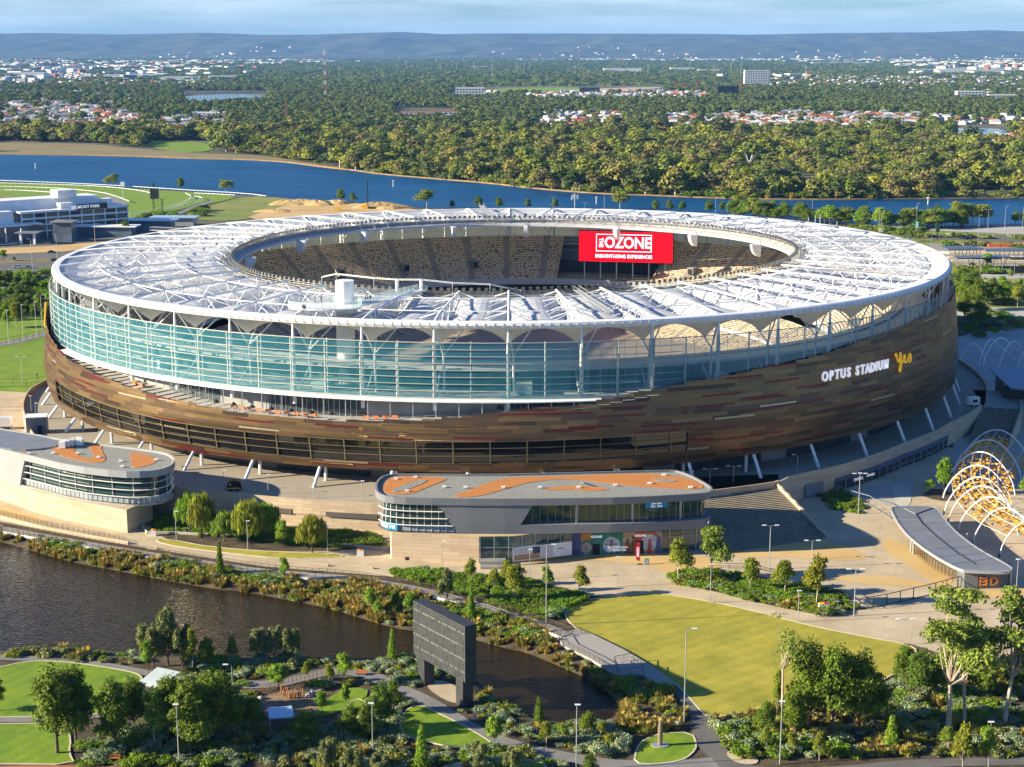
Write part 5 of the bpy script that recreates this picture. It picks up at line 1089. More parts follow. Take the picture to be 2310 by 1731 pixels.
[b.bar(F.at(u, 5.9, -.8), F.at(u, 7.4, -.8), .07) for u in np.arange(uW(6), UE, 1.4)]; [b.bar(F.at(u, 5.9, -1.1), F.at(u, 12.5, -1.1), .1) for u in np.arange(uW(6)+3, UE, 5.6)]; b.build('sun_louvre', M_white, B2)
BA = poly_px([(-80, 1095), (0, 1127), (81, 1157), (163, 1178), (288, 1203), (345, 1175), (345, 1120), (200, 1080), (-80, 1050)]); b = MB(); b.prism([p[:2] for p in BA], 0, 5.6); b.build('stone_base', M_stone, B2)
eb = thing('lift_building', 'plain grey lift box standing on the concourse behind the left building roof', 'building'); b = MB(); c = G(85, 975, 5.3); b.box((c.x, c.y, 7.6), (5.6, 4.6, 4.6), .2); b.build('walls', M_metal_g, eb); b = MB(); b.box((c.x, c.y, 10.0), (5.9, 4.9, .2), .2); b.build('roof', M_white, eb); b = MB(); b.box((c.x+1.4, c.y-2.3, 6.6), (1.2, .2, 2.2), .2); b.build('door', M_dark, eb)
# ---- stairs
def stairs(nm, label, q, z0, z1, n, m, rails=0):
    t_ = thing(nm, label, 'stairs'); b = MB(); A_, B_, C_, D_ = [Vector(p[:2]).to_3d() for p in q]   # A,B top left/right; C,D bottom right/left
    for i in range(n):
        f0, f1 = i/n, (i+1)/n; z = z0+(z1-z0)*f0; zn = z0+(z1-z0)*f1; a0, b0, a1, b1 = A_.lerp(D_, f0), B_.lerp(C_, f0), A_.lerp(D_, f1), B_.lerp(C_, f1)
        b.face([(a1.x, a1.y, z), (b1.x, b1.y, z), (b0.x, b0.y, z), (a0.x, a0.y, z)], 0); b.face([(a1.x, a1.y, zn), (b1.x, b1.y, zn), (b1.x, b1.y, z), (a1.x, a1.y, z)], 1)
    b.build('steps', m, t_)
    if rails:
        for s_ in np.linspace(.1, .9, rails):
            b = MB(); L_ = []
            for i in range(0, 6 if rails > 3 else n, 2): p = A_.lerp(D_, i/n).lerp(B_.lerp(C_, i/n), s_); p.z = z0+(z1-z0)*i/n; b.bar(p, p+Vector((0, 0, 1)), .05); L_.append(p+Vector((0, 0, 1)))
            b.line(L_, .05); b.build('handrail', M_steel, t_)
    return t_
SM = [mat('stair_tread', (.27, .23, .16), .85, 0, .12, .3), mat('stair_riser', (.11, .10, .08), .85, 0, .1)]
land = poly_px([(1440, 1080), (1756, 1070), (1757, 1101), (1586, 1121), (1480, 1125)], 5.3); b = MB(); b.prism([p[:2] for p in land], 0, 5.3); b.build('landing', M_pave, pr_)
s1 = stairs('wide_stairs', 'broad concrete steps descending from the concourse beside the visitor building', [G(1560, 1120, 5.3), G(1755, 1101, 5.3), G(1864, 1214), G(1600, 1255)], 5.3, 0, 30, SM)
b = MB(); P = [G(1752, 1084, 6.7)]+[G(1755, 1101, 5.3).lerp(G(1866, 1214), f) for f in np.linspace(0, 1, 15)]; z = [6.7]+[6.5-5.6*f for f in np.linspace(0, 1, 15)]; zz = []; PP = []
for i in range(len(P)): PP.append(P[i][:2]); zz.append(z[i]-(.35 if i % 2 else 0))
b.wall(PP, 0, zz, .5); b.build('side_wall', M_stone, s1)
stairs('shaded_stairs', 'wide shaded steps with handrails at the far right below the white caravan', [G(2214, 918, 5.3), G(2306, 923, 5.3), G(2276, 1006), G(2182, 1002)], 5.3, 0, 28, SM, 4)
b = MB(); land = poly_px([(2195, 880), (2330, 885), (2320, 923), (2213, 918)], 5.3); b.prism([p[:2] for p in land], 0, 5.3); b.build('landing', M_paveg, pr_)
b = MB(); b.wall([G(2305, 900, 6.5)[:2], G(2304, 924, 6)[:2], G(2290, 965, 3)[:2], G(2276, 1007)[:2]], 0, [6.5, 6.3, 3.6, 1], .5); b.build('side_wall', M_stone, pr_)
# ---- entry pavilion
gp = thing('entry_pavilion', 'curved grey metal roofed entry pavilion marked with an orange D', 'pavilion'); RZ = 4.3
OL = smooth_poly(poly_px([(2010, 1150), (2013, 1144), (2060, 1143), (2105, 1143), (2117, 1149), (2130, 1170), (2155, 1200), (2212, 1243), (2283, 1279), (2281, 1288), (2266, 1291), (2190, 1288), (2165, 1286), (2090, 1243), (2036, 1197)], RZ), 2)
b = MB(); b.prism(OL, RZ-.45, RZ, bottom=True); b.build('roof', M_metal_g, gp); edge_ring(gp, OL, RZ-.5, RZ+.12, .35, M_steel, 'gutter')
b = MB(); mid = [G(x, y, RZ+.1) for x, y in ((2105, 1146), (2066, 1160), (2080, 1180), (2110, 1208), (2160, 1248), (2200, 1272))]; b.line(mid, .09); b.build('roof_valley', M_dark, gp)
b = MB()
for (a, c, d, e) in ((2024, 1172, 2130, 1174), (2036, 1187, 2140, 1188), (2050, 1203, 2155, 1203), (2065, 1219, 2175, 1218), (2090, 1239, 2195, 1232), (2115, 1256, 2222, 1247), (2145, 1272, 2245, 1258)): b.bar(G(a, c, RZ+.05), G(d, e, RZ+.05), .07)
b.bar(G(2040, 1147, RZ+.05), G(2066, 1160, RZ+.05), .07); b.build('roof_seam', mat('pale_seam', (.36, .38, .40), .5, .2, .05), gp)
b = MB(); bl = smooth_poly([G(2158, 1322)[:2], G(2180, 1330)[:2], G(2278, 1326)[:2], G(2276, 1305)[:2], G(2160, 1300)[:2]], 1); b.prism(bl, 0, RZ-.5); b.build('kiosk', mat('dark_grey_panel', (.12, .125, .13), .6, .1, .1, .3), gp)
M_or = mat('orange_paint', (.75, .22, .02), .6, 0, .05); dx = (G(2278, 1327)-G(2180, 1330)); text_obj('letter', 'D', 2.6, M_or, gp, frame(G(2240, 1329)+Vector((0, -.4, 1.7)), dx), .03, .02); text_obj('gate_text', 'GATE D', .7, M_white, gp, frame(G(2255, 1329)+Vector((.3, -1.2, RZ-.15)), dx), .03, .01)
b = MB(); c = G(2216, 1329)+Vector((0, -.45, 1.7))
for i in range(3):
    for sx in (-1, 1): b.bar(c+Vector((0, 0, .7-.7*i)), c+Vector((sx*.8, 0, 1.0-.7*i)), .12); b.bar(c+Vector((sx*.8, 0, 1.0-.7*i)), c+Vector((sx*.55, 0, .5-.7*i)), .1)
b.build('emblem', M_or, gp)
for i, f in enumerate(np.linspace(0, 1, 15)):
    p = G(2066, 1248).lerp(G(2152, 1308), f); p.x -= 3.0*math.sin(math.pi*f)*.3
    t_ = thing('turnstile', 'brown metal turnstile in the curving row under the pavilion eave', 'turnstile', p, .6, 'turnstiles under the pavilion eave'); b = MB()
    for s_ in (-.45, .45): b.bar((s_, 0, 0), (s_, 0, 2.1), .07)
    b.bar((-.45, 0, 2.1), (.45, 0, 2.1), .06); b.bar((0, .9, 2.1), (0, -.1, 2.1), .05); b.build('frame', mat('brown_metal', (.14, .08, .03), .6, .3, .1), t_); b = MB(); [b.bar((-.4, 0, z_), (.35, .2, z_), .035) for z_ in (.5, .9, 1.3, 1.7)]; b.build('barrier_arm', MATS['brown_metal'], t_)
b = MB(); [b.bar(G(x, y), G(x, y)+Vector((0, 0, RZ-.5)), .22, n=8) for x, y in ((2055, 1245), (2060, 1250), (2125, 1195), (2180, 1240), (2279, 1322))]; b.build('post', M_steel, gp)
# ---- arbour hoops with orange leaf panels
HO = [((2254, 1257), (2400, 1300), 10.2), ((2194, 1229), (2345, 1262), 10.2), ((2159, 1203), (2318, 1235), 10.2), ((2139, 1178), (2297, 1207), 10.2), ((2129, 1160), (2287, 1180), 10.2), ((2125, 1130), (2285, 1152), 10.2), ((2133, 1098), (2290, 1118), 10.2), ((2150, 1068), (2305, 1088), 10.2), ((2170, 1045), (2325, 1062), 10.2)]
M_pan = mat('orange_leaf_panel', (.62, .30, .03), .6, 0, .2, .8)
hoops = []
for i, (a, c, h) in enumerate(HO):
    A_, C_ = G(*a), G(*c); t_ = thing('arbour_hoop', ['nearest', 'second', 'third', 'fourth', 'fifth', 'sixth', 'seventh', 'eighth', 'farthest'][i]+' white steel hoop of the curving arbour right of the pavilion', 'arbour hoop', group='white arbour hoops'); b = MB()
    f = lambda s, A_=A_, C_=C_, h=h: A_.lerp(C_, s)+Vector((0, 0, h*math.sin(math.pi*min(1, max(0, s)))**.62)); pts = [f(s) for s in np.linspace(0, 1, 29)]; b.line(pts, .16, n=6); b.build('arch', M_white, t_); b = MB(); b.bar(pts[0]-Vector((0, 0, .1)), pts[0]+Vector((0, 0, .9)), .26, n=6); b.build('foot', M_dark, t_); hoops.append(f)
r = np.random.default_rng(4)
for k in range(len(hoops)-1):
    b = MB()
    for _ in range(190):
        s = r.uniform(.14, .97); q = r.uniform(0, 1); p = hoops[k](s).lerp(hoops[k+1](s), q); p.z -= .45+1.9*math.sin(math.pi*s)*r.uniform(.55, 1); a = r.uniform(-.7, .7); w_, h_ = r.uniform(.2, .4), r.uniform(.15, .34)
        dx_ = Vector((math.cos(a), math.sin(a), r.uniform(-.3, .3)))*w_; dy_ = Vector((-math.sin(a)*.4, .4*math.cos(a), r.uniform(.3, 1)))*h_; b.face([p-dx_-dy_, p+dx_-dy_, p+dx_+dy_, p-dx_+dy_])
    t_ = thing('leaf_screen', ['nearest', 'second', 'third', 'fourth', 'fifth', 'sixth', 'seventh', 'farthest'][k]+' screen of orange leaf plates hung between the white arbour hoops', 'leaf screen', group='orange leaf screens of the arbour'); b.build('leaf_plate', M_pan, t_, kind='stuff'); b = MB()
    for s in np.linspace(.12, .88, 7): p, q = hoops[k](s), hoops[k+1](s); b.bar(p-Vector((0, 0, .2)), q-Vector((0, 0, .2)), .05)
    b.build('tie_rod', M_white, t_)
for i, (a, c, h) in enumerate((((2163, 823), (2222, 822), 7.5), ((2208, 826), (2252, 800), 7.5), ((2217, 826), (2283, 800), 8), ((2253, 830), (2310, 812), 8), ((2296, 832), (2350, 822), 8))):
    A_, C_ = G(*a), G(*c); t_ = thing('footbridge_arch', ['first', 'second', 'third', 'fourth', 'fifth'][i]+' shaded white arch from the stadium edge, behind the blue canopy', 'arch', group='white arches behind the blue canopy'); b = MB()
    b.line([A_.lerp(C_, s)+Vector((0, 0, h*math.sin(math.pi*s)**.65)) for s in np.linspace(0, 1, 21)], .2, n=5); b.build('arch', M_white, t_)
    if i in (0, 1, 2): b = MB(); b.bar(A_.lerp(C_, .9)+Vector((0, 4, 5)), C_+Vector((3, -12, 0)), .14); b.build('stay', M_white, t_)
cn = thing('blue_canopy', 'low blue grey metal canopy roof by the right frame edge, above the shaded stairs', 'canopy'); b = MB(); b.prism(poly_px([(2231, 831), (2300, 828), (2380, 850), (2380, 885), (2280, 876)], 9.5), 9.1, 9.5, bottom=True); b.build('roof', mat('blue_metal', (.13, .20, .32), .5, .3, .05), cn); b = MB(); b.prism(poly_px([(2245, 862), (2330, 862), (2380, 880), (2380, 905), (2262, 898)], 5.3), 0, 9.1); b.build('wall', M_dark, cn)
# ================================================================== PARK: PAVING, LAWNS, PATHS
PLZ = [(-80, 1155), (0, 1178), (190, 1213), (407, 1249), (600, 1279), (770, 1292), (887, 1302), (900, 1285), (1000, 1290), (1100, 1300), (1160, 1302), (1240, 1318), (1330, 1345), (1400, 1348), (1458, 1338), (1507, 1341), (1616, 1359), (1710, 1380), (1818, 1409), (1927, 1432), (2063, 1456), (2200, 1500), (2420, 1560), (2400, 1080), (2180, 1010), (2100, 1010), (1900, 1040), (1700, 1060), (-80, 1000)]
b = MB(); P = poly_px(PLZ); b.face([p for p in P][::-1]); o = b.build('plaza_paving', M_pave); o.location.z = .03; struct(o)
def patch(nm, px, m, z=.06, k=2): return flat(nm, poly_px(px), z, m, k)
patch('ochre_paving', [(1160, 1268), (1290, 1250), (1495, 1246), (1600, 1256), (1640, 1290), (1580, 1312), (1520, 1300), (1460, 1275), (1350, 1262), (1240, 1272)], M_pavey)
patch('ochre_paving', [(1640, 1250), (1710, 1236), (1862, 1216), (1950, 1250), (1955, 1262), (1890, 1266), (1760, 1256), (1680, 1262)], M_pavey)
patch('ochre_paving', [(1985, 1210), (2060, 1235), (2100, 1275), (2160, 1310), (2120, 1330), (2080, 1300), (2050, 1275), (2000, 1250)], M_pavey)
patch('ochre_paving', [(2120, 1345), (2200, 1335), (2330, 1325), (2330, 1350), (2200, 1352)], M_pavey)
patch('ochre_paving', [(1880, 1300), (2000, 1298), (2060, 1310), (2120, 1325), (1980, 1322), (1880, 1308)], M_pavey)
patch('plaza_inlay', [(1900, 1110), (1990, 1090), (2060, 1075), (2062, 1110), (2040, 1145), (2000, 1140), (1960, 1130)], M_paveg, .07); patch('plaza_inlay', [(2015, 1092), (2045, 1095), (2058, 1115), (2052, 1145), (2025, 1145), (2012, 1120)], mat('pale_inlay', (.46, .44, .38), .85, 0, .08), .09)
patch('ochre_paving', [(-80, 1128), (0, 1140), (60, 1160), (120, 1180), (60, 1178), (-80, 1150)], M_pavey)
LAWN = [(1274, 1384), (1280, 1370), (1303, 1357), (1344, 1351), (1458, 1338), (1507, 1342), (1616, 1360), (1710, 1381), (1818, 1410), (1927, 1433), (2063, 1457), (2068, 1476), (2010, 1530), (1900, 1570), (1778, 1585), (1700, 1606), (1597, 1622), (1575, 1598), (1545, 1563), (1520, 1539), (1407, 1467), (1314, 1427), (1295, 1414), (1279, 1398)]
def lawn(px, m, z=.07, k=2, kerb=True):
    P = smooth_poly(poly_px(px), k); flat('lawn', P, z, m, 0)
    if kerb: b = MB(); b.wall(P, 0, z+.04, .28, closed=True); struct(b.build('kerb', M_kerb))
lawn(LAWN, M_lawn_dry)
lawn([(1436, 1688), (1453, 1669), (1493, 1655), (1561, 1653), (1573, 1683), (1560, 1703), (1534, 1718), (1480, 1725), (1430, 1723)], M_lawn, .09, 1)
lawn([(943, 1588), (911, 1607), (900, 1640), (914, 1661), (973, 1677), (1025, 1687), (1085, 1692), (1131, 1690), (1060, 1645), (1000, 1615)], M_lawn, .09, 1)
lawn([(1040, 1731), (1060, 1712), (1120, 1700), (1180, 1712), (1240, 1725), (1240, 1800), (1040, 1800)], M_lawn, .09, 1)
lawn([(-80, 1520), (0, 1506), (68, 1491), (149, 1494), (240, 1506), (326, 1523), (310, 1548), (288, 1569), (270, 1600), (235, 1612), (81, 1618), (-80, 1620)], M_lawn, .09, 2)
lawn([(-80, 1636), (0, 1634), (150, 1632), (160, 1670), (155, 1699), (170, 1726), (0, 1724), (-80, 1724)], M_lawn, .09, 1)
lawn([(348, 1222), (370, 1215), (480, 1236), (620, 1246), (760, 1250), (776, 1254), (770, 1258), (640, 1262), (500, 1247), (400, 1234)], M_lawn_dry, .09, 1)
lawn([(770, 1610), (800, 1575), (830, 1585), (810, 1620), (780, 1640)], M_lawn, .09, 1); lawn([(700, 1610), (760, 1560), (800, 1550), (840, 1560), (790, 1600), (720, 1620)], M_lawn, .085, 1, False)
def path(cl, wd, m=M_pathg, z=.05, nm='footpath', kerb=True):
    o, P = strip(nm, [G(x, y)[:2] for x, y in cl], wd, z, m)
    return o
path([(-80, 1475), (0, 1485), (120, 1487), (240, 1501), (330, 1519), (420, 1530)], 2.3); path([(-80, 1625), (100, 1624), (230, 1616), (320, 1590)], 2.0)
patch('footpath', [(288, 1575), (330, 1540), (400, 1545), (400, 1580), (340, 1610), (280, 1602)], M_pathg, .055)
path([(540, 1545), (620, 1545), (700, 1525), (760, 1512), (830, 1520), (880, 1545), (950, 1575), (1010, 1610), (1070, 1650), (1150, 1680), (1230, 1700), (1320, 1716), (1400, 1728), (1560, 1725), (1620, 1720)], 3.4)
path([(1515, 1533), (1550, 1570), (1580, 1615), (1596, 1655), (1612, 1690), (1650, 1730), (1700, 1790)], 3.6, M_asph, .06); path([(1440, 1770), (1560, 1735), (1640, 1722), (1680, 1760)], 6, M_asph, .045)
path([(1575, 1640), (1600, 1700), (1700, 1745), (1900, 1740), (2050, 1722), (2330, 1718)], 2.8, M_asph, .052, 'road')
path([(-80, 1735), (150, 1731), (420, 1742), (900, 1750)], 1.6, mat('red_path', (.33, .13, .05), .9, 0, .1), .05); path([(740, 1690), (830, 1700), (900, 1740)], 3.4)
path([(560, 1590), (600, 1575), (700, 1560), (740, 1545)], 2.2, M_pave); patch('play_sand', [(575, 1585), (620, 1560), (700, 1555), (740, 1580), (720, 1620), (640, 1625), (580, 1615)], mat('play_sand', (.22, .15, .09), .95, 0, .25, .8), .06)
patch('bench_pad', [(1000, 1722), (1070, 1718), (1110, 1745), (980, 1760)], M_pave, .07); patch('bench_pad', [(1630, 1695), (1690, 1690), (1720, 1725), (1660, 1725)], M_pave, .07); patch('plinth_pad', [(950, 1545), (1000, 1530), (1075, 1580), (1020, 1592)], M_pave, .07)
# garden beds on the plaza
bed = lambda px: patch('garden_bed', px, M_soil, .1, 1)
BEDS = [[(1510, 1300), (1560, 1285), (1640, 1290), (1760, 1310), (1880, 1330), (1930, 1375), (1880, 1392), (1800, 1380), (1700, 1358), (1600, 1332), (1525, 1318)], [(330, 1160), (400, 1155), (600, 1190), (830, 1195), (880, 1230), (800, 1242), (640, 1246), (480, 1234), (350, 1215)], [(2075, 1118), (2110, 1100), (2160, 1118), (2160, 1130), (2110, 1130)], [(1850, 1120), (1890, 1108), (1955, 1140), (1940, 1160), (1880, 1150)]]
for q in BEDS: bed(q)
# ---- boardwalk with its railings
M_deck = mat('grey_boards', (.34, .31, .28), .8, 0, .15, 1.5, col2=(.30, .28, .25)); M_rl = mat('brown_rail_metal', (.12, .085, .06), .5, .3, .1)
BW = [(-80, 1176), (0, 1192), (190, 1227), (407, 1262), (600, 1290), (700, 1298), (790, 1304), (887, 1319), (975, 1337), (1076, 1364), (1150, 1388), (1220, 1410), (1290, 1437)]
bw = thing('boardwalk', 'long grey timber boardwalk with posts and railings curving round the pond', 'boardwalk'); C_ = smooth_poly([G(x, y, .7)[:2] for x, y in BW], 2, False); C_ = Path(C_)
b = MB(); Ln = C_.l[-1]; us = np.arange(0, Ln, 2.0)
for u0, u1 in zip(us, us[1:]): b.face([C_.at(u0, .7, 1.5), C_.at(u1, .7, 1.5), C_.at(u1, .7, -1.5), C_.at(u0, .7, -1.5)]); b.face([C_.at(u0, .1, 1.5), C_.at(u1, .1, 1.5), C_.at(u1, .7, 1.5), C_.at(u0, .7, 1.5)], 1)
b.build('deck', [M_deck, mat('pale_beam', (.72, .73, .74), .5, .2, .05)], bw); b = MB()
for u in np.arange(1, Ln, 5): b.bar(C_.at(u, -1.8, 1.2), C_.at(u, .6, 1.2), .14)
b.build('pile', M_steel, bw, kind='stuff')
for e in (1.45, -1.45):
    b = MB(); b.line([C_.at(u, 1.8, e) for u in us], .05); [b.line([C_.at(u, z, e) for u in us], .018) for z in (1.0, 1.25, 1.5)]; [b.bar(C_.at(u, .7, e), C_.at(u, 1.85, e), .05) for u in np.arange(0, Ln, 1.7)]; b.build('railing', M_rl, bw)
DK = [(1258, 1436), (1300, 1418), (1340, 1432), (1407, 1465), (1470, 1502), (1525, 1541), (1488, 1548), (1452, 1521), (1420, 1520), (1396, 1524), (1330, 1485), (1270, 1456)]
dk2 = thing('viewing_jetty', 'broad grey timber deck with dark railings beside the big lawn', 'deck'); b = MB(); b.prism([p[:2] for p in poly_px(DK, .6)], .1, .6, bottom=True); b.build('deck', M_deck, dk2)
for seg in ([(1258, 1436), (1270, 1456), (1330, 1485), (1396, 1524), (1420, 1520), (1450, 1520), (1451, 1502)], [(1258, 1436), (1312, 1428)], [(1386, 1494), (1429, 1486), (1429, 1500), (1440, 1506)], [(1386, 1494), (1396, 1524)]):
    b = MB(); P = [G(x, y, .6) for x, y in seg]; b.line([p+Vector((0, 0, 1.1)) for p in P], .06); b.line([p+Vector((0, 0, .5)) for p in P], .02)
    for p, q in zip(P, P[1:]):
        n_ = max(1, int((q-p).length/1.4)); [b.bar(p.lerp(q, i/n_), p.lerp(q, i/n_)+Vector((0, 0, 1.1)), .045) for i in range(n_+1)]
    b.build('railing', M_rl, dk2)
b = MB(); [b.bar(G(x, y, -1.8), G(x, y, .2), .15) for x, y in ((1275, 1455), (1330, 1483), (1395, 1520), (1450, 1518))]; b.build('pile', M_steel, dk2)
def fence(nm, label, pts, h, sp_, m, rails=(1.0, .12), r=.05, z=0, cat_='fence'):
    t_ = thing(nm, label, cat_); P = [G(x, y, z) for x, y in pts]; b = MB(); [b.line([p+Vector((0, 0, h*f)) for p in P], r*.8) for f in rails]; b.build('rail', m, t_); b = MB()
    for p, q in zip(P, P[1:]): n_ = max(1, int((q-p).length/sp_)); [b.bar(p.lerp(q, i/n_), p.lerp(q, i/n_)+Vector((0, 0, h)), r) for i in range(n_+1)]
    b.build('fence_posts', m, t_, kind='stuff'); return t_
fence('balustrade', 'upper brown balustrade along the ramp below the left stone wall', [(-60, 1150), (0, 1164), (95, 1188), (190, 1206), (282, 1226)], 1.5, 1.5, M_rl, (1, .7, .4), cat_='balustrade')
b = MB(); b.wall([G(x, y)[:2] for x, y in ((-80, 1155), (0, 1170), (95, 1194), (190, 1212), (290, 1229))], 0, .8, .4); o = b.build('ramp_wall', M_stone); o['label'] = 'low beige ramp wall under the upper balustrade at left'; o['category'] = 'wall'
fence('security_fence', 'dark metal fence with thick posts along the plaza below the pavilion', [(1939, 1376), (2000, 1366), (2060, 1352), (2110, 1340), (2160, 1326), (2182, 1322)], 2.4, 3.2, M_dark, (1, .06), .11)
fence('security_fence', 'dark metal fence running back from the bin corner past the planting bed', [(1876, 1338), (1900, 1352), (1939, 1376)], 2.0, 3.0, M_dark, (1, .5, .1), .08); fence('security_fence', 'grey mesh fence between the shaded plaza and the pavilion roof', [(1890, 1118), (1915, 1127), (1960, 1140), (2008, 1170)], 2.4, 3.2, M_steel, (1, .1), .09)
fence('path_rail', 'low dark rail beside the stairs foot behind the two plaza trees', [(1600, 1282), (1690, 1284), (1760, 1300)], 1.2, 4, M_dark, (1, .5), .07)
fence('plain_fence', 'dark fence along the front edge of the playing lawn at left', [(-40, 876), (0, 873), (60, 873), (110, 866)], 2.6, 3.4, M_dark, (1, .05, .5), .06); fence('plain_fence', 'dark fence beside the curving path across the left lawn', [(-40, 790), (0, 782), (45, 772), (105, 758)], 2.6, 3, M_dark, (1, .5, .05), .07)
fence('plain_fence', 'dark rail across the beige forecourt at the left edge', [(-40, 935), (0, 933), (60, 932)], 2, 5, M_dark, (1, .4), .06); fence('station_fence', 'dark fence along the front of the station platforms', [(2150, 601), (2230, 601), (2330, 604)], 3, 4, M_dark, (1, .6, .1), .1)
# ---- lamp posts
def lamp(base, h, arms=1, dirx=1, zb=0, label='', r=.11):
    t_ = thing('lamp_post', label, 'lamp post', G(*base, zb), 0, 'lamp posts'); b = MB(); b.bar((0, 0, 0), (0, 0, h), r, r*.6, n=6); 
    ds = {1: [dirx], 2: [1, -1], 3: [1, -1, .1]}[arms]
    for d in ds: b.bar((0, 0, h), (1.25*d, .3*(d == .1), h+.15), .05)
    b.build('pole', M_steel, t_)
    for d in ds: b = MB(); b.box((1.35*d, .4*(d == .1), h+.16), (.9, .35, .14)); b.build('lamp_head', M_white, t_)
LP = [((1543, 1630), 16.4, 1, 1, 0, 'tallest lamp post, beside the path where the big lawn ends'), ((1300, 1738), 10.6, 1, .1, 0, 'grey lamp post at the bottom edge below the small pond end'), ((1759, 1724), 10.2, 1, .1, 0, 'lamp post in front of the bare forked gum trunk'), ((2229, 1736), 7.6, 1, .1, 0, 'lamp post near the bottom right corner'), ((841, 1700), 8.4, 1, -.1, 0, 'lamp post among shrubs left of the small dark lawn'), ((404, 1723), 9.8, 1, -.1, 0, 'lamp post in front of the dense olive trees at bottom left'),
      ((525, 1562), 5, 1, -.8, 0, 'short lamp post with left arm behind the olive trees'), ((1602, 1361), 8, 1, .1, 0, 'lamp post on the lawn kerb below the two plaza trees'), ((1232, 1412), 16.4, 1, 1, 0, 'very tall lamp post rising from the boardwalk end'), ((1393, 1324), 6.2, 1, .1, 0, 'lamp post on the plaza below the red flag'), ((1195, 1308), 6.4, 1, .1, 0, 'lamp post in front of the white hoarding'), ((398, 1219), 6.6, 1, .1, 0, 'leftmost lamp post in the willow garden'), ((559, 1240), 6.4, 1, .1, 0, 'lamp post in front of the largest willow'), ((739, 1253), 6.4, 1, .1, 0, 'lamp post at the right end of the willow garden'), ((998, 1283), 6, 1, .3, 0, 'lamp post in front of the beige stone base wall'),
      ((414, 1096), 4.6, 1, .1, 5.3, 'lamp post on the concourse nearest the left building'), ((506, 1107), 4.8, 1, .1, 5.3, 'lamp post on the concourse by the black cart'), ((605, 1115), 4.6, 1, .1, 5.3, 'concourse lamp post below a leaning column, left of centre'), ((709, 1124), 4.6, 1, .1, 5.3, 'concourse lamp post right of the leaning column'), ((817, 1130), 4.6, 1, .1, 5.3, 'concourse lamp post nearest the orange roof'), ((1549, 1091), 3, 1, 1, 5.3, 'short lamp post behind the right tip of the orange roof'), ((1601, 1091), 3.6, 2, 1, 5.3, 'T-shaped lamp post at the head of the wide stairs'), ((1654, 1088), 4.0, 2, 1, 5.3, 'second T-shaped lamp post above the wide stairs'), ((1798, 1067), 4.6, 1, -.8, 5.3, 'lamp post on the shaded concourse right of the stairs'),
      ((1936, 1160), 10, 3, 1, 0, 'tall three-armed lamp post in front of the shaded shops'), ((1735, 1285), 9.8, 2, 1, 0, 'two-armed lamp post at the foot of the wide stairs'), ((1831, 1262), 4.2, 2, 1, 0, 'two-armed lamp post at the right corner of the wide stairs'), ((1926, 1390), 9.6, 2, 1, 0, 'two-armed lamp post behind the dark fence'), ((1800, 1404), 6.2, 1, .1, 0, 'lamp post on the kerb by the bin enclosure'), ((2040, 1455), 5, 2, 1, 0, 'short lamp post behind the big gum tree crown'),
      ((2292, 1338), 7, 1, .1, 0, 'thin pole behind the right end of the pavilion'), ((82, 950), 5, 1, .1, 5.3, 'lamp post on the curved ramp left of the lift box'), ((71, 932), 5, 1, -.1, 5.3, 'lamp post by the curved wall at far left'),
      ((96, 745), 14, 1, 1, 0, 'lamp post with an arm behind the left playing lawn'), ((50, 865), 9, 2, 1, 0, 'double-headed lamp post on the left playing lawn'), ((215, 553), 12, 1, 1, 0, 'slim road lamp left of the roof edge with a dish beside it'), ((74, 616), 17, 1, -1, 0, 'tall road lamp beside the parked cars at left'), ((130, 599), 16, 1, -1, 0, 'tall road lamp with curved arm right of the entrance pavilion at left'), ((20, 778), 13, 1, .1, 0, 'bare pole at the left fence'), ((53, 770), 14, 1, .1, 0, 'second bare pole at the left fence'), ((83, 762), 14, 1, .1, 0, 'third bare pole at the left fence')]
for xb, yb, yt, a, l_ in ((1982, 522, 483, 1, 'lamp post left of the green sign, beyond the roof edge'), (1988, 522, 478, 2, 'forked lamp post beyond the right roof edge'), (2066, 503, 461, 1, 'lamp post above the green road sign'), (2206, 546, 488, 1, 'lamp post on the road verge by the white car'), (2227, 535, 475, 2, 'forked lamp post behind the white car'), (2266, 519, 466, 1, 'lamp post at the car park kerb'), (2306, 520, 468, 1, 'lamp post at the right frame edge by the river'), (1971, 508, 475, 1, 'thin pole among the river trees'), (2210, 625, 581, 1, 'pole left of the round station tree'), (2260, 616, 575, 1, 'pole right of the round station tree'), (2286, 645, 601, 2, 'lamp post beside the small dark screen at right'), (2101, 550, 530, 1, 'short pole at the end of the station canopy'), (2150, 500, 484, 1, 'thin pole between two river gum trees'),
                        (1247, 472, 444, 2, 'T-shaped lamp behind the far roof edge'), (1363, 474, 439, 1, 'tall lamp behind the far roof edge, right of centre'), (1614, 480, 445, 1, 'tall lamp behind the roof above the speaker pod'), (1831, 502, 453, 1, 'lamp between the right river trees'), (1875, 505, 468, 1, 'pole right of the dense river trees'), (999, 471, 456, 2, 'small double lamp behind the left far roof edge'), (1319, 473, 458, 2, 'small double lamp beside the cell antenna')):
    p = G(xb, yb); LP.append(((xb, yb), (yb-yt)*p.y/FPX*1.03, a, 1, 0, l_))
for base, h, a, d, zb, l_ in LP: lamp(base, h, a, d, zb, l_, .13 if zb == 0 and h > 9 else .1)
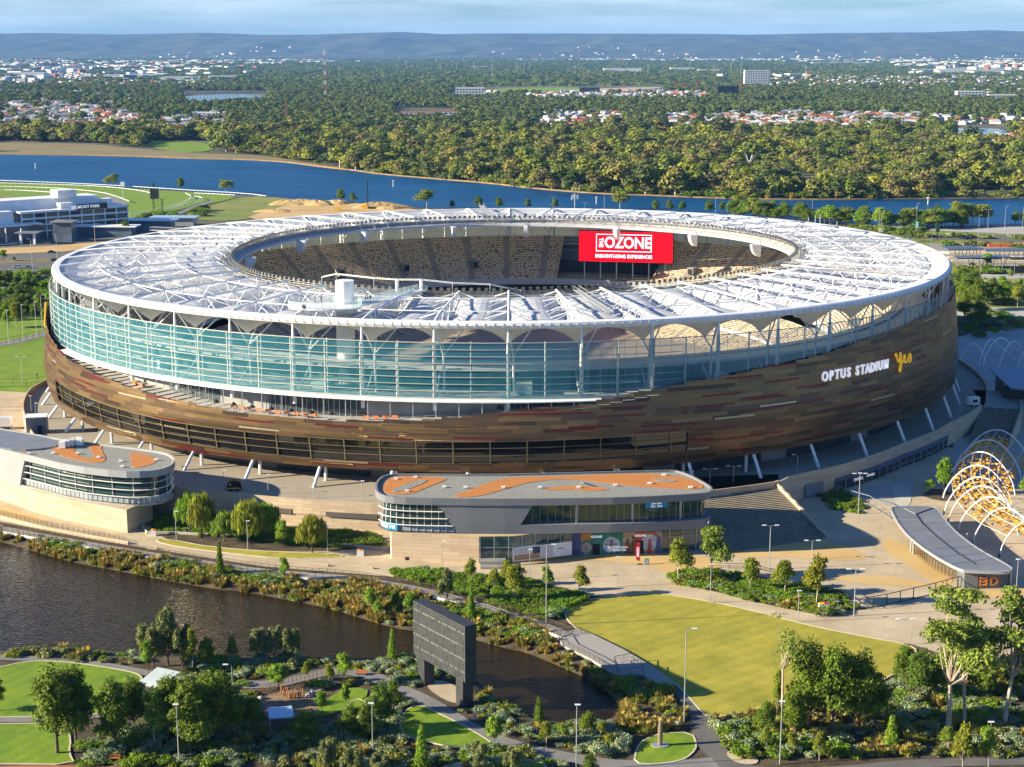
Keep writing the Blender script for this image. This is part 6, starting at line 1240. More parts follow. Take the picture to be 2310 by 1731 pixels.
# ---- big screen structure seen from behind
bbd = thing('outdoor_screen', 'massive dark box screen on two square legs standing at the pond edge', 'screen'); A_ = Vector((-17.3, 262.9, 0)); B_ = Vector((-7.9, 250.1, 0)); xd_ = (B_-A_).normalized(); yd_ = Vector((-xd_.y, xd_.x, 0)); Lb = (B_-A_).length
M_bb = mat('black_panel', (.05, .052, .056), .5, .3, .15, .6); M_bl = mat('grey_lattice', (.17, .18, .17), .5, .3, .3, 1.5)
def bbp(u, v, z): p = A_+xd_*u+yd_*v; return Vector((p.x, p.y, z))
def bbox(b, u0, u1, v0, v1, z0, z1, mi=0): c = (bbp(u0, v0, 0)+bbp(u1, v1, 0))/2; b.box((c.x, c.y, (z0+z1)/2), (u1-u0, v1-v0, z1-z0), math.atan2(xd_.y, xd_.x), mi)
b = MB(); bbox(b, 0, Lb, 0, 2.3, 5.0, 15); b.build('cabinet', M_bb, bbd)
b = MB(); r = np.random.default_rng(3)
for i in range(33): bbox(b, Lb*i/32-.02, Lb*i/32+(.05 if i % 8 == 0 else .02), -.12, -.05, 5.05, 14.95)
for i in range(26): bbox(b, 0, Lb, -.1, -.04, 5.1+9.8*i/25-.02, 5.1+9.8*i/25+.03)
for i in range(9):
    u = r.uniform(.5, Lb-2); z = r.uniform(6, 12); b.bar(bbp(u, -.15, z), bbp(u+r.uniform(-.3, 1), -.15, z+r.uniform(1, 2.4)), .035)
b.build('lattice_front', M_bl, bbd)
b = MB()
for i in range(64):
    for j in range(4): 
        if r.uniform() < .75: bbox(b, Lb*i/64+.04, Lb*i/64+.12, -.16, -.1, 6.6+2.3*j, 6.85+2.3*j)
b.build('lattice_dots', mat('pale_dots', (.42, .44, .40), .5, .2, .1), bbd, kind='stuff')
for u0, u1 in ((.9, 3.0), (Lb-3.0, Lb-.9)): b = MB(); bbox(b, u0, u1, .1, 2.2, 0, 5.0); b.build('leg', M_bb, bbd)
# ---- small park things
sc = thing('stone_pillar', 'tall tapered bronze brown sculpture pillar on a round plate on the small lawn', 'sculpture', G(1489, 1683)); b = MB(); prf = [(.34, .1), (.4, 1.2), (.41, 2.6), (.37, 3.6), (.25, 4.2), (.08, 4.45)]
for (r0, z0), (r1, z1) in zip(prf, prf[1:]):
    for i in range(14): a0, a1 = 2*math.pi*i/14, 2*math.pi*(i+1)/14; b.face([(r0*math.cos(a0), r0*math.sin(a0), z0), (r0*math.cos(a1), r0*math.sin(a1), z0), (r1*math.cos(a1), r1*math.sin(a1), z1), (r1*math.cos(a0), r1*math.sin(a0), z1)])
b.build('pillar', mat('mottled_bronze', (.15, .10, .06), .6, .3, .4, 3, col2=(.30, .24, .18)), sc, smooth=True); b = MB(); b.prism([(1.45*math.cos(2*math.pi*i/24), 1.0*math.sin(2*math.pi*i/24)) for i in range(24)], .05, .22); b.build('base_plate', M_steel, sc)
def shelter(nm, label, q, z, m, posts):
    t_ = thing(nm, label, 'shelter'); P = [G(x, y, zz) for (x, y), zz in zip(q, z)]; b = MB(); b.face(P); b.face([p-Vector((0, 0, .15)) for p in P[::-1]])
    for i in range(4): j = (i+1) % 4; d_ = Vector((0, 0, .15)); b.face([P[i]-d_, P[j]-d_, P[j], P[i]])
    b.build('roof', m, t_)
    for x, y in posts: b = MB(); p = G(x, y); b.bar(p, p+Vector((0, 0, 2.9)), .08); b.build('post', M_steel, t_)
shelter('picnic_shelter', 'shelter with a slanting pale grey metal roof by the left lawn', [(309, 1542), (361, 1551), (407, 1516), (355, 1505)], (3, 3.1, 3.4, 3.4), mat('pale_sheet', (.55, .62, .58), .5, .1, .05), [(313, 1581), (336, 1583), (392, 1556), (350, 1556)])
shelter('shade_shelter', 'small shelter with a bright blue grey flat roof in the playground', [(607, 1621), (663, 1617), (658, 1592), (604, 1596)], (2.8, 2.8, 2.8, 2.8), mat('bluish_sheet', (.40, .55, .72), .35, .2, .05), [(610, 1655), (660, 1652), (606, 1628), (655, 1625)])
def sign(label, base, h, w_, hh, m, rz=0, text=None):
    t_ = thing('park_sign', label, 'sign', G(*base), rz); b = MB(); b.bar((0, 0, 0), (0, 0, h), .05); b.build('post', M_steel, t_); b = MB(); b.box((0, -.06, h-hh/2), (w_, .05, hh)); b.build('panel', m, t_)
M_ye = mat('sign_amber', (.85, .50, .02), .5, 0, .03)
sign('small yellow sign on a post at the left pond bank', (200, 1486), 2.5, .6, .75, M_ye); sign('small yellow sign on a post below the big screen pond end', (1211, 1657), 2.2, .5, .75, M_ye); sign('white interpretive sign near the sculpture pillar', (1526, 1645), 1.4, .6, .8, M_white)
sign('white and pink leaning sign board beside the screen path', (1071, 1627), 1.9, .45, 1.6, mat('pinkish_board', (.6, .35, .33), .6, 0, .2)); sign('white sign board with a pink panel by the playground fence', (709, 1652), 1.2, .8, .8, M_white)
fl = thing('feather_flag', 'tall red feather flag with white lettering outside the mural', 'flag', G(1443, 1274)); b = MB()
for i in range(10):
    z0, z1 = .9+4.2*i/10, .9+4.2*(i+1)/10; wv = lambda z: .08+.75*math.sin(math.pi*min(1, (z-.7)/5.0))**.5; b.face([(-wv(z0)-.2, 0, z0), (0, .05, z0), (0, .05, z1), (-wv(z1)-.2, 0, z1)])
b.build('flag_cloth', mat('flag_red', (.62, .03, .06), .6, 0, .05), fl); b = MB(); b.bar((.03, .05, 0), (.03, .05, 5.2), .035); b.box((0, 0, .1), (1, .6, .12)); b.build('pole', M_dark, fl); text_obj('lettering', 'OZONE', .62, M_sl, fl, frame((-.45, -.08, 2.9), (0, 0, -1), (1, 0, 0)), .01, .02)
ab = thing('sandwich_board', 'teal sandwich board standing next to the red feather flag', 'sign board', G(1453, 1274)+Vector((.6, 0, 0))); b = MB(); b.face([(-.5, -.35, 0), (.5, -.35, 0), (.45, 0, 1.4), (-.45, 0, 1.4)]); b.face([(.5, .35, 0), (-.5, .35, 0), (-.45, 0, 1.4), (.45, 0, 1.4)]); b.build('panels', mat('board_teal', (.02, .20, .26), .5, 0, .1), ab)
b = MB(); b.face([(-.35, -.36, .25), (.35, -.36, .25), (.33, -.12, 1.2), (-.33, -.12, 1.2)]); b.build('notice', mat('notice_grey', (.25, .33, .36), .6, 0, .2), ab)
def bin_(label, base, m2, w_=1.8):
    t_ = thing('bin_enclosure', label, 'bin', G(*base)); b = MB(); b.box((0, 0, .7), (w_, .9, 1.4)); b.build('body', M_white, t_); b = MB(); b.box((-w_*.24, 0, 1.47), (w_*.48, .95, .12), 0, 0); b.box((w_*.26, 0, 1.47), (w_*.48, .95, .12), 0, 1); b.build('lids', [M_ye, m2], t_)
M_pk = mat('lid_pink', (.45, .03, .16), .5, 0, .03); bin_('white bin enclosure with yellow and pink lids beside the walking person', (1858, 1377), M_pk, 2.1); bin_('small white bin with red lid at the left end of the willow garden', (347, 1209), mat('lid_red', (.5, .05, .02), .5, 0, .03), 1.2); bin_('white bin enclosure with yellow lid at the right end of the willow lawn', (813, 1254), MATS['lid_red'], 1.5)
def bench(label, base, rz=0, m=mat('orange_timber', (.36, .14, .04), .7, 0, .2, 2)):
    t_ = thing('park_bench', label, 'bench', G(*base), rz); b = MB(); b.box((0, 0, .45), (2.0, .5, .08)); b.build('seat', m, t_); b = MB(); b.box((0, .24, .75), (2.0, .06, .45)); b.build('backrest', m, t_)
    for s_ in (-.85, .85): b = MB(); b.box((s_, 0, .2), (.08, .45, .42)); b.build('leg', M_dark, t_)
bench('brown timber bench at the edge of the bottom left lawn', (257, 1716)); bench('brown timber bench beside the path left of the big screen', (816, 1523), -.2); bench('brown bench under shrubs right of the curving path', (1612, 1641), .3); bench('timber bench at the bottom edge pad', (1056, 1730), .5); bench('long timber bench in front of the plaza planting bed', (1815, 1360), -.3)
def seat_block(label, base, L, rz): t_ = thing('stone_seat', label, 'bench', G(*base), rz); b = MB(); b.box((0, 0, .24), (L, .6, .48)); b.build('block', M_stone, t_); b = MB(); b.box((0, 0, .51), (L*.96, .5, .06)); b.build('slats', M_kerb, t_)
seat_block('long pale stone bench on the plaza behind the boardwalk', (817, 1283), 5, -.12); seat_block('pale stone bench at left behind the boardwalk rail', (716, 1277), 5, -.12); seat_block('pale stone bench near the stadium left building', (345, 1239), 2.4, -.2)
b = MB(); t_ = thing('planter_row', 'row of dark planter boxes against the beige stone wall', 'planter')
for i in range(3): b = MB(); c = G(922+i*16, 1263); b.box((c.x, c.y, .35), (1.5, .7, .7)); b.build('planter_box', M_dark, t_)
ht = thing('low_wall', 'low concrete edging wall of the terraced willow garden', 'wall'); b = MB(); b.wall([G(x, y)[:2] for x, y in ((315, 1185), (332, 1205), (400, 1206), (470, 1210))], 0, .7, .3); b.wall([G(x, y)[:2] for x, y in ((740, 1233), (800, 1236), (880, 1244))], 0, .8, .3); b.build('wall', M_conc, ht)
# playground
pg_ = thing('log_structure', 'cluster of orange brown timber poles in the playground', 'play structure'); r = np.random.default_rng(9)
for i in range(16): b = MB(); c = G(632+i*3.4+r.uniform(-2, 2), 1580-abs(i-8)*1.5+r.uniform(-3, 3)); b.bar(c, c+Vector((r.uniform(-.4, .4), r.uniform(-.2, .2), r.uniform(.9, 2.2))), .09, n=6); b.build('pole', MATS['orange_timber'], pg_)
for i, (x, y, s_) in enumerate(((700, 1608, .7), (714, 1609, .6), (697, 1572, .8), (704, 1566, .6), (580, 1600, .8), (1990, 1552, .8), (2000, 1545, .5), (588, 1578, .6))):
    t_ = thing('boulder', ['large orange boulder beside the play sand', 'smaller orange boulder right of the large one', 'striped round rock behind the play sand', 'small round rock behind the striped rock', 'pale boulder at the left of the play sand', 'orange cut log rock at the lawn edge under the dark trees', 'small pale rock beside the cut log rock', 'pale boulder above the play sand at left'][i], 'boulder', G(x, y)); b = MB(); q = []
    for j in range(6):
        for k in range(9):
            f = lambda j, k: (s_*math.sin(math.pi*(j+.02)/6.04)*math.cos(6.283*k/9)*(1+.15*math.sin(k*2+i)), s_*math.sin(math.pi*(j+.02)/6.04)*math.sin(6.283*k/9), .3*s_+s_*.75*math.cos(math.pi*j/6)*(1+.1*math.sin(j+k % 9))); b.face([f(j, k), f(j+1, k), f(j+1, (k+1) % 9), f(j, (k+1) % 9)])
    b.build('rock', M_sand if i in (0, 1, 5) else M_conc, t_)
fence('garden_fence', 'low brown timber fence curving behind the playground', [(570, 1572), (610, 1555), (660, 1541), (715, 1527), (735, 1520)], 1.1, .7, MATS['orange_timber'], (1, .4), .05)
# people
def person(label, p, zb, shirt, trs, rz=0, h=1.75):
    t_ = thing('person', label, 'person', p, rz); me = bpy.data.meshes.new('body'); J = [(0, 0, .95), (0, 0, 1.2), (0, 0, 1.45), (0, 0, 1.56), (0, 0, 1.68), (-.1, 0, .92), (-.12, .16, .5), (-.12, .26, .06), (.1, 0, .92), (.12, -.1, .5), (.12, -.26, .06), (-.2, 0, 1.42), (-.27, .08, 1.12), (-.26, .24, .92), (.2, 0, 1.42), (.27, -.08, 1.12), (.26, .05, .9), (-.12, .16, .02), (.12, -.36, .03)]
    E_ = [(0, 1), (1, 2), (2, 3), (3, 4), (0, 5), (5, 6), (6, 7), (0, 8), (8, 9), (9, 10), (2, 11), (11, 12), (12, 13), (2, 14), (14, 15), (15, 16), (7, 17), (10, 18)]
    R0 = [.15, .15, .16, .06, .11, .1, .065, .045, .1, .065, .045, .07, .05, .035, .07, .05, .035, .04, .04]
    me.from_pydata([(x*h/1.75, y*h/1.75, z*h/1.75) for x, y, z in J], E_, []); o = bpy.data.objects.new('tmp', me); COL.objects.link(o); md = o.modifiers.new('s', 'SKIN')
    for i, rr in enumerate(R0): me.skin_vertices[0].data[i].radius = (rr, rr*.8)
    me.skin_vertices[0].data[0].use_root = True; o.modifiers.new('u', 'SUBSURF').levels = 1; bpy.context.view_layer.update(); m2 = bpy.data.meshes.new_from_object(o.evaluated_get(bpy.context.evaluated_depsgraph_get())); bpy.data.objects.remove(o)
    for m in (mat('skin_tone', (.42, .24, .16), .6, 0, .05), shirt, trs): m2.materials.append(m)
    m2.polygons.foreach_set('material_index', [0 if f.center.z > 1.52 or (abs(f.center.x) > .2 and f.center.z < 1.15) else 1 if f.center.z > .95 else 2 for f in m2.polygons]); link('body', m2, t_)
    b = MB(); b.prism([(.115*math.cos(a), .02+.12*math.sin(a)) for a in np.linspace(0, 5.6, 8)], 1.68*h/1.75, 1.80*h/1.75); b.build('hair', M_dark, t_)
D_ = mat('dark_cloth', (.03, .03, .04), .8, 0, .1); BR = mat('brown_cloth', (.16, .06, .04), .8, 0, .1); person('person in brown top and dark trousers walking by the white bin enclosure', G(1858, 1393), 0, BR, D_, 1.2)
for i, (x, y, l_) in enumerate(((684, 706, 'pair member standing at the left front rim of the roof viewing deck, left one'), (688, 707, 'person in dark clothes second from left at the front rim of the roof deck'), (711, 688, 'person on the roof deck behind the rim, left of the white tower'), (725, 686, 'person on the roof deck nearest the left of the white tower'), (766, 687, 'person in front of the white roof tower'), (825, 686, 'person on the roof bridge, left of the group'), (830, 685, 'middle person of the group on the roof bridge'), (836, 684, 'rightmost person of the group on the roof bridge'))):
    person(l_, G(x, y-3, 47.25), 0, D_, D_, i*.9)
person('distant person standing on the left playing lawn', G(84, 853), 0, D_, D_)
# ================================================================== NEAR TREES AND SHRUBS
PR = {}
def tree(kd, x, y, h, label, wd=1.0, rz=None, cat_='tree', z=0, nm=None, group=None):
    """h in metres, wd = width factor"""
    c, t = KIND[kd]; nm = nm or {'euc': 'eucalypt_tree', 'tal': 'gum_tree', 'spa': 'bare_gum_tree', 'dar': 'she_oak_tree', 'yel': 'young_gum_tree', 'bri': 'leafy_tree', 'wil': 'willow_tree', 'con': 'conical_tree', 'fea': 'feathery_tree'}.get(kd[:3], 'shrub')
    s = h/10 if t else h; p = G(x, y, z); a = rng.uniform(0, 6.28) if rz is None else rz; sc_ = (s*wd, s*wd, s)
    if t is None:
        o = link(nm, c, None, p, a, sc_, label=label, category=cat_)
        if group: o['group'] = group
        return o
    r_ = thing(nm, label, cat_, p, a, group); r_.scale = sc_; link('crown', c, r_); link('trunk', t, r_); return r_
T = [('dark_oak0', 130, 1699, 13.5, 1.0, 'large dark she-oak with a thick trunk on the bottom left lawn'), ('dark_oak1', 172, 1675, 12.5, .9, 'dark leafy tree directly right of the large she-oak at bottom left'), ('dark_oak2', 258, 1697, 12, .75, 'tall narrow dark tree right of the bottom left lawn pair'), ('dark_oak1', -8, 1605, 6, 1, 'dark tree cut by the left frame edge'),
     ('yellow_gum0', 350, 1690, 9.5, .75, 'olive tree in front of the picnic shelter'), ('dark_oak0', 430, 1700, 12, 1.05, 'broad dense olive tree behind the bottom left lamp post'), ('dark_oak2', 476, 1672, 11.5, .9, 'tall dark tree right of the dense olive tree'), ('dark_oak1', 385, 1655, 9.5, 1, 'dark tree right behind the picnic shelter roof'), ('dark_oak0', 530, 1668, 8, 1, 'dark tree left of the blue playground shelter'),
     ('dark_oak2', 300, 1650, 9, 1, 'dark tree between the narrow dark tree and the shelter'), ('dark_oak0', 465, 1628, 8.5, 1.1, 'broad dark tree behind the bottom left lamp'), ('dark_oak1', 500, 1600, 7, 1, 'dark tree left of the playground sand'), ('dark_oak1', 568, 1655, 6.5, 1, 'low dark tree left below the blue playground shelter'), ('dark_oak2', 690, 1680, 6, 1.2, 'dark shaded tree below the playground'), ('dark_oak0', 790, 1660, 5.5, 1.2, 'dark low tree below the playground lawn'),
     ('feathery0', 345, 1505, 9, .9, 'feathery grey green tree, left one of the tall group at the pond'), ('feathery1', 380, 1500, 11, .8, 'tallest feathery grey green tree of the group at the pond'), ('feathery0', 412, 1508, 9, .8, 'feathery tree at the right of the tall group at the pond'), ('bright_tree0', 336, 1522, 6, .6, 'bright green tree below the feathery group'), ('yellow_gum1', 434, 1512, 8, .55, 'slim olive young gum right of the feathery group'), ('yellow_gum0', 525, 1500, 5.5, .7, 'small olive tree near the short lamp post'), ('dark_oak1', 470, 1510, 6, .9, 'low dark tree between the feathery group and the short lamp'),
     ('feathery1', 582, 1492, 6.6, .8, 'grey green feathery tree, left of the pair on the pond edge'), ('feathery0', 618, 1488, 6.8, .8, 'middle feathery tree on the pond edge left of centre'), ('feathery1', 660, 1494, 6.6, .85, 'feathery tree, right one of the trio on the pond edge'), ('bright_tree1', 628, 1556, 4.6, 1.2, 'wide bright green tree behind the playground log poles'), ('yellow_gum1', 693, 1536, 3.6, .9, 'small yellow green tree by the garden fence'), ('bright_tree0', 778, 1547, 5.8, .7, 'upright bright green tree in the middle of the playground garden'), ('yellow_gum0', 742, 1540, 3.4, 1, 'reddish olive low tree left of the upright bright green tree'),
     ('bright_tree1', 780, 1597, 4.4, .6, 'small slender tree on the playground lawn'), ('bright_tree0', 727, 1612, 3.8, .8, 'small bright tree right of the blue shelter'), ('dark_oak2', 862, 1645, 8.4, .8, 'dense dark tree left of the small triangular lawn'), ('dark_oak0', 825, 1665, 6, 1, 'dark tree behind the lamp post at bottom centre left'), ('dark_oak1', 885, 1610, 6, .9, 'dark bushy tree above the small triangular lawn'), ('feathery0', 738, 1745, 6.4, .75, 'grey green feathery bush at the bottom edge, left of centre'), ('feathery1', 800, 1760, 5.2, 1, 'second grey green feathery bush at the bottom edge'), ('feathery0', 856, 1762, 4.8, 1, 'third grey green feathery bush at the bottom edge'),
     ('conical1', 952, 1735, 6.8, .7, 'tall conical green tree at the bottom edge in front of the triangular lawn'), ('feathery1', 1080, 1738, 5, .9, 'grey green bush right of the conical tree at the bottom edge'), ('bright_tree1', 1114, 1686, 5.2, .8, 'bright green lawn tree with round crown at bottom centre'), ('conical1', 885, 1490, 5.6, .65, 'conical bright green tree left of the big screen at the pond'), ('conical0', 1216, 1633, 4.4, .8, 'spiky conical tree at the lower edge of the small pond'), ('yellow_gum1', 1232, 1686, 4.4, .9, 'yellow brown young gum below the small pond'), ('yellow_gum0', 1271, 1672, 3.0, .9, 'little yellow green tree left of the bottom centre lamp'),
     ('dark_oak1', 1328, 1658, 4.0, 1.2, 'round dark green bush tree at the lower right pond edge'), ('yellow_gum1', 1356, 1668, 3.2, .9, 'small golden tree left of the sculpture lawn'), ('dark_oak2', 1330, 1748, 3.6, 1.1, 'dark bush tree at the bottom edge below the sculpture lawn'), ('feathery0', 1160, 1750, 5, 1, 'grey feathery bush at the bottom edge left of the lamp post'),
     ('dark_oak0', 1822, 1652, 15.5, .85, 'huge dense dark tree at the corner of the big lawn'), ('dark_oak1', 1880, 1665, 16, .8, 'tallest dark tree of the dense group on the big lawn corner'), ('dark_oak2', 1940, 1655, 14.5, .8, 'dark tree at the right of the dense group on the lawn corner'), ('dark_oak0', 1790, 1672, 9, .9, 'lower dark tree at the left foot of the dense group'), ('dark_oak2', 1975, 1640, 9, 1, 'lower dark tree at the right foot of the dense group'), ('dark_oak1', 2038, 1552, 8, .8, 'dark tree behind the gap right of the dense group'), ('dark_oak2', 2075, 1575, 9, 1, 'dark tree behind the big gum trunk'), ('dark_oak0', 2110, 1570, 7, 1.1, 'low dark tree in shade right of the big gum trunk'), ('dark_oak1', 2210, 1570, 7, 1.2, 'dark tree near the right frame edge behind the gums'), ('dark_oak2', 2290, 1560, 7, 1.2, 'dark tree cut by the right frame edge'),
     ('tall_gum0', 2139, 1656, 25.5, 1.15, 'biggest gum tree with pale forked trunk at bottom right'), ('tall_gum1', 2177, 1636, 20, 1.0, 'tall gum right behind the biggest one'), ('tall_gum1', 2264, 1640, 25, .95, 'tall gum with pale trunk close to the right frame edge'), ('tall_gum0', 2330, 1620, 18, 1, 'leaning gum at the right frame edge'), ('sparse_gum0', 1764, 1652, 20.5, .85, 'almost bare forked gum with pale limbs in front of the big lawn'), ('yellow_gum1', 1752, 1640, 10, .35, 'thin leafy stem beside the bare forked gum'), ('dark_oak2', 1728, 1655, 5.8, .9, 'bushy tree at the foot of the bare forked gum'),
     ('conical1', 2010, 1684, 4.9, 1.0, 'small conical tree in the clearing at bottom right'), ('yellow_gum0', 2171, 1752, 8.4, .75, 'golden olive tree in front of the big gum trunk at the bottom edge'), ('bright_tree0', 2223, 1738, 7, .5, 'narrow green tree by the bottom right lamp post'), ('yellow_gum1', 2136, 1698, 4.4, .9, 'thin young tree left of the golden olive tree'), ('yellow_gum0', 1848, 1715, 4.6, .8, 'orange tinted small tree among silver shrubs'), ('yellow_gum1', 1728, 1690, 3.8, .9, 'reddish small tree among shrubs left of the lamp post'), ('yellow_gum0', 1786, 1700, 3.6, .9, 'thin small tree below the dense dark group'),
     ('yellow_gum0', 1531, 1313, 9.2, .85, 'golden young gum at the left end of the plaza bed'), ('eucalypt0', 1605, 1308, 11.5, .72, 'taller green gum on the plaza bed below the stairs'), ('yellow_gum1', 1692, 1332, 7, .8, 'small dark olive gum in the plaza bed'), ('yellow_gum1', 1768, 1344, 7.5, .95, 'broad golden gum in the middle of the plaza bed'), ('yellow_gum0', 1841, 1366, 10.2, .7, 'tall golden gum at the right end of the plaza bed'), ('bright_tree1', 2128, 1118, 7.8, .6, 'green tree standing alone in front of the arbour'), ('bright_tree0', 2095, 1116, 3.2, .9, 'small green tree beside the lone arbour tree'), ('bright_tree0', 2320, 1150, 7, .8, 'green tree at the right frame edge behind the arbour'),
     ('yellow_gum1', 1160, 1356, 7.6, .9, 'young gum above the boardwalk, largest of the shrub bed'), ('yellow_gum0', 1233, 1336, 5.6, .7, 'thin young gum behind the tall boardwalk lamp'), ('yellow_gum1', 1309, 1346, 6.6, .75, 'young gum at the right end of the plaza shrub bed'), ('yellow_gum0', 1063, 1317, 5.4, .75, 'thin young gum in the shrub bed left of the white hoarding'), ('yellow_gum1', 1143, 1322, 5.5, .7, 'thin young gum in front of the hoarding'), ('yellow_gum0', 1115, 1335, 5, .8, 'young gum between the two left ones of the shrub bed'),
     ('willow0', 430, 1204, 7.4, .9, 'green willow near the stone wall at the left of the garden'), ('willow0', 600, 1216, 6.6, 1, 'green willow between the largest willow and the small tree'), ('willow1', 456, 1216, 8.6, .72, 'willow at the left of the garden, with upright crown'), ('willow1', 507, 1222, 5.8, 1.0, 'low weeping willow between the two taller ones'), ('willow1', 562, 1227, 8.2, .9, 'largest weeping willow in the garden'), ('bright_tree1', 637, 1236, 5.2, .75, 'small yellow green tree right of the largest willow'), ('willow1', 704, 1248, 7.0, .95, 'weeping willow at the right end of the lawn strip'),
     ('conical0', 497, 1300, 7.0, .55, 'dark conical conifer growing through the boardwalk bank'), ('bright_tree0', 642, 1315, 5.4, .55, 'round bright tree behind the boardwalk, left of centre'), ('feathery1', 1008, 1360, 7.4, .8, 'grey green feathery tree above the big screen top'), ('conical1', 1063, 1402, 7, .5, 'narrow conical tree right of the big screen'), ('bright_tree1', 835, 1382, 5, .75, 'bright green bushy tree on the upper bank'), ('dark_oak1', 893, 1374, 4.2, 1, 'green bushy tree on the bank left of the big screen'), ('bright_tree0', 925, 1402, 5.6, .6, 'bright green tree touching the left edge of the big screen'), ('bright_tree1', 852, 1392, 3.2, .9, 'small round green tree in front of the bushy pair on the bank')]
for k, x, y, h, wd, l_ in T: f_ = 1.25 if (k[:3] == 'yel' and y < 1400) else 1; h = h*1.22 if (k[:3] == 'wil' or 1.2*y < 1560 and k[:3] in ('yel', 'bri')) else h; tree(k, x, y, h*(1.12 if x < 540 and y > 1640 else 1.06), l_, wd*f_)
# forest edge and trees in the middle distance, right and left
r = np.random.default_rng(77); MT = []
for x, y, h, k in ((255, 425, 9.5, 'eucalypt0'), (408, 428, 8, 'eucalypt1'), (510, 436, 9, 'eucalypt2'), (768, 458, 8.5, 'dark_oak1'), (796, 459, 6.5, 'dark_oak0'), (963, 472, 11.5, 'eucalypt0'), (1020, 471, 5, 'dark_oak2'), (1079, 472, 7.5, 'eucalypt1'), (1126, 472, 7, 'eucalypt2'), (1190, 472, 6.2, 'dark_oak1'), (1253, 473, 6.5, 'eucalypt0'), (1398, 474, 10.5, 'eucalypt1'), (345, 425, 3.6, 'dark_oak0'), (1478, 478, 6.5, 'eucalypt2'), (1510, 479, 7, 'eucalypt0'), (1540, 480, 6.5, 'eucalypt1'), (1600, 482, 7.5, 'eucalypt2'), (1630, 480, 6, 'dark_oak1'),
                   (1668, 488, 9.5, 'eucalypt0'), (1700, 490, 10.5, 'eucalypt1'), (1735, 491, 9.5, 'eucalypt2'), (1765, 493, 9, 'dark_oak0'), (1795, 496, 8, 'eucalypt0'), (1830, 502, 8.5, 'eucalypt1'), (1862, 503, 8, 'dark_oak1'), (1890, 506, 7, 'eucalypt2'), (1945, 508, 11.5, 'eucalypt0'), (1957, 512, 6, 'eucalypt1'), (2007, 512, 9.5, 'eucalypt2'), (2040, 513, 9, 'eucalypt0'), (2070, 514, 10.5, 'eucalypt1'), (2085, 517, 10.5, 'dark_oak2'), (2112, 508, 12, 'dark_oak0'), (2120, 512, 8, 'eucalypt2'), (2140, 511, 9, 'eucalypt1'), (2165, 511, 15, 'eucalypt0'), (2195, 510, 14, 'eucalypt2'), (2222, 509, 12.5, 'eucalypt1'), (2290, 508, 8.5, 'dark_oak1'), (2310, 508, 9, 'eucalypt0'),
                   (2052, 545, 6.5, 'dark_oak1'), (2150, 540, 4.2, 'dark_oak2'), (2225, 606, 7, 'bright_tree0'), (2162, 672, 12, 'dark_oak0'), (2178, 690, 14, 'dark_oak1'), (2195, 670, 11, 'dark_oak2'), (2205, 700, 13, 'dark_oak0'), (2230, 690, 9, 'dark_oak1'), (2262, 688, 10, 'bright_tree1'), (2295, 694, 8.5, 'yellow_gum1'), (2262, 655, 6, 'bright_tree0'), (2175, 725, 11, 'dark_oak1'), (2210, 735, 10, 'dark_oak2'), (2240, 650, 5, 'dark_oak2'), (2280, 630, 4, 'yellow_gum0'), (2300, 655, 5, 'bright_tree1'), (2200, 640, 6, 'yellow_gum0'),
                   (284, 534, 9, 'eucalypt0'), (270, 528, 7, 'eucalypt1'), (8, 590, 5.5, 'bright_tree0'), (32, 590, 2.5, 'dark_oak2'), (38, 742, 10, 'yellow_gum1'), (20, 740, 7, 'bright_tree1')):
    wh = 'beyond the far roof edge by the river' if 540 < x < 1500 and y < 490 else 'on the near river bank right of the roof' if y < 520 and x >= 1500 else 'beside the racecourse or road left of the roof' if x < 800 else 'on the slopes right of the stadium'
    h *= 1.3 if y < 500 else 1.12; tree('dark_oak'+k[-1] if (k[0] == 'e' and h < 11) else k, x, y, h, {'euc': 'olive crowned gum ', 'dar': 'dense dark green tree ', 'bri': 'bright green tree ', 'yel': 'golden green tree '}[k[:3]]+wh, 1.15 if k[0] in 'ed' else 1, group='trees '+wh+{'euc': ', olive', 'dar': ', dark', 'bri': ', bright', 'yel': ', golden'}[k[:3]])
for i in range(72):
    x = r.uniform(1640, 2180); y = np.interp(x, [1640, 1836, 1999, 2180], [486, 503, 514, 513])+r.uniform(0, 3); tree(('dark_oak0', 'dark_oak2', 'bright_tree1', 'dark_oak1', 'eucalypt0')[i % 5], x, y, r.uniform(7.5, 13.5), ('dark', 'dark', 'bright green', 'dark', 'olive')[i % 5]+' tree in the belt along the near river bank at right', 1.35, group=('dark', 'dark', 'bright green', 'dark', 'olive')[i % 5]+' trees of the belt along the near river bank')
for i in range(36):
    x = r.uniform(-20, 125); y = r.uniform(640, 712); tree(('dark_oak0', 'dark_oak1', 'dark_oak2')[i % 3], x, y, r.uniform(4.5, 8), 'dark tree in the shaded thicket between the road and the left lawn', 1.3, group='thicket trees left of the stadium')
for i in range(26): tree(('bright_tree0', 'yellow_gum0', 'dark_oak1')[i % 3], r.uniform(-10, 120), r.uniform(708, 725), r.uniform(2.5, 5), 'small sunlit tree along the front of the left thicket', 1.0, group='sunlit trees edging the left thicket')
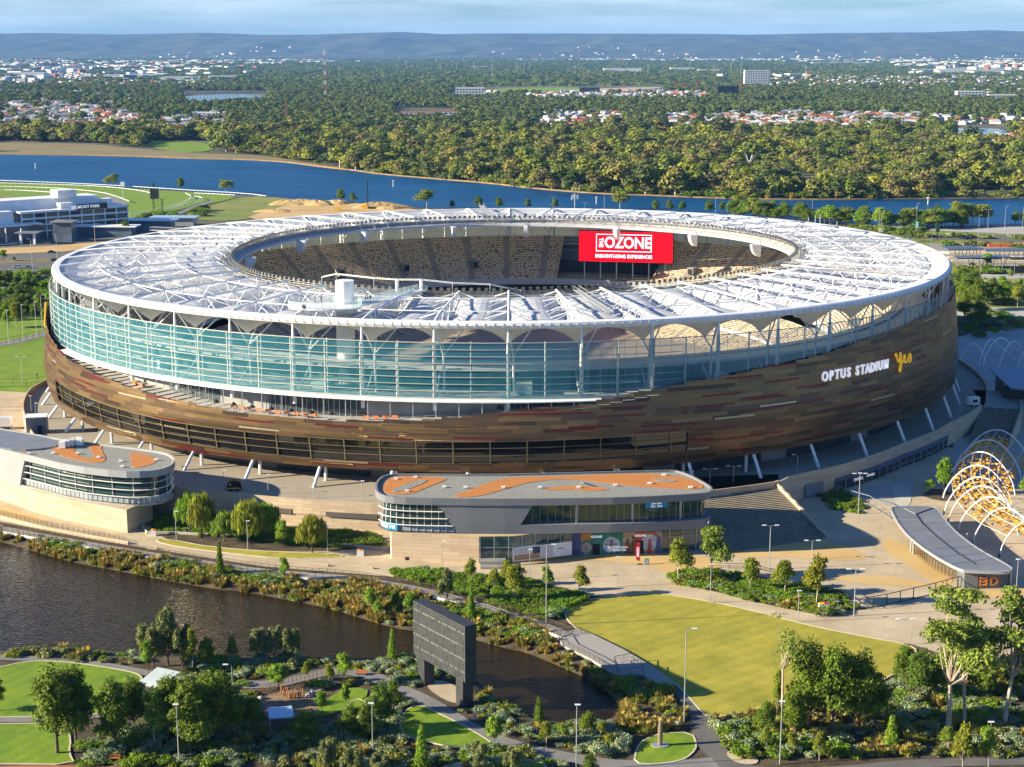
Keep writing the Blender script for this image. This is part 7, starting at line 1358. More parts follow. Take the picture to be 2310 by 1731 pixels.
# shrubs: fields in survey coordinates
OUT = [[(x, y) for x, y in LAWN], [(1430, 1655), (1575, 1650), (1575, 1726), (1430, 1726)], [(943, 1585), (898, 1605), (898, 1664), (1030, 1692), (1135, 1692), (1000, 1612)], [(-80, 1474), (330, 1510), (425, 1530), (400, 1580), (290, 1610), (160, 1632), (172, 1731), (-80, 1731)],
       [(1515, 1530), (1545, 1535), (1640, 1690), (1720, 1731), (1560, 1731), (1590, 1690)], [(1258, 1430), (1340, 1425), (1530, 1541), (1490, 1552), (1380, 1525), (1262, 1460)], [(540, 1535), (760, 1500), (880, 1530), (1010, 1590), (1140, 1660), (1330, 1706), (1560, 1716), (1560, 1735), (1300, 1731), (1060, 1670), (930, 1590), (840, 1540), (700, 1545), (560, 1560)], [(570, 1550), (840, 1550), (830, 1640), (570, 1640)], [(940, 1530), (1085, 1530), (1085, 1600), (950, 1600)], [(1575, 1712), (2330, 1706), (2330, 1731), (1575, 1731)]]
def allowed(x, y):
    k = np.ones(x.shape, bool)
    for q in OUT: k &= ~in_poly(x, y, q)
    return k & ~in_poly(x, y, [(p[0], p[1]) for p in POND])
BWx = [p[0] for p in BW]; BWy = [p[1] for p in BW]
FLD = dict(upper_bank=[(-40, 1186), (190, 1234), (407, 1270), (600, 1298), (790, 1312), (887, 1328), (975, 1347), (1076, 1374), (1150, 1398), (1220, 1420), (1262, 1455), (1390, 1530), (1490, 1555), (1560, 1600), (1520, 1660), (1440, 1665), (1380, 1640), (1400, 1600), (1331, 1533), (1252, 1499), (1150, 1466), (935, 1424), (821, 1397), (659, 1356), (488, 1330), (271, 1289), (95, 1249), (-40, 1215)],
           bed=[(880, 1290), (960, 1288), (1060, 1300), (1160, 1306), (1250, 1325), (1330, 1347), (1275, 1372), (1272, 1395), (1230, 1400), (1130, 1372), (1040, 1345), (940, 1318)], plaza_bed=BEDS[0], willow_bed=[(330, 1165), (400, 1160), (600, 1195), (830, 1200), (870, 1232), (780, 1236), (640, 1228), (520, 1214), (350, 1200)],
           lower=[(420, 1480), (600, 1485), (750, 1492), (870, 1494), (935, 1486), (1060, 1524), (1085, 1548), (1119, 1578), (1195, 1619), (1236, 1632), (1344, 1634), (1400, 1650), (1430, 1690), (1420, 1731), (180, 1731), (160, 1690), (290, 1610), (400, 1560)], right=[(1590, 1625), (1700, 1610), (1790, 1590), (2000, 1540), (2070, 1480), (2330, 1500), (2330, 1712), (1590, 1712)], left_shore=[(-40, 1469), (149, 1469), (298, 1474), (330, 1495), (280, 1500), (120, 1484), (-40, 1480)], islands=BEDS[3])
def fill(poly, spacing, seed):
    P = np.array([G(x, y)[:2] for x, y in poly]); r = np.random.default_rng(seed); x0, y0 = P.min(0); x1, y1 = P.max(0); n = int((x1-x0)*(y1-y0)/spacing**2); X = r.uniform(x0, x1, n); Y = r.uniform(y0, y1, n); k = in_poly(X, Y, P); X, Y = X[k], Y[k]; x, y = px_of(X, Y); k = allowed(x, y); return X[k], Y[k]
def gz(X, Y):
    D = sdist(np.atleast_1d(X), np.atleast_1d(Y), pond); return np.where(D < 0, WL-.3, WL+(-WL)*np.clip(D/3.2, 0, 1)**.8)-.06, D
SH = ['dark_shrub', 'bright_shrub', 'silver_shrub', 'yellow_shrub', 'grey_shrub', 'reed0', 'reed1', 'reed2']
wts = dict(upper_bank=[.14, .12, .06, .14, .1, .18, .13, .13], bed=[.35, .3, .1, .1, .05, .05, .03, .02], plaza_bed=[.4, .15, .05, .15, .05, .1, .05, .05], willow_bed=[.5, .3, .05, .05, .05, .03, .01, .01], lower=[.2, .1, .28, .12, .14, .06, .05, .05], right=[.14, .09, .2, .12, .1, .14, .11, .1], left_shore=[.05, .05, .15, .15, .2, .15, .15, .1], islands=[.6, .3, 0, .1, 0, 0, 0, 0])
AP, AS, AR, AK = [], [], [], []
for i, (nm, q) in enumerate(FLD.items()):
    X, Y = fill(q, {'right': 1.3, 'lower': 1.3, 'upper_bank': 1.15}.get(nm, 1.15), 50+i); z, D = gz(X, Y); ok = D > .1
    cl = vnoise(X/5, Y/5, 60+i); ok &= (cl > -.55) | (rng.uniform(size=len(X)) < .3); X, Y, z, cl, D = X[ok], Y[ok], z[ok], cl[ok], D[ok]
    bias = vnoise(X/7, Y/7, 90+i); ed = np.cumsum(wts[nm]); pick = np.searchsorted(ed/ed[-1], np.clip(.5+.42*bias+rng.uniform(-.22, .22, len(X)), 0, .999)); pick = np.clip(pick, 0, 7); pick = np.where((D < 2.6) & (rng.uniform(size=len(X)) < .75), rng.integers(5, 8, len(X)), pick)
    s = rng.uniform(.4, .95, len(X))*np.where(pick > 4, 1.25, 1)*(1+.25*cl)
    AP.append(np.stack([X, Y, z], 1)); AS.append(s); AR.append(rng.uniform(0, 6.3, len(X))); AK.append(pick)
AP, AS, AR, AK = np.concatenate(AP), np.concatenate(AS), np.concatenate(AR), np.concatenate(AK); isr = AK > 4
big = np.argsort(-(AS/np.maximum(AP[:, 1], 1))*(~isr))[:230]; bm = np.zeros(len(AS), bool); bm[big] = True
LBS = dict(dark_shrub='rounded dark green shrub', bright_shrub='rounded bright green shrub', silver_shrub='low silver leaved shrub', yellow_shrub='olive yellow shrub', grey_shrub='wispy grey green shrub')
for i in big:
    k = SH[AK[i]]; x, y = px_of(AP[i, 0], AP[i, 1]); wh = 'in the planting at the bottom left' if x < 900 and y > 1560 else 'in the planting at the bottom right' if x > 1560 else 'in the planting round the lower middle' if y > 1560 else 'on the pond bank or plaza bed'
    o = link('shrub', KIND[k][0], None, AP[i], AR[i], (AS[i]*1.35, AS[i]*1.35, AS[i]*1.3), label=LBS[k]+' '+wh, category='shrub', group=LBS[k]+'s '+wh)
m_ = ~bm & ~isr; gn_scatter('ground_cover', AP[m_], np.stack([AS[m_]*1.25]*2+[AS[m_]], 1), AR[m_], AK[m_], SH, label='mixed low green and silver ground cover planting round the pond', category='ground cover')
m_ = ~bm & isr; gn_scatter('reeds', AP[m_], np.stack([AS[m_]*1.5]*2+[AS[m_]*1.7], 1), AR[m_], AK[m_]-5, SH[5:], label='straw coloured reeds and tussock grass along the pond banks', category='reeds')
# hedge of low scrub round the middle distance roads
X = rng.uniform(60, 700, 9000); Y = rng.uniform(500, 1020, 9000); x, y = px_of(X, Y); k = np.zeros(len(X), bool)
for q in ([(2140, 640), (2330, 640), (2330, 690), (2200, 690), (2150, 680)], [(2150, 745), (2180, 700), (2330, 726), (2330, 745), (2160, 770)], [(1900, 512), (2090, 516), (2070, 545), (1980, 530)], [(2150, 608), (2330, 606), (2330, 620), (2160, 618)], [(2060, 532), (2300, 538), (2300, 541), (2060, 536)], [(2110, 550), (2330, 554), (2330, 560), (2120, 556)]): k |= in_poly(x, y, q)
k &= rng.uniform(size=len(X)) < .8; X, Y = X[k], Y[k]; n = len(X); gn_scatter('scrub', np.stack([X, Y, 0*X], 1), np.stack([rng.uniform(1.5, 4, n)]*2+[rng.uniform(1.2, 3, n)], 1), rng.uniform(0, 6, n), rng.integers(0, 5, n), SH[:5], label='low scrub on the verges right of the stadium', category='scrub')
X = rng.uniform(-330, -120, 1500); Y = rng.uniform(640, 1100, 1500); x, y = px_of(X, Y); k = in_poly(x, y, [(-20, 628), (130, 615), (128, 700), (-20, 715)]) | in_poly(x, y, [(230, 500), (560, 450), (640, 452), (600, 460), (400, 500)]) & (rng.uniform(size=1500) < .3)
X, Y = X[k], Y[k]; n = len(X); gn_scatter('undergrowth', np.stack([X, Y, 0*X], 1), np.stack([rng.uniform(2, 4.5, n)]*2+[rng.uniform(2, 4, n)], 1), rng.uniform(0, 6, n), rng.integers(0, 2, n), SH[:2], label='dark undergrowth of the thicket left of the stadium', category='undergrowth')
X, Y = band(1100, 1500, 60, 5); x, y = px_of(X, Y); ys = np.interp(x, [p[0] for p in RFAR], [p[1] for p in RFAR]); k = (y < ys-.6) & (y > ys-5) & (x > 520); X, Y = X[k], Y[k]; n = len(X)
gn_scatter('bank_scrub', np.stack([X, Y, 0*X], 1), np.stack([rng.uniform(2.5, 6, n)]*2+[rng.uniform(2.5, 6, n)], 1), rng.uniform(0, 6, n), rng.integers(0, 5, n), ['dark_shrub', 'yellow_shrub', 'grey_shrub', 'reed0', 'dark_shrub'], label='brownish scrub along the far river bank', category='scrub')
# ================================================================== MIDDLE DISTANCE THINGS
def car(p, rz, m, label, L=4.5, H=1.45, suv=0):
    t_ = thing('parked_car', label, 'car', p, rz); b = MB(); W_ = 1.8; h0 = .35; hb = .85+.15*suv; H = H+.25*suv
    pf = [(-L/2, h0), (L/2, h0), (L/2, h0+.25), (L/2-.15, hb-.08), (L*.22, hb), (-L*.38, hb+.03), (-L/2, hb-.1)]
    for s_ in (-1, 1): q = [(x, s_*W_/2, z) for x, z in pf]; b.face(q if s_ < 0 else q[::-1])
    for (x0, z0), (x1, z1) in zip(pf, pf[1:]+pf[:1]): b.face([(x0, -W_/2, z0), (x0, W_/2, z0), (x1, W_/2, z1), (x1, -W_/2, z1)])
    b.build('body', m, t_); b = MB(); cf = [(-L*.40, hb), (L*.20, hb), (L*.06, H), (-L*.28, H)]
    for s_ in (-1, 1): q = [(x, s_*W_*(.47 if z == hb else .38), z) for x, z in cf]; b.face(q if s_ < 0 else q[::-1])
    for (x0, z0), (x1, z1) in zip(cf, cf[1:]+cf[:1]): a_, c_ = (.47 if z0 == hb else .38), (.47 if z1 == hb else .38); b.face([(x0, -W_*a_, z0), (x0, W_*a_, z0), (x1, W_*c_, z1), (x1, -W_*c_, z1)], 1 if z0 == z1 == H else 0)
    b.build('cabin', [M_shop, m], t_)
    for x in (-L*.3, L*.31):
        for s_ in (-1, 1): b = MB(); b.bar((x, s_*.75, .33), (x, s_*.93, .33), .33, n=12); b.build('wheel', M_black, t_)
CW, CG, CK = mat('car_white', (.75, .75, .75), .3, .2, 0), mat('car_silver', (.45, .48, .50), .3, .5, 0), mat('car_black', (.02, .02, .025), .25, .3, 0)
for x, y, z, m, l_, sv in ((41, 605, .1, CW, 'white car on the left road, behind the dark grey one', 1), (66, 606, .1, CG, 'silver hatchback at the right of the cars on the left road', 1), (23, 615, .1, CW, 'white sedan nearest the camera on the left road', 0), (117, 571, .1, CK, 'black car driving on the far left road', 0), (124, 589, .05, CK, 'black sedan by the median below the far left road', 0), (6, 554, .5, CW, 'white car at the left end of the yard row', 0), (18, 553, .5, CW, 'second white car in the yard row at left', 0), (31, 552, .5, CW, 'third white car in the yard row at left', 1),
                         (2222, 538, .05, CW, 'white car under the forked lamp on the right road', 0), (2183, 540, .05, CK, 'dark car left of the white car on the right road', 1), (2097, 535, .1, mat('car_blue', (.03, .12, .35), .3, .3, 0), 'blue car at the left end of the right road', 0), (2078, 530, .1, CW, 'white car beside the verge left of the blue car', 0), (2045, 612, .1, CK, 'dark car hidden by the roof edge', 0), (148, 517, 0, CG, 'silver car in the racecourse yard', 0), (405, 505, 0, CW, 'white van shaped car behind the left roof rim', 1), (375, 513, 0, CG, 'grey car behind the left roof rim', 0)):
    if x == 2045: continue
    car(G(x, y, .32), z, m, l_, suv=sv)
cv = thing('caravan', 'boxy white caravan parked on the shaded concourse at right', 'caravan', G(2194, 916, 5.3), .15); b = MB(); b.prism(smooth_poly([(-2, -1.1), (2, -1.1), (2, 1.1), (-2, 1.1)], 1), .45, 2.7); b.build('body', CW, cv); b = MB(); b.box((.3, -1.12, 1.7), (1.6, .06, .8)); b.build('window', M_black, cv); b = MB(); b.box((0, 0, 2.75), (3, 1.6, .12)); b.build('roof_hatch', M_white, cv)
for s_ in (-.9, .9): b = MB(); b.bar((s_, -1.1, .35), (s_, -.9, .35), .35, n=12); b.build('wheel', M_black, cv)
ct = thing('food_cart', 'rounded black food cart with a yellow strip on the concourse', 'cart', G(529, 1106, 5.3), .08); b = MB(); pf = [(-1.7, .5), (1.7, .5), (1.8, 1.3), (1.6, 2.1), (1.1, 2.5), (-1.0, 2.5), (-1.6, 2.0), (-1.8, 1.2)]
for s_ in (-1, 1): q = [(x, s_*1.0, z) for x, z in pf]; b.face(q if s_ < 0 else q[::-1])
for (x0, z0), (x1, z1) in zip(pf, pf[1:]+pf[:1]): b.face([(x0, -1, z0), (x0, 1, z0), (x1, 1, z1), (x1, -1, z1)])
b.build('body', CK, ct); b = MB(); b.box((-.1, -1.05, .75), (2.9, .1, .3)); b.build('yellow_strip', M_ye, ct); b = MB(); b.prism([(-.9+.28*math.cos(a), -.28*math.sin(a)) for a in np.linspace(0, 5.8, 12)], 0, .04); me = mesh_of(b, M_ye); me.transform(Matrix.Translation((0, -1.06, 1.7)) @ Matrix.Rotation(math.pi/2, 4, 'X')); link('logo_disc', me, ct)
for s_ in (-1, .9): b = MB(); b.bar((s_, -1.0, .35), (s_, -.8, .35), .35, n=12); b.build('wheel', M_black, ct)
tk = thing('box_truck', 'white box truck cut by the left frame edge behind the building', 'truck', G(0, 968), .05); b = MB(); b.box((0, 0, 2.3), (7, 2.5, 2.7)); b.build('cargo_box', CW, tk); b = MB(); b.box((0, 0, .85), (7, 2, .2)); b.build('chassis', M_dark, tk)
for s_ in (1.5, 2.6): b = MB(); b.bar((s_, -1.2, .45), (s_, -.9, .45), .45, n=12); b.build('wheel', M_black, tk)
# grandstand
gs = thing('grandstand', 'long white grandstand building with dark window bands and a name board', 'grandstand'); A_ = G(290, 522); B_ = G(52, 541); xd_ = (B_-A_).normalized(); Pg = lambda u, v, z: Vector((A_.x+xd_.x*u+xd_.y*v, A_.y+xd_.y*u-xd_.x*v, z)); Lg = (B_-A_).length; an = math.atan2(xd_.y, xd_.x)
def gbox(b, u0, u1, v0, v1, z0, z1, mi=0): c = (Pg(u0, v0, 0)+Pg(u1, v1, 0))/2; b.box((c.x, c.y, (z0+z1)/2), (u1-u0, abs(v1-v0), z1-z0), an, mi)
sgn = 1 if Pg(0, 10, 0).y > A_.y else -1
b = MB(); gbox(b, 0, Lg, .6*sgn, 24*sgn, 0, 15.2, 0); b.build('core', mat('blue_grey_glazing', (.10, .13, .17), .25, 0, .3, .15), gs)
b = MB(); [gbox(b, -.3, Lg+.3, -.6*sgn, .7*sgn, z, z+1.0) for z in (3.8, 7.6, 11.4, 15.0)]; [gbox(b, u-.3, u+.3, -.3*sgn, .6*sgn, 0, 15) for u in np.linspace(0, Lg, 10)]; gbox(b, -1, Lg+1, -.5*sgn, 24*sgn, 15.4, 16.2); b.build('slab_edges', M_white, gs)
b = MB(); [gbox(b, u0+.8, u0+Lg/9-.8, .3*sgn, .6*sgn, z, z+1.4, k % 3 == 1) for z in (5.2, 9.0, 12.8) for k, u0 in enumerate(np.linspace(0, Lg*8/9, 9))]; b.build('window_strip', [mat('bronze_window', (.22, .17, .10), .25, 0, .3, .4), M_shop], gs)
b = MB(); gbox(b, 12, Lg+50, 14*sgn, 30*sgn, 16, 22); gbox(b, 28, 40, 10*sgn, 20*sgn, 22, 26.5); gbox(b, Lg*.5, Lg*.62, 3*sgn, 8*sgn, 16.2, 19.5); gbox(b, Lg*.12, Lg*.24, 3*sgn, 9*sgn, 16.2, 20.5); gbox(b, Lg*.3, Lg*.42, 3*sgn, 8*sgn, 16.2, 18.2); b.build('roof_block', M_white, gs)
b = MB(); gbox(b, Lg, Lg+60, -8*sgn, 24*sgn, 0, 9); gbox(b, Lg-2, Lg+60, -9*sgn, 24*sgn, 9, 9.6, 1); gbox(b, Lg+5, Lg+60, 0, 20*sgn, 9.6, 17, 1); b.build('side_wing', [MATS['blue_grey_glazing'], M_white], gs)
nb = thing('name_board', 'black roof board with white lettering BELMONT PARK on the grandstand', 'sign'); ub0, ub1 = Lg*.20, Lg*.50; b = MB(); gbox(b, ub0, ub1, -.9*sgn, -.6*sgn, 15.2, 18.6); b.build('board', M_dark, nb); text_obj('lettering', 'BELMONT PARK', 2.5, M_sl, nb, frame(Pg((ub0+ub1)/2+4, -1.1*sgn, 16.9), -xd_), .03, .06)
lw = thing('entrance_building', 'low dark fronted building with white roof slabs at the left edge', 'building'); b = MB(); c = G(15, 553); b.box((c.x-20, c.y+14, 4.6), (64, 22, 9.2), an, 0); b.box((c.x-20, c.y+13.5, 9.6), (67, 25, .8), an, 1); [b.box((c.x+8-i*9, c.y+2.6+i*.5, 4.7), (.6, .5, 9), an, 1) for i in range(7)]; b.box((c.x-20, c.y+2.6, 5), (64, .6, .6), an, 1); b.build('wall', [MATS['blue_grey_glazing'], M_white], lw)
for nm, l_, x, y, dx, dy, h, mr in (('entrance_canopy', 'small flat canopy on two white posts in front of the low left building', 66, 551, 11, 6, 6.5, M_metal_g), ('gate_house', 'square dark gate house with a broad flat roof below the grandstand', 148, 545, 11, 9, 11.5, M_metal_g), ('stable_block', 'long low dark block with pale roof behind the sandy verge', 225, 533, 42, 9, 6, M_white), ('service_shed', 'dark shed row behind the left roof rim', 330, 519, 34, 9, 6, MATS['bluish_sheet']), ('store_shed', 'low pale shed right of the grandstand', 395, 508, 26, 9, 5, MATS['bluish_sheet'])):
    t_ = thing(nm, l_, 'building', G(x, y), -.07); b = MB()
    if nm == 'entrance_canopy': b.box((-4, -2, h/2), (1.3, 1.3, h)); b.box((4, -2, h/2), (1.3, 1.3, h)); b.build('post', M_white, t_)
    else: b.box((0, 0, h/2), (dx, dy, h)); b.build('wall', MATS['blue_grey_glazing'] if nm != 'store_shed' else M_steel, t_)
    b = MB(); b.box((0, 0, h+.3), (dx*1.1+1.5, dy+3, .6)); b.build('roof', mr, t_)
# racecourse rails and winning post tower
for i, (q, l_) in enumerate((([(-40, 410), (0, 411), (217, 420), (398, 431.5), (561, 441.5), (600, 447)], 'outer white racecourse rail along the river bank'), ([(-40, 416.5), (0, 417), (180, 422), (260, 427), (320, 435), (345, 441)], 'second white racecourse rail curving inside the outer one'), ([(-40, 424), (60, 426), (150, 430), (230, 438), (270, 450), (292, 459)], 'white rail along the inner gravel bend'), ([(-40, 433), (30, 433), (100, 437), (140, 441)], 'short inner racecourse rail behind the grandstand roof'), ([(292, 486), (340, 481), (390, 469), (425, 456), (433, 447), (418, 440)], 'white rail hooking round the near end of the turf'), ([(292, 492), (345, 485), (400, 472), (440, 458), (462, 452), (440, 447), (436, 449)], 'outer white rail beside the gravel chute'), ([(438, 440), (480, 442), (530, 445)], 'short white rail at the chute head'))):
    t_ = thing('running_rail', l_, 'rail'); P = [G(x, y, .2) for x, y in q]; P = [Vector((*p, .2)) for p in smooth_poly([p[:2] for p in P], 1, False)]; b = MB(); b.line([p+Vector((0, 0, 1.6)) for p in P], .22); b.build('rail', M_white, t_); b = MB()
    for p, q2 in zip(P, P[1:]): n_ = max(1, int((q2-p).length/4)); [b.bar(p.lerp(q2, k/n_), p.lerp(q2, k/n_)+Vector((0, 0, 1.6)), .13, cap=False) for k in range(n_)]
    b.build('rail_posts', M_white, t_, kind='stuff')
jt = thing('judge_tower', 'dark skeletal judge tower on the turf near the white rail', 'tower', G(357, 478)); b = MB(); [b.bar((sx*3, sy*2, 0), (sx*3, sy*2, 9), .25) for sx in (-1, 1) for sy in (-1, 1)]; [b.bar((-3, -2, z), (3, -2, z+3), .15) for z in (0, 3, 6)]; b.build('frame', M_dark, jt); b = MB(); b.box((-2, 0, 12.5), (5, 5, 7)); b.build('cabin', M_dark, jt)
wp = thing('winning_post', 'white winning post with round top on the racecourse', 'post', G(278, 449)); b = MB(); b.bar((0, 0, 0), (0, 0, 10), .3); b.build('pole', M_white, wp); b = MB(); b.box((0, 0, 11), (3.2, .6, 3.2)); b.build('disc', M_white, wp)
# station, signs and rig
for nm, q, l_ in (('station_canopy', [(2120, 555), (2190, 554), (2220, 561), (2140, 563)], 'dark blue grey station canopy on V shaped posts right of the roof'), ('station_canopy', [(2150, 578), (2262, 575), (2282, 580), (2160, 583)], 'second, lower station canopy nearer the stadium'), ('station_canopy', [(2222, 561), (2330, 559), (2330, 566), (2224, 566)], 'long thin dark canopy over the far platform')):
    t_ = thing(nm, l_, 'canopy'); b = MB(); b.prism([p[:2] for p in poly_px(q, 6)], 5.5, 6, bottom=True); b.build('roof', mat('canopy_metal', (.10, .13, .18), .5, .2, .1), t_); b = MB(); c = [G(x, y, 6) for x, y in q]
    for f in (.25, .45, .65, .85): p = c[3].lerp(c[2], f); b.bar((p.x, p.y, 0), (p.x-1.4, p.y, 5.6), .18); b.bar((p.x, p.y, 0), (p.x+1.4, p.y, 5.6), .18)
    b.build('post', M_dark, t_)
for i, (x, y) in enumerate(((2242, 558), (2269, 558), (2304, 557))): t_ = thing('road_barrier', 'orange plastic barrier '+('left', 'middle', 'right')[i]+' of three on the rail verge', 'barrier', G(x, y)); b = MB(); b.box((0, 0, 1.0), (7, 1.4, 2.0)); b.build('panel', mat('barrier_orange', (.70, .16, .05), .6, 0, .1), t_)
gs2 = thing('road_sign', 'tall green road sign hanging on a pole among the river gums', 'sign', G(2066, 530)); b = MB(); b.bar((0, 0, 0), (0, 0, 18), .2); b.build('pole', M_steel, gs2); b = MB(); b.box((.3, -.5, 6), (2.4, .3, 4.6)); b.build('panel', mat('sign_green', (.02, .30, .16), .5, 0, .05), gs2); b = MB(); [b.box((.3, -.7, 4.5+1*i), (1.3, .1, .4)) for i in range(4)]; b.build('marks', M_sl, gs2)
gs3 = thing('road_sign', 'dark green gantry sign seen edge on by the road', 'sign', G(2114, 541)); b = MB(); b.bar((0, 0, 0), (0, 0, 10), .3); b.build('pole', M_dark, gs3); b = MB(); b.box((0, 0, 7), (2.4, .4, 5)); b.build('panel', mat('deep_green', (.02, .10, .07), .5, 0, .05), gs3)
ms = thing('info_screen', 'small dark screen on posts in the park at the right edge', 'screen', G(2295, 622)); b = MB(); b.box((0, 0, 3), (7, .5, 3.4)); b.build('panel', M_black, ms); b = MB(); [b.bar((s_, 0, 0), (s_, 0, 3), .2) for s_ in (-2, 2)]; b.build('post', M_dark, ms)
an_ = thing('cell_antenna', 'white cluster of cell antennas on a mast behind the far roof edge', 'antenna', G(1296, 478)); b = MB(); b.bar((0, 0, 0), (0, 0, 12), .4); b.build('mast', M_white, an_); b = MB(); [b.box((-2.2+1.1*i, .8*(i % 2), 9.5+.7*(i % 3)), (.6, .4, 3.2)) for i in range(5)]; b.build('antenna_panels', M_white, an_)
rg = thing('drill_rig', 'tall dark drilling rig on the sandy works by the river', 'rig', G(830, 472)); b = MB(); b.bar((0, 0, 0), (0, 0, 20), .45); b.bar((-1.3, 0, 2), (0, 0, 12), .15); b.build('mast', M_dark, rg); b = MB(); b.box((-2, 0, 1.6), (4, 3, 2.6)); b.build('cab', M_ye, rg)
ex = thing('excavator', 'yellow excavator on the sandy works at the left of the drilling rig', 'excavator', G(762, 476)); b = MB(); b.box((0, 0, 1.8), (4.5, 3, 1.8)); b.build('body', M_ye, ex); b = MB(); b.bar((1, 0, 2), (4, 0, 5), .35); b.bar((4, 0, 5), (6.5, 0, 2), .3); b.build('boom', M_ye, ex)
for x, y, l_, m in ((80, 381, 'small white marker buoy on the river at left', M_white), (887, 421, 'white channel marker on the river above the drill rig', M_white), (1345, 460, 'pale channel marker right of centre on the river', M_white), (2093, 461, 'small white buoy near the right shore', M_white)): t_ = thing('channel_marker', l_, 'buoy', G(x, y)); b = MB(); b.bar((0, 0, 0), (0, 0, 4.5), .35, .2, n=6); b.build('pole', m, t_); b = MB(); b.box((0, 0, 4.6), (1.5, 1.5, 1)); b.build('top_mark', m, t_)
# ---- far landmarks
def block(nm, label, x, y, w_, h, d, m, cat_='building', rows=0, roof=None):
    t_ = thing(nm, label, cat_, G(x, y), group=(label+'s' if cat_ == 'warehouse' else None)); b = MB(); b.box((0, d/2, h/2), (w_, d, h)); b.build('wall', m, t_); b = MB(); b.box((0, d/2, h+.6), (w_*1.01, d*1.02, 1.2)); b.build('roof', roof or M_white, t_)
    if rows:
        b = MB(); fh = h/rows
        for k in range(rows): n_ = int(w_/7); [b.box((-w_/2+w_*(j+.5)/n_, -.1, fh*(k+.5)), (w_/n_*.55, .3, fh*.5)) for j in range(n_)]
        b.build('window_rows', M_shop, t_, kind='stuff')
WW = mat('white_wall', (.68, .68, .66)); block('apartment_block', 'white four storey apartment block standing above the trees in the suburb', 1060, 222, 64, 22, 20, WW, rows=4); t_ = block('apartment_tower', 'blue and white chequered apartment tower on the right', 1708, 196, 74, 46, 25, WW, rows=9); block('office_block', 'dark glass office block left of the chequered tower', 1642, 222, 46, 26, 25, M_shop, rows=5, roof=M_dark)
block('long_apartments', 'long white building with an orange tiled roof above the bushland', 938, 272, 50, 12, 14, WW, rows=3, roof=ROOF[0]); block('long_apartments', 'second long white building with orange roof, right of the first', 1000, 270, 44, 12, 14, WW, rows=3, roof=ROOF[0]); block('club_building', 'terracotta building group left of the long white building', 915, 276, 30, 7, 20, ROOF[0], roof=ROOF[0])
block('white_office', 'white office building near the right edge of the suburb', 2190, 226, 60, 18, 20, WW, rows=4); block('white_office', 'low white building beside the office at the right edge', 2262, 228, 60, 12, 20, WW, rows=3); block('riverside_flats', 'white flat roofed flats in the left suburb', 466, 268, 30, 9, 14, WW, rows=2); block('club_pavilion', 'dark club building beside the far green field', 1330, 212, 50, 14, 20, M_shop, roof=M_dark)
for i, (x, y, w_, h) in enumerate(((1405, 163, 180, 22), (1540, 160, 120, 18), (1660, 141, 110, 14), (1600, 163, 100, 14), (1900, 146, 420, 18), (2080, 148, 300, 16), (2250, 144, 260, 14), (2190, 166, 300, 20), (2110, 162, 200, 14), (280, 176, 160, 14), (330, 174, 130, 13), (60, 172, 140, 18), (880, 136, 90, 12), (985, 137, 60, 12), (1150, 138, 120, 11), (1080, 154, 100, 12), (400, 181, 110, 13), (500, 178, 100, 12), (1010, 135, 60, 9), (760, 134, 70, 10))): block('warehouse', ('large', 'long', 'small', 'low')[i % 4]+' white warehouse in the hazy distance '+('right of the middle' if x > 1155 else 'left of the middle'), x, y, w_, h*.75, 60, WW, 'warehouse')
br_ = thing('river_bridge', 'long low concrete bridge with many piers over the distant inlet', 'bridge'); A_, B_ = G(418, 219), G(600, 217); b = MB(); b.bar(A_+Vector((0, 0, 9)), B_+Vector((0, 0, 9)), 1.6); b.build('deck', M_conc, br_); b = MB(); [b.bar(A_.lerp(B_, i/22), A_.lerp(B_, i/22)+Vector((0, 0, 9)), 1.0) for i in range(23)]; b.build('piers', M_conc, br_, kind='stuff')
rm = thing('radio_mast', 'tall red and white lattice radio mast', 'mast', G(734, 225)); b = MB(); H_ = 105
for i in range(10):
    z0, z1 = H_*i/10, H_*(i+1)/10; [b.bar((sx*2, sy*2, z0), (sx*2, sy*2, z1), .35, cap=False, mi=i % 2) for sx in (-1, 1) for sy in (-1, 1)]; b.bar((-2, -2, z0), (2, -2, z1), .25, mi=i % 2); b.bar((2, -2, z0), (-2, -2, z1), .25, mi=i % 2)
b.build('lattice', [mat('mast_red', (.45, .07, .04), .6, 0, 0), M_white], rm); b = MB(); b.bar((0, 0, H_), (0, 0, H_+6), .3); b.build('tip', M_white, rm)
ch = thing('brick_chimney', 'square brown brick chimney standing alone above the bushland', 'chimney', G(647, 282)); b = MB(); b.bar((0, 0, 0), (0, 0, 35), 3.0, 2.3); b.build('shaft', mat('old_brick', (.25, .12, .07), .9, 0, .2, .5), ch); b = MB(); b.bar((0, 0, 33.5), (0, 0, 35.5), 2.8); b.build('cap', MATS['old_brick'], ch)
for i, x in enumerate((1525, 1543, 1573, 1670)): t_ = thing('kiln_chimney', ('leftmost', 'second', 'third', 'rightmost')[i]+' red brick kiln stack in the suburb left of the tower', 'chimney', G(x, 207+i*0)); b = MB(); b.bar((0, 0, 0), (0, 0, 26), 2.4, 1.9); b.build('shaft', MATS['mast_red'], t_); b = MB(); b.bar((0, 0, 25), (0, 0, 27), 2.4); b.build('cap', M_dark, t_)
r = np.random.default_rng(8)
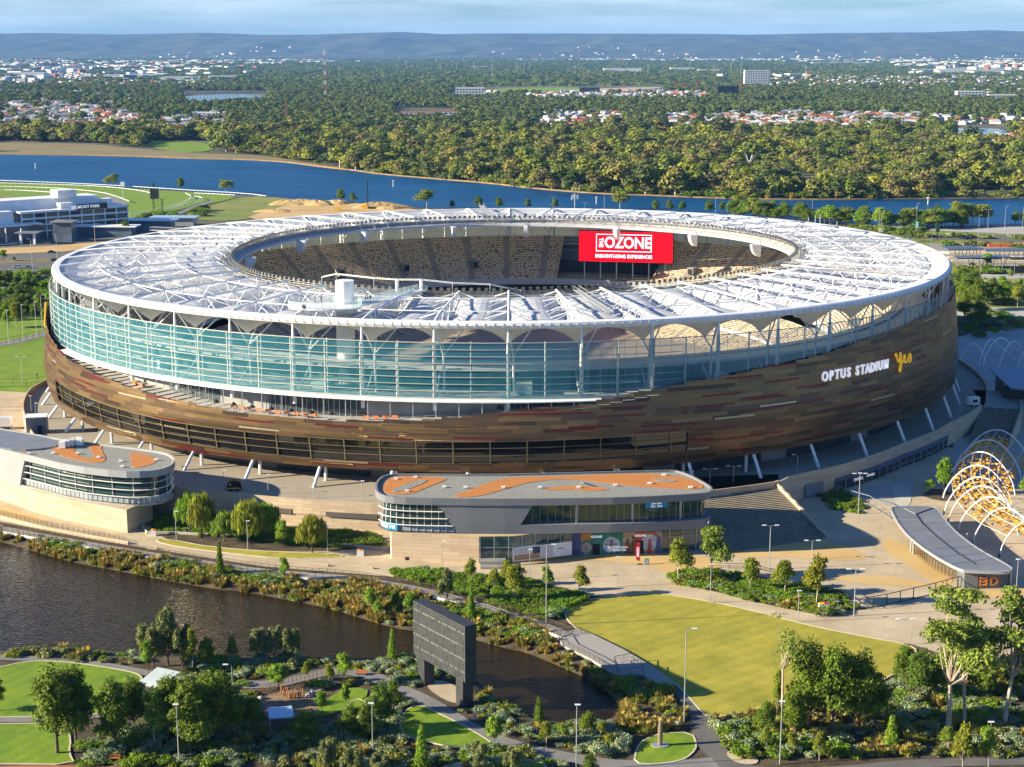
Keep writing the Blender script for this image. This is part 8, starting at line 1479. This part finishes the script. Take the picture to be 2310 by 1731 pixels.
for i in range(46): x = r.uniform(20, 2300); y = r.uniform(136, 175); t_ = thing('light_pole', 'thin pale pole rising above the hazy suburbs', 'pole', G(x, y), 0, 'distant poles'); h = r.uniform(28, 55); b = MB(); b.bar((0, 0, 0), (0, 0, h), .9, .5); b.build('pole', M_white, t_); b = MB(); b.box((0, 0, h), (6, 1, 1)); b.build('crossarm', M_white, t_)
dp = thing('dead_tree', 'pale dead tree with bare limbs inside the bushland', 'tree', G(1690, 384)); b = MB(); b.bar((0, 0, 0), (0, 0, 9), .7, .4); [b.bar((0, 0, 6), (math.cos(a)*5, math.sin(a)*4, 14+2*math.sin(a*3)), .3, .1) for a in (0, 1, 2.2, 3, 4, 5.2)]; b.build('trunk', M_white, dp)
# terrace furniture
M_ot = mat('terrace_orange', (.65, .17, .03), .6, 0, .1)
for i, d in enumerate(list(np.arange(-119.5, -109, 1.05))+[-134, -132.8]+list(np.arange(-104.5, -101, 1.0))):
    z = btop(d)-1.1; t_ = thing('terrace_seat', 'orange seat on the open terrace behind the bronze parapet', 'seat', sp(R_(d), 1.0, z), R_(d)+math.pi/2, 'orange terrace seats'); b = MB(); b.box((0, 0, .45), (1.6, .6, .3)); b.build('seat', M_ot, t_); b = MB(); b.box((0, -.3, .8), (1.6, .12, .6)); b.build('backrest', M_ot, t_)
for i, d in enumerate(np.arange(-121, -106, 2.2)):
    z = btop(d)-1.1; t_ = thing('folded_umbrella', 'folded dark umbrella standing on the open terrace', 'umbrella', sp(R_(d), 3.4, z), 0, 'dark terrace umbrellas'); b = MB(); b.bar((0, 0, 0), (0, 0, 2.6), .05); b.build('pole', M_steel, t_); b = MB(); b.bar((0, 0, 1.7), (0, 0, 2.5), .9, .1, n=8); b.build('canopy', M_dark, t_)
# ================================================================== AIR
b = MB(); b.box((0, 14750, 249), (30000, 31500, 502)); hz = b.build('haze', [], None, kind='stuff', label='thin blue haze over the plain', category='haze')
m = bpy.data.materials.new('haze_air'); m.use_nodes = True; n = m.node_tree; n.nodes.remove(n.nodes['Principled BSDF']); pv = n.nodes.new('ShaderNodeVolumePrincipled')
pv.inputs['Color'].default_value = (.18, .47, 1.0, 1); pv.inputs['Density'].default_value = 2.6e-5; pv.inputs['Anisotropy'].default_value = .0
n.links.new(pv.outputs[0], n.nodes['Material Output'].inputs['Volume']); hz.data.materials.append(m)
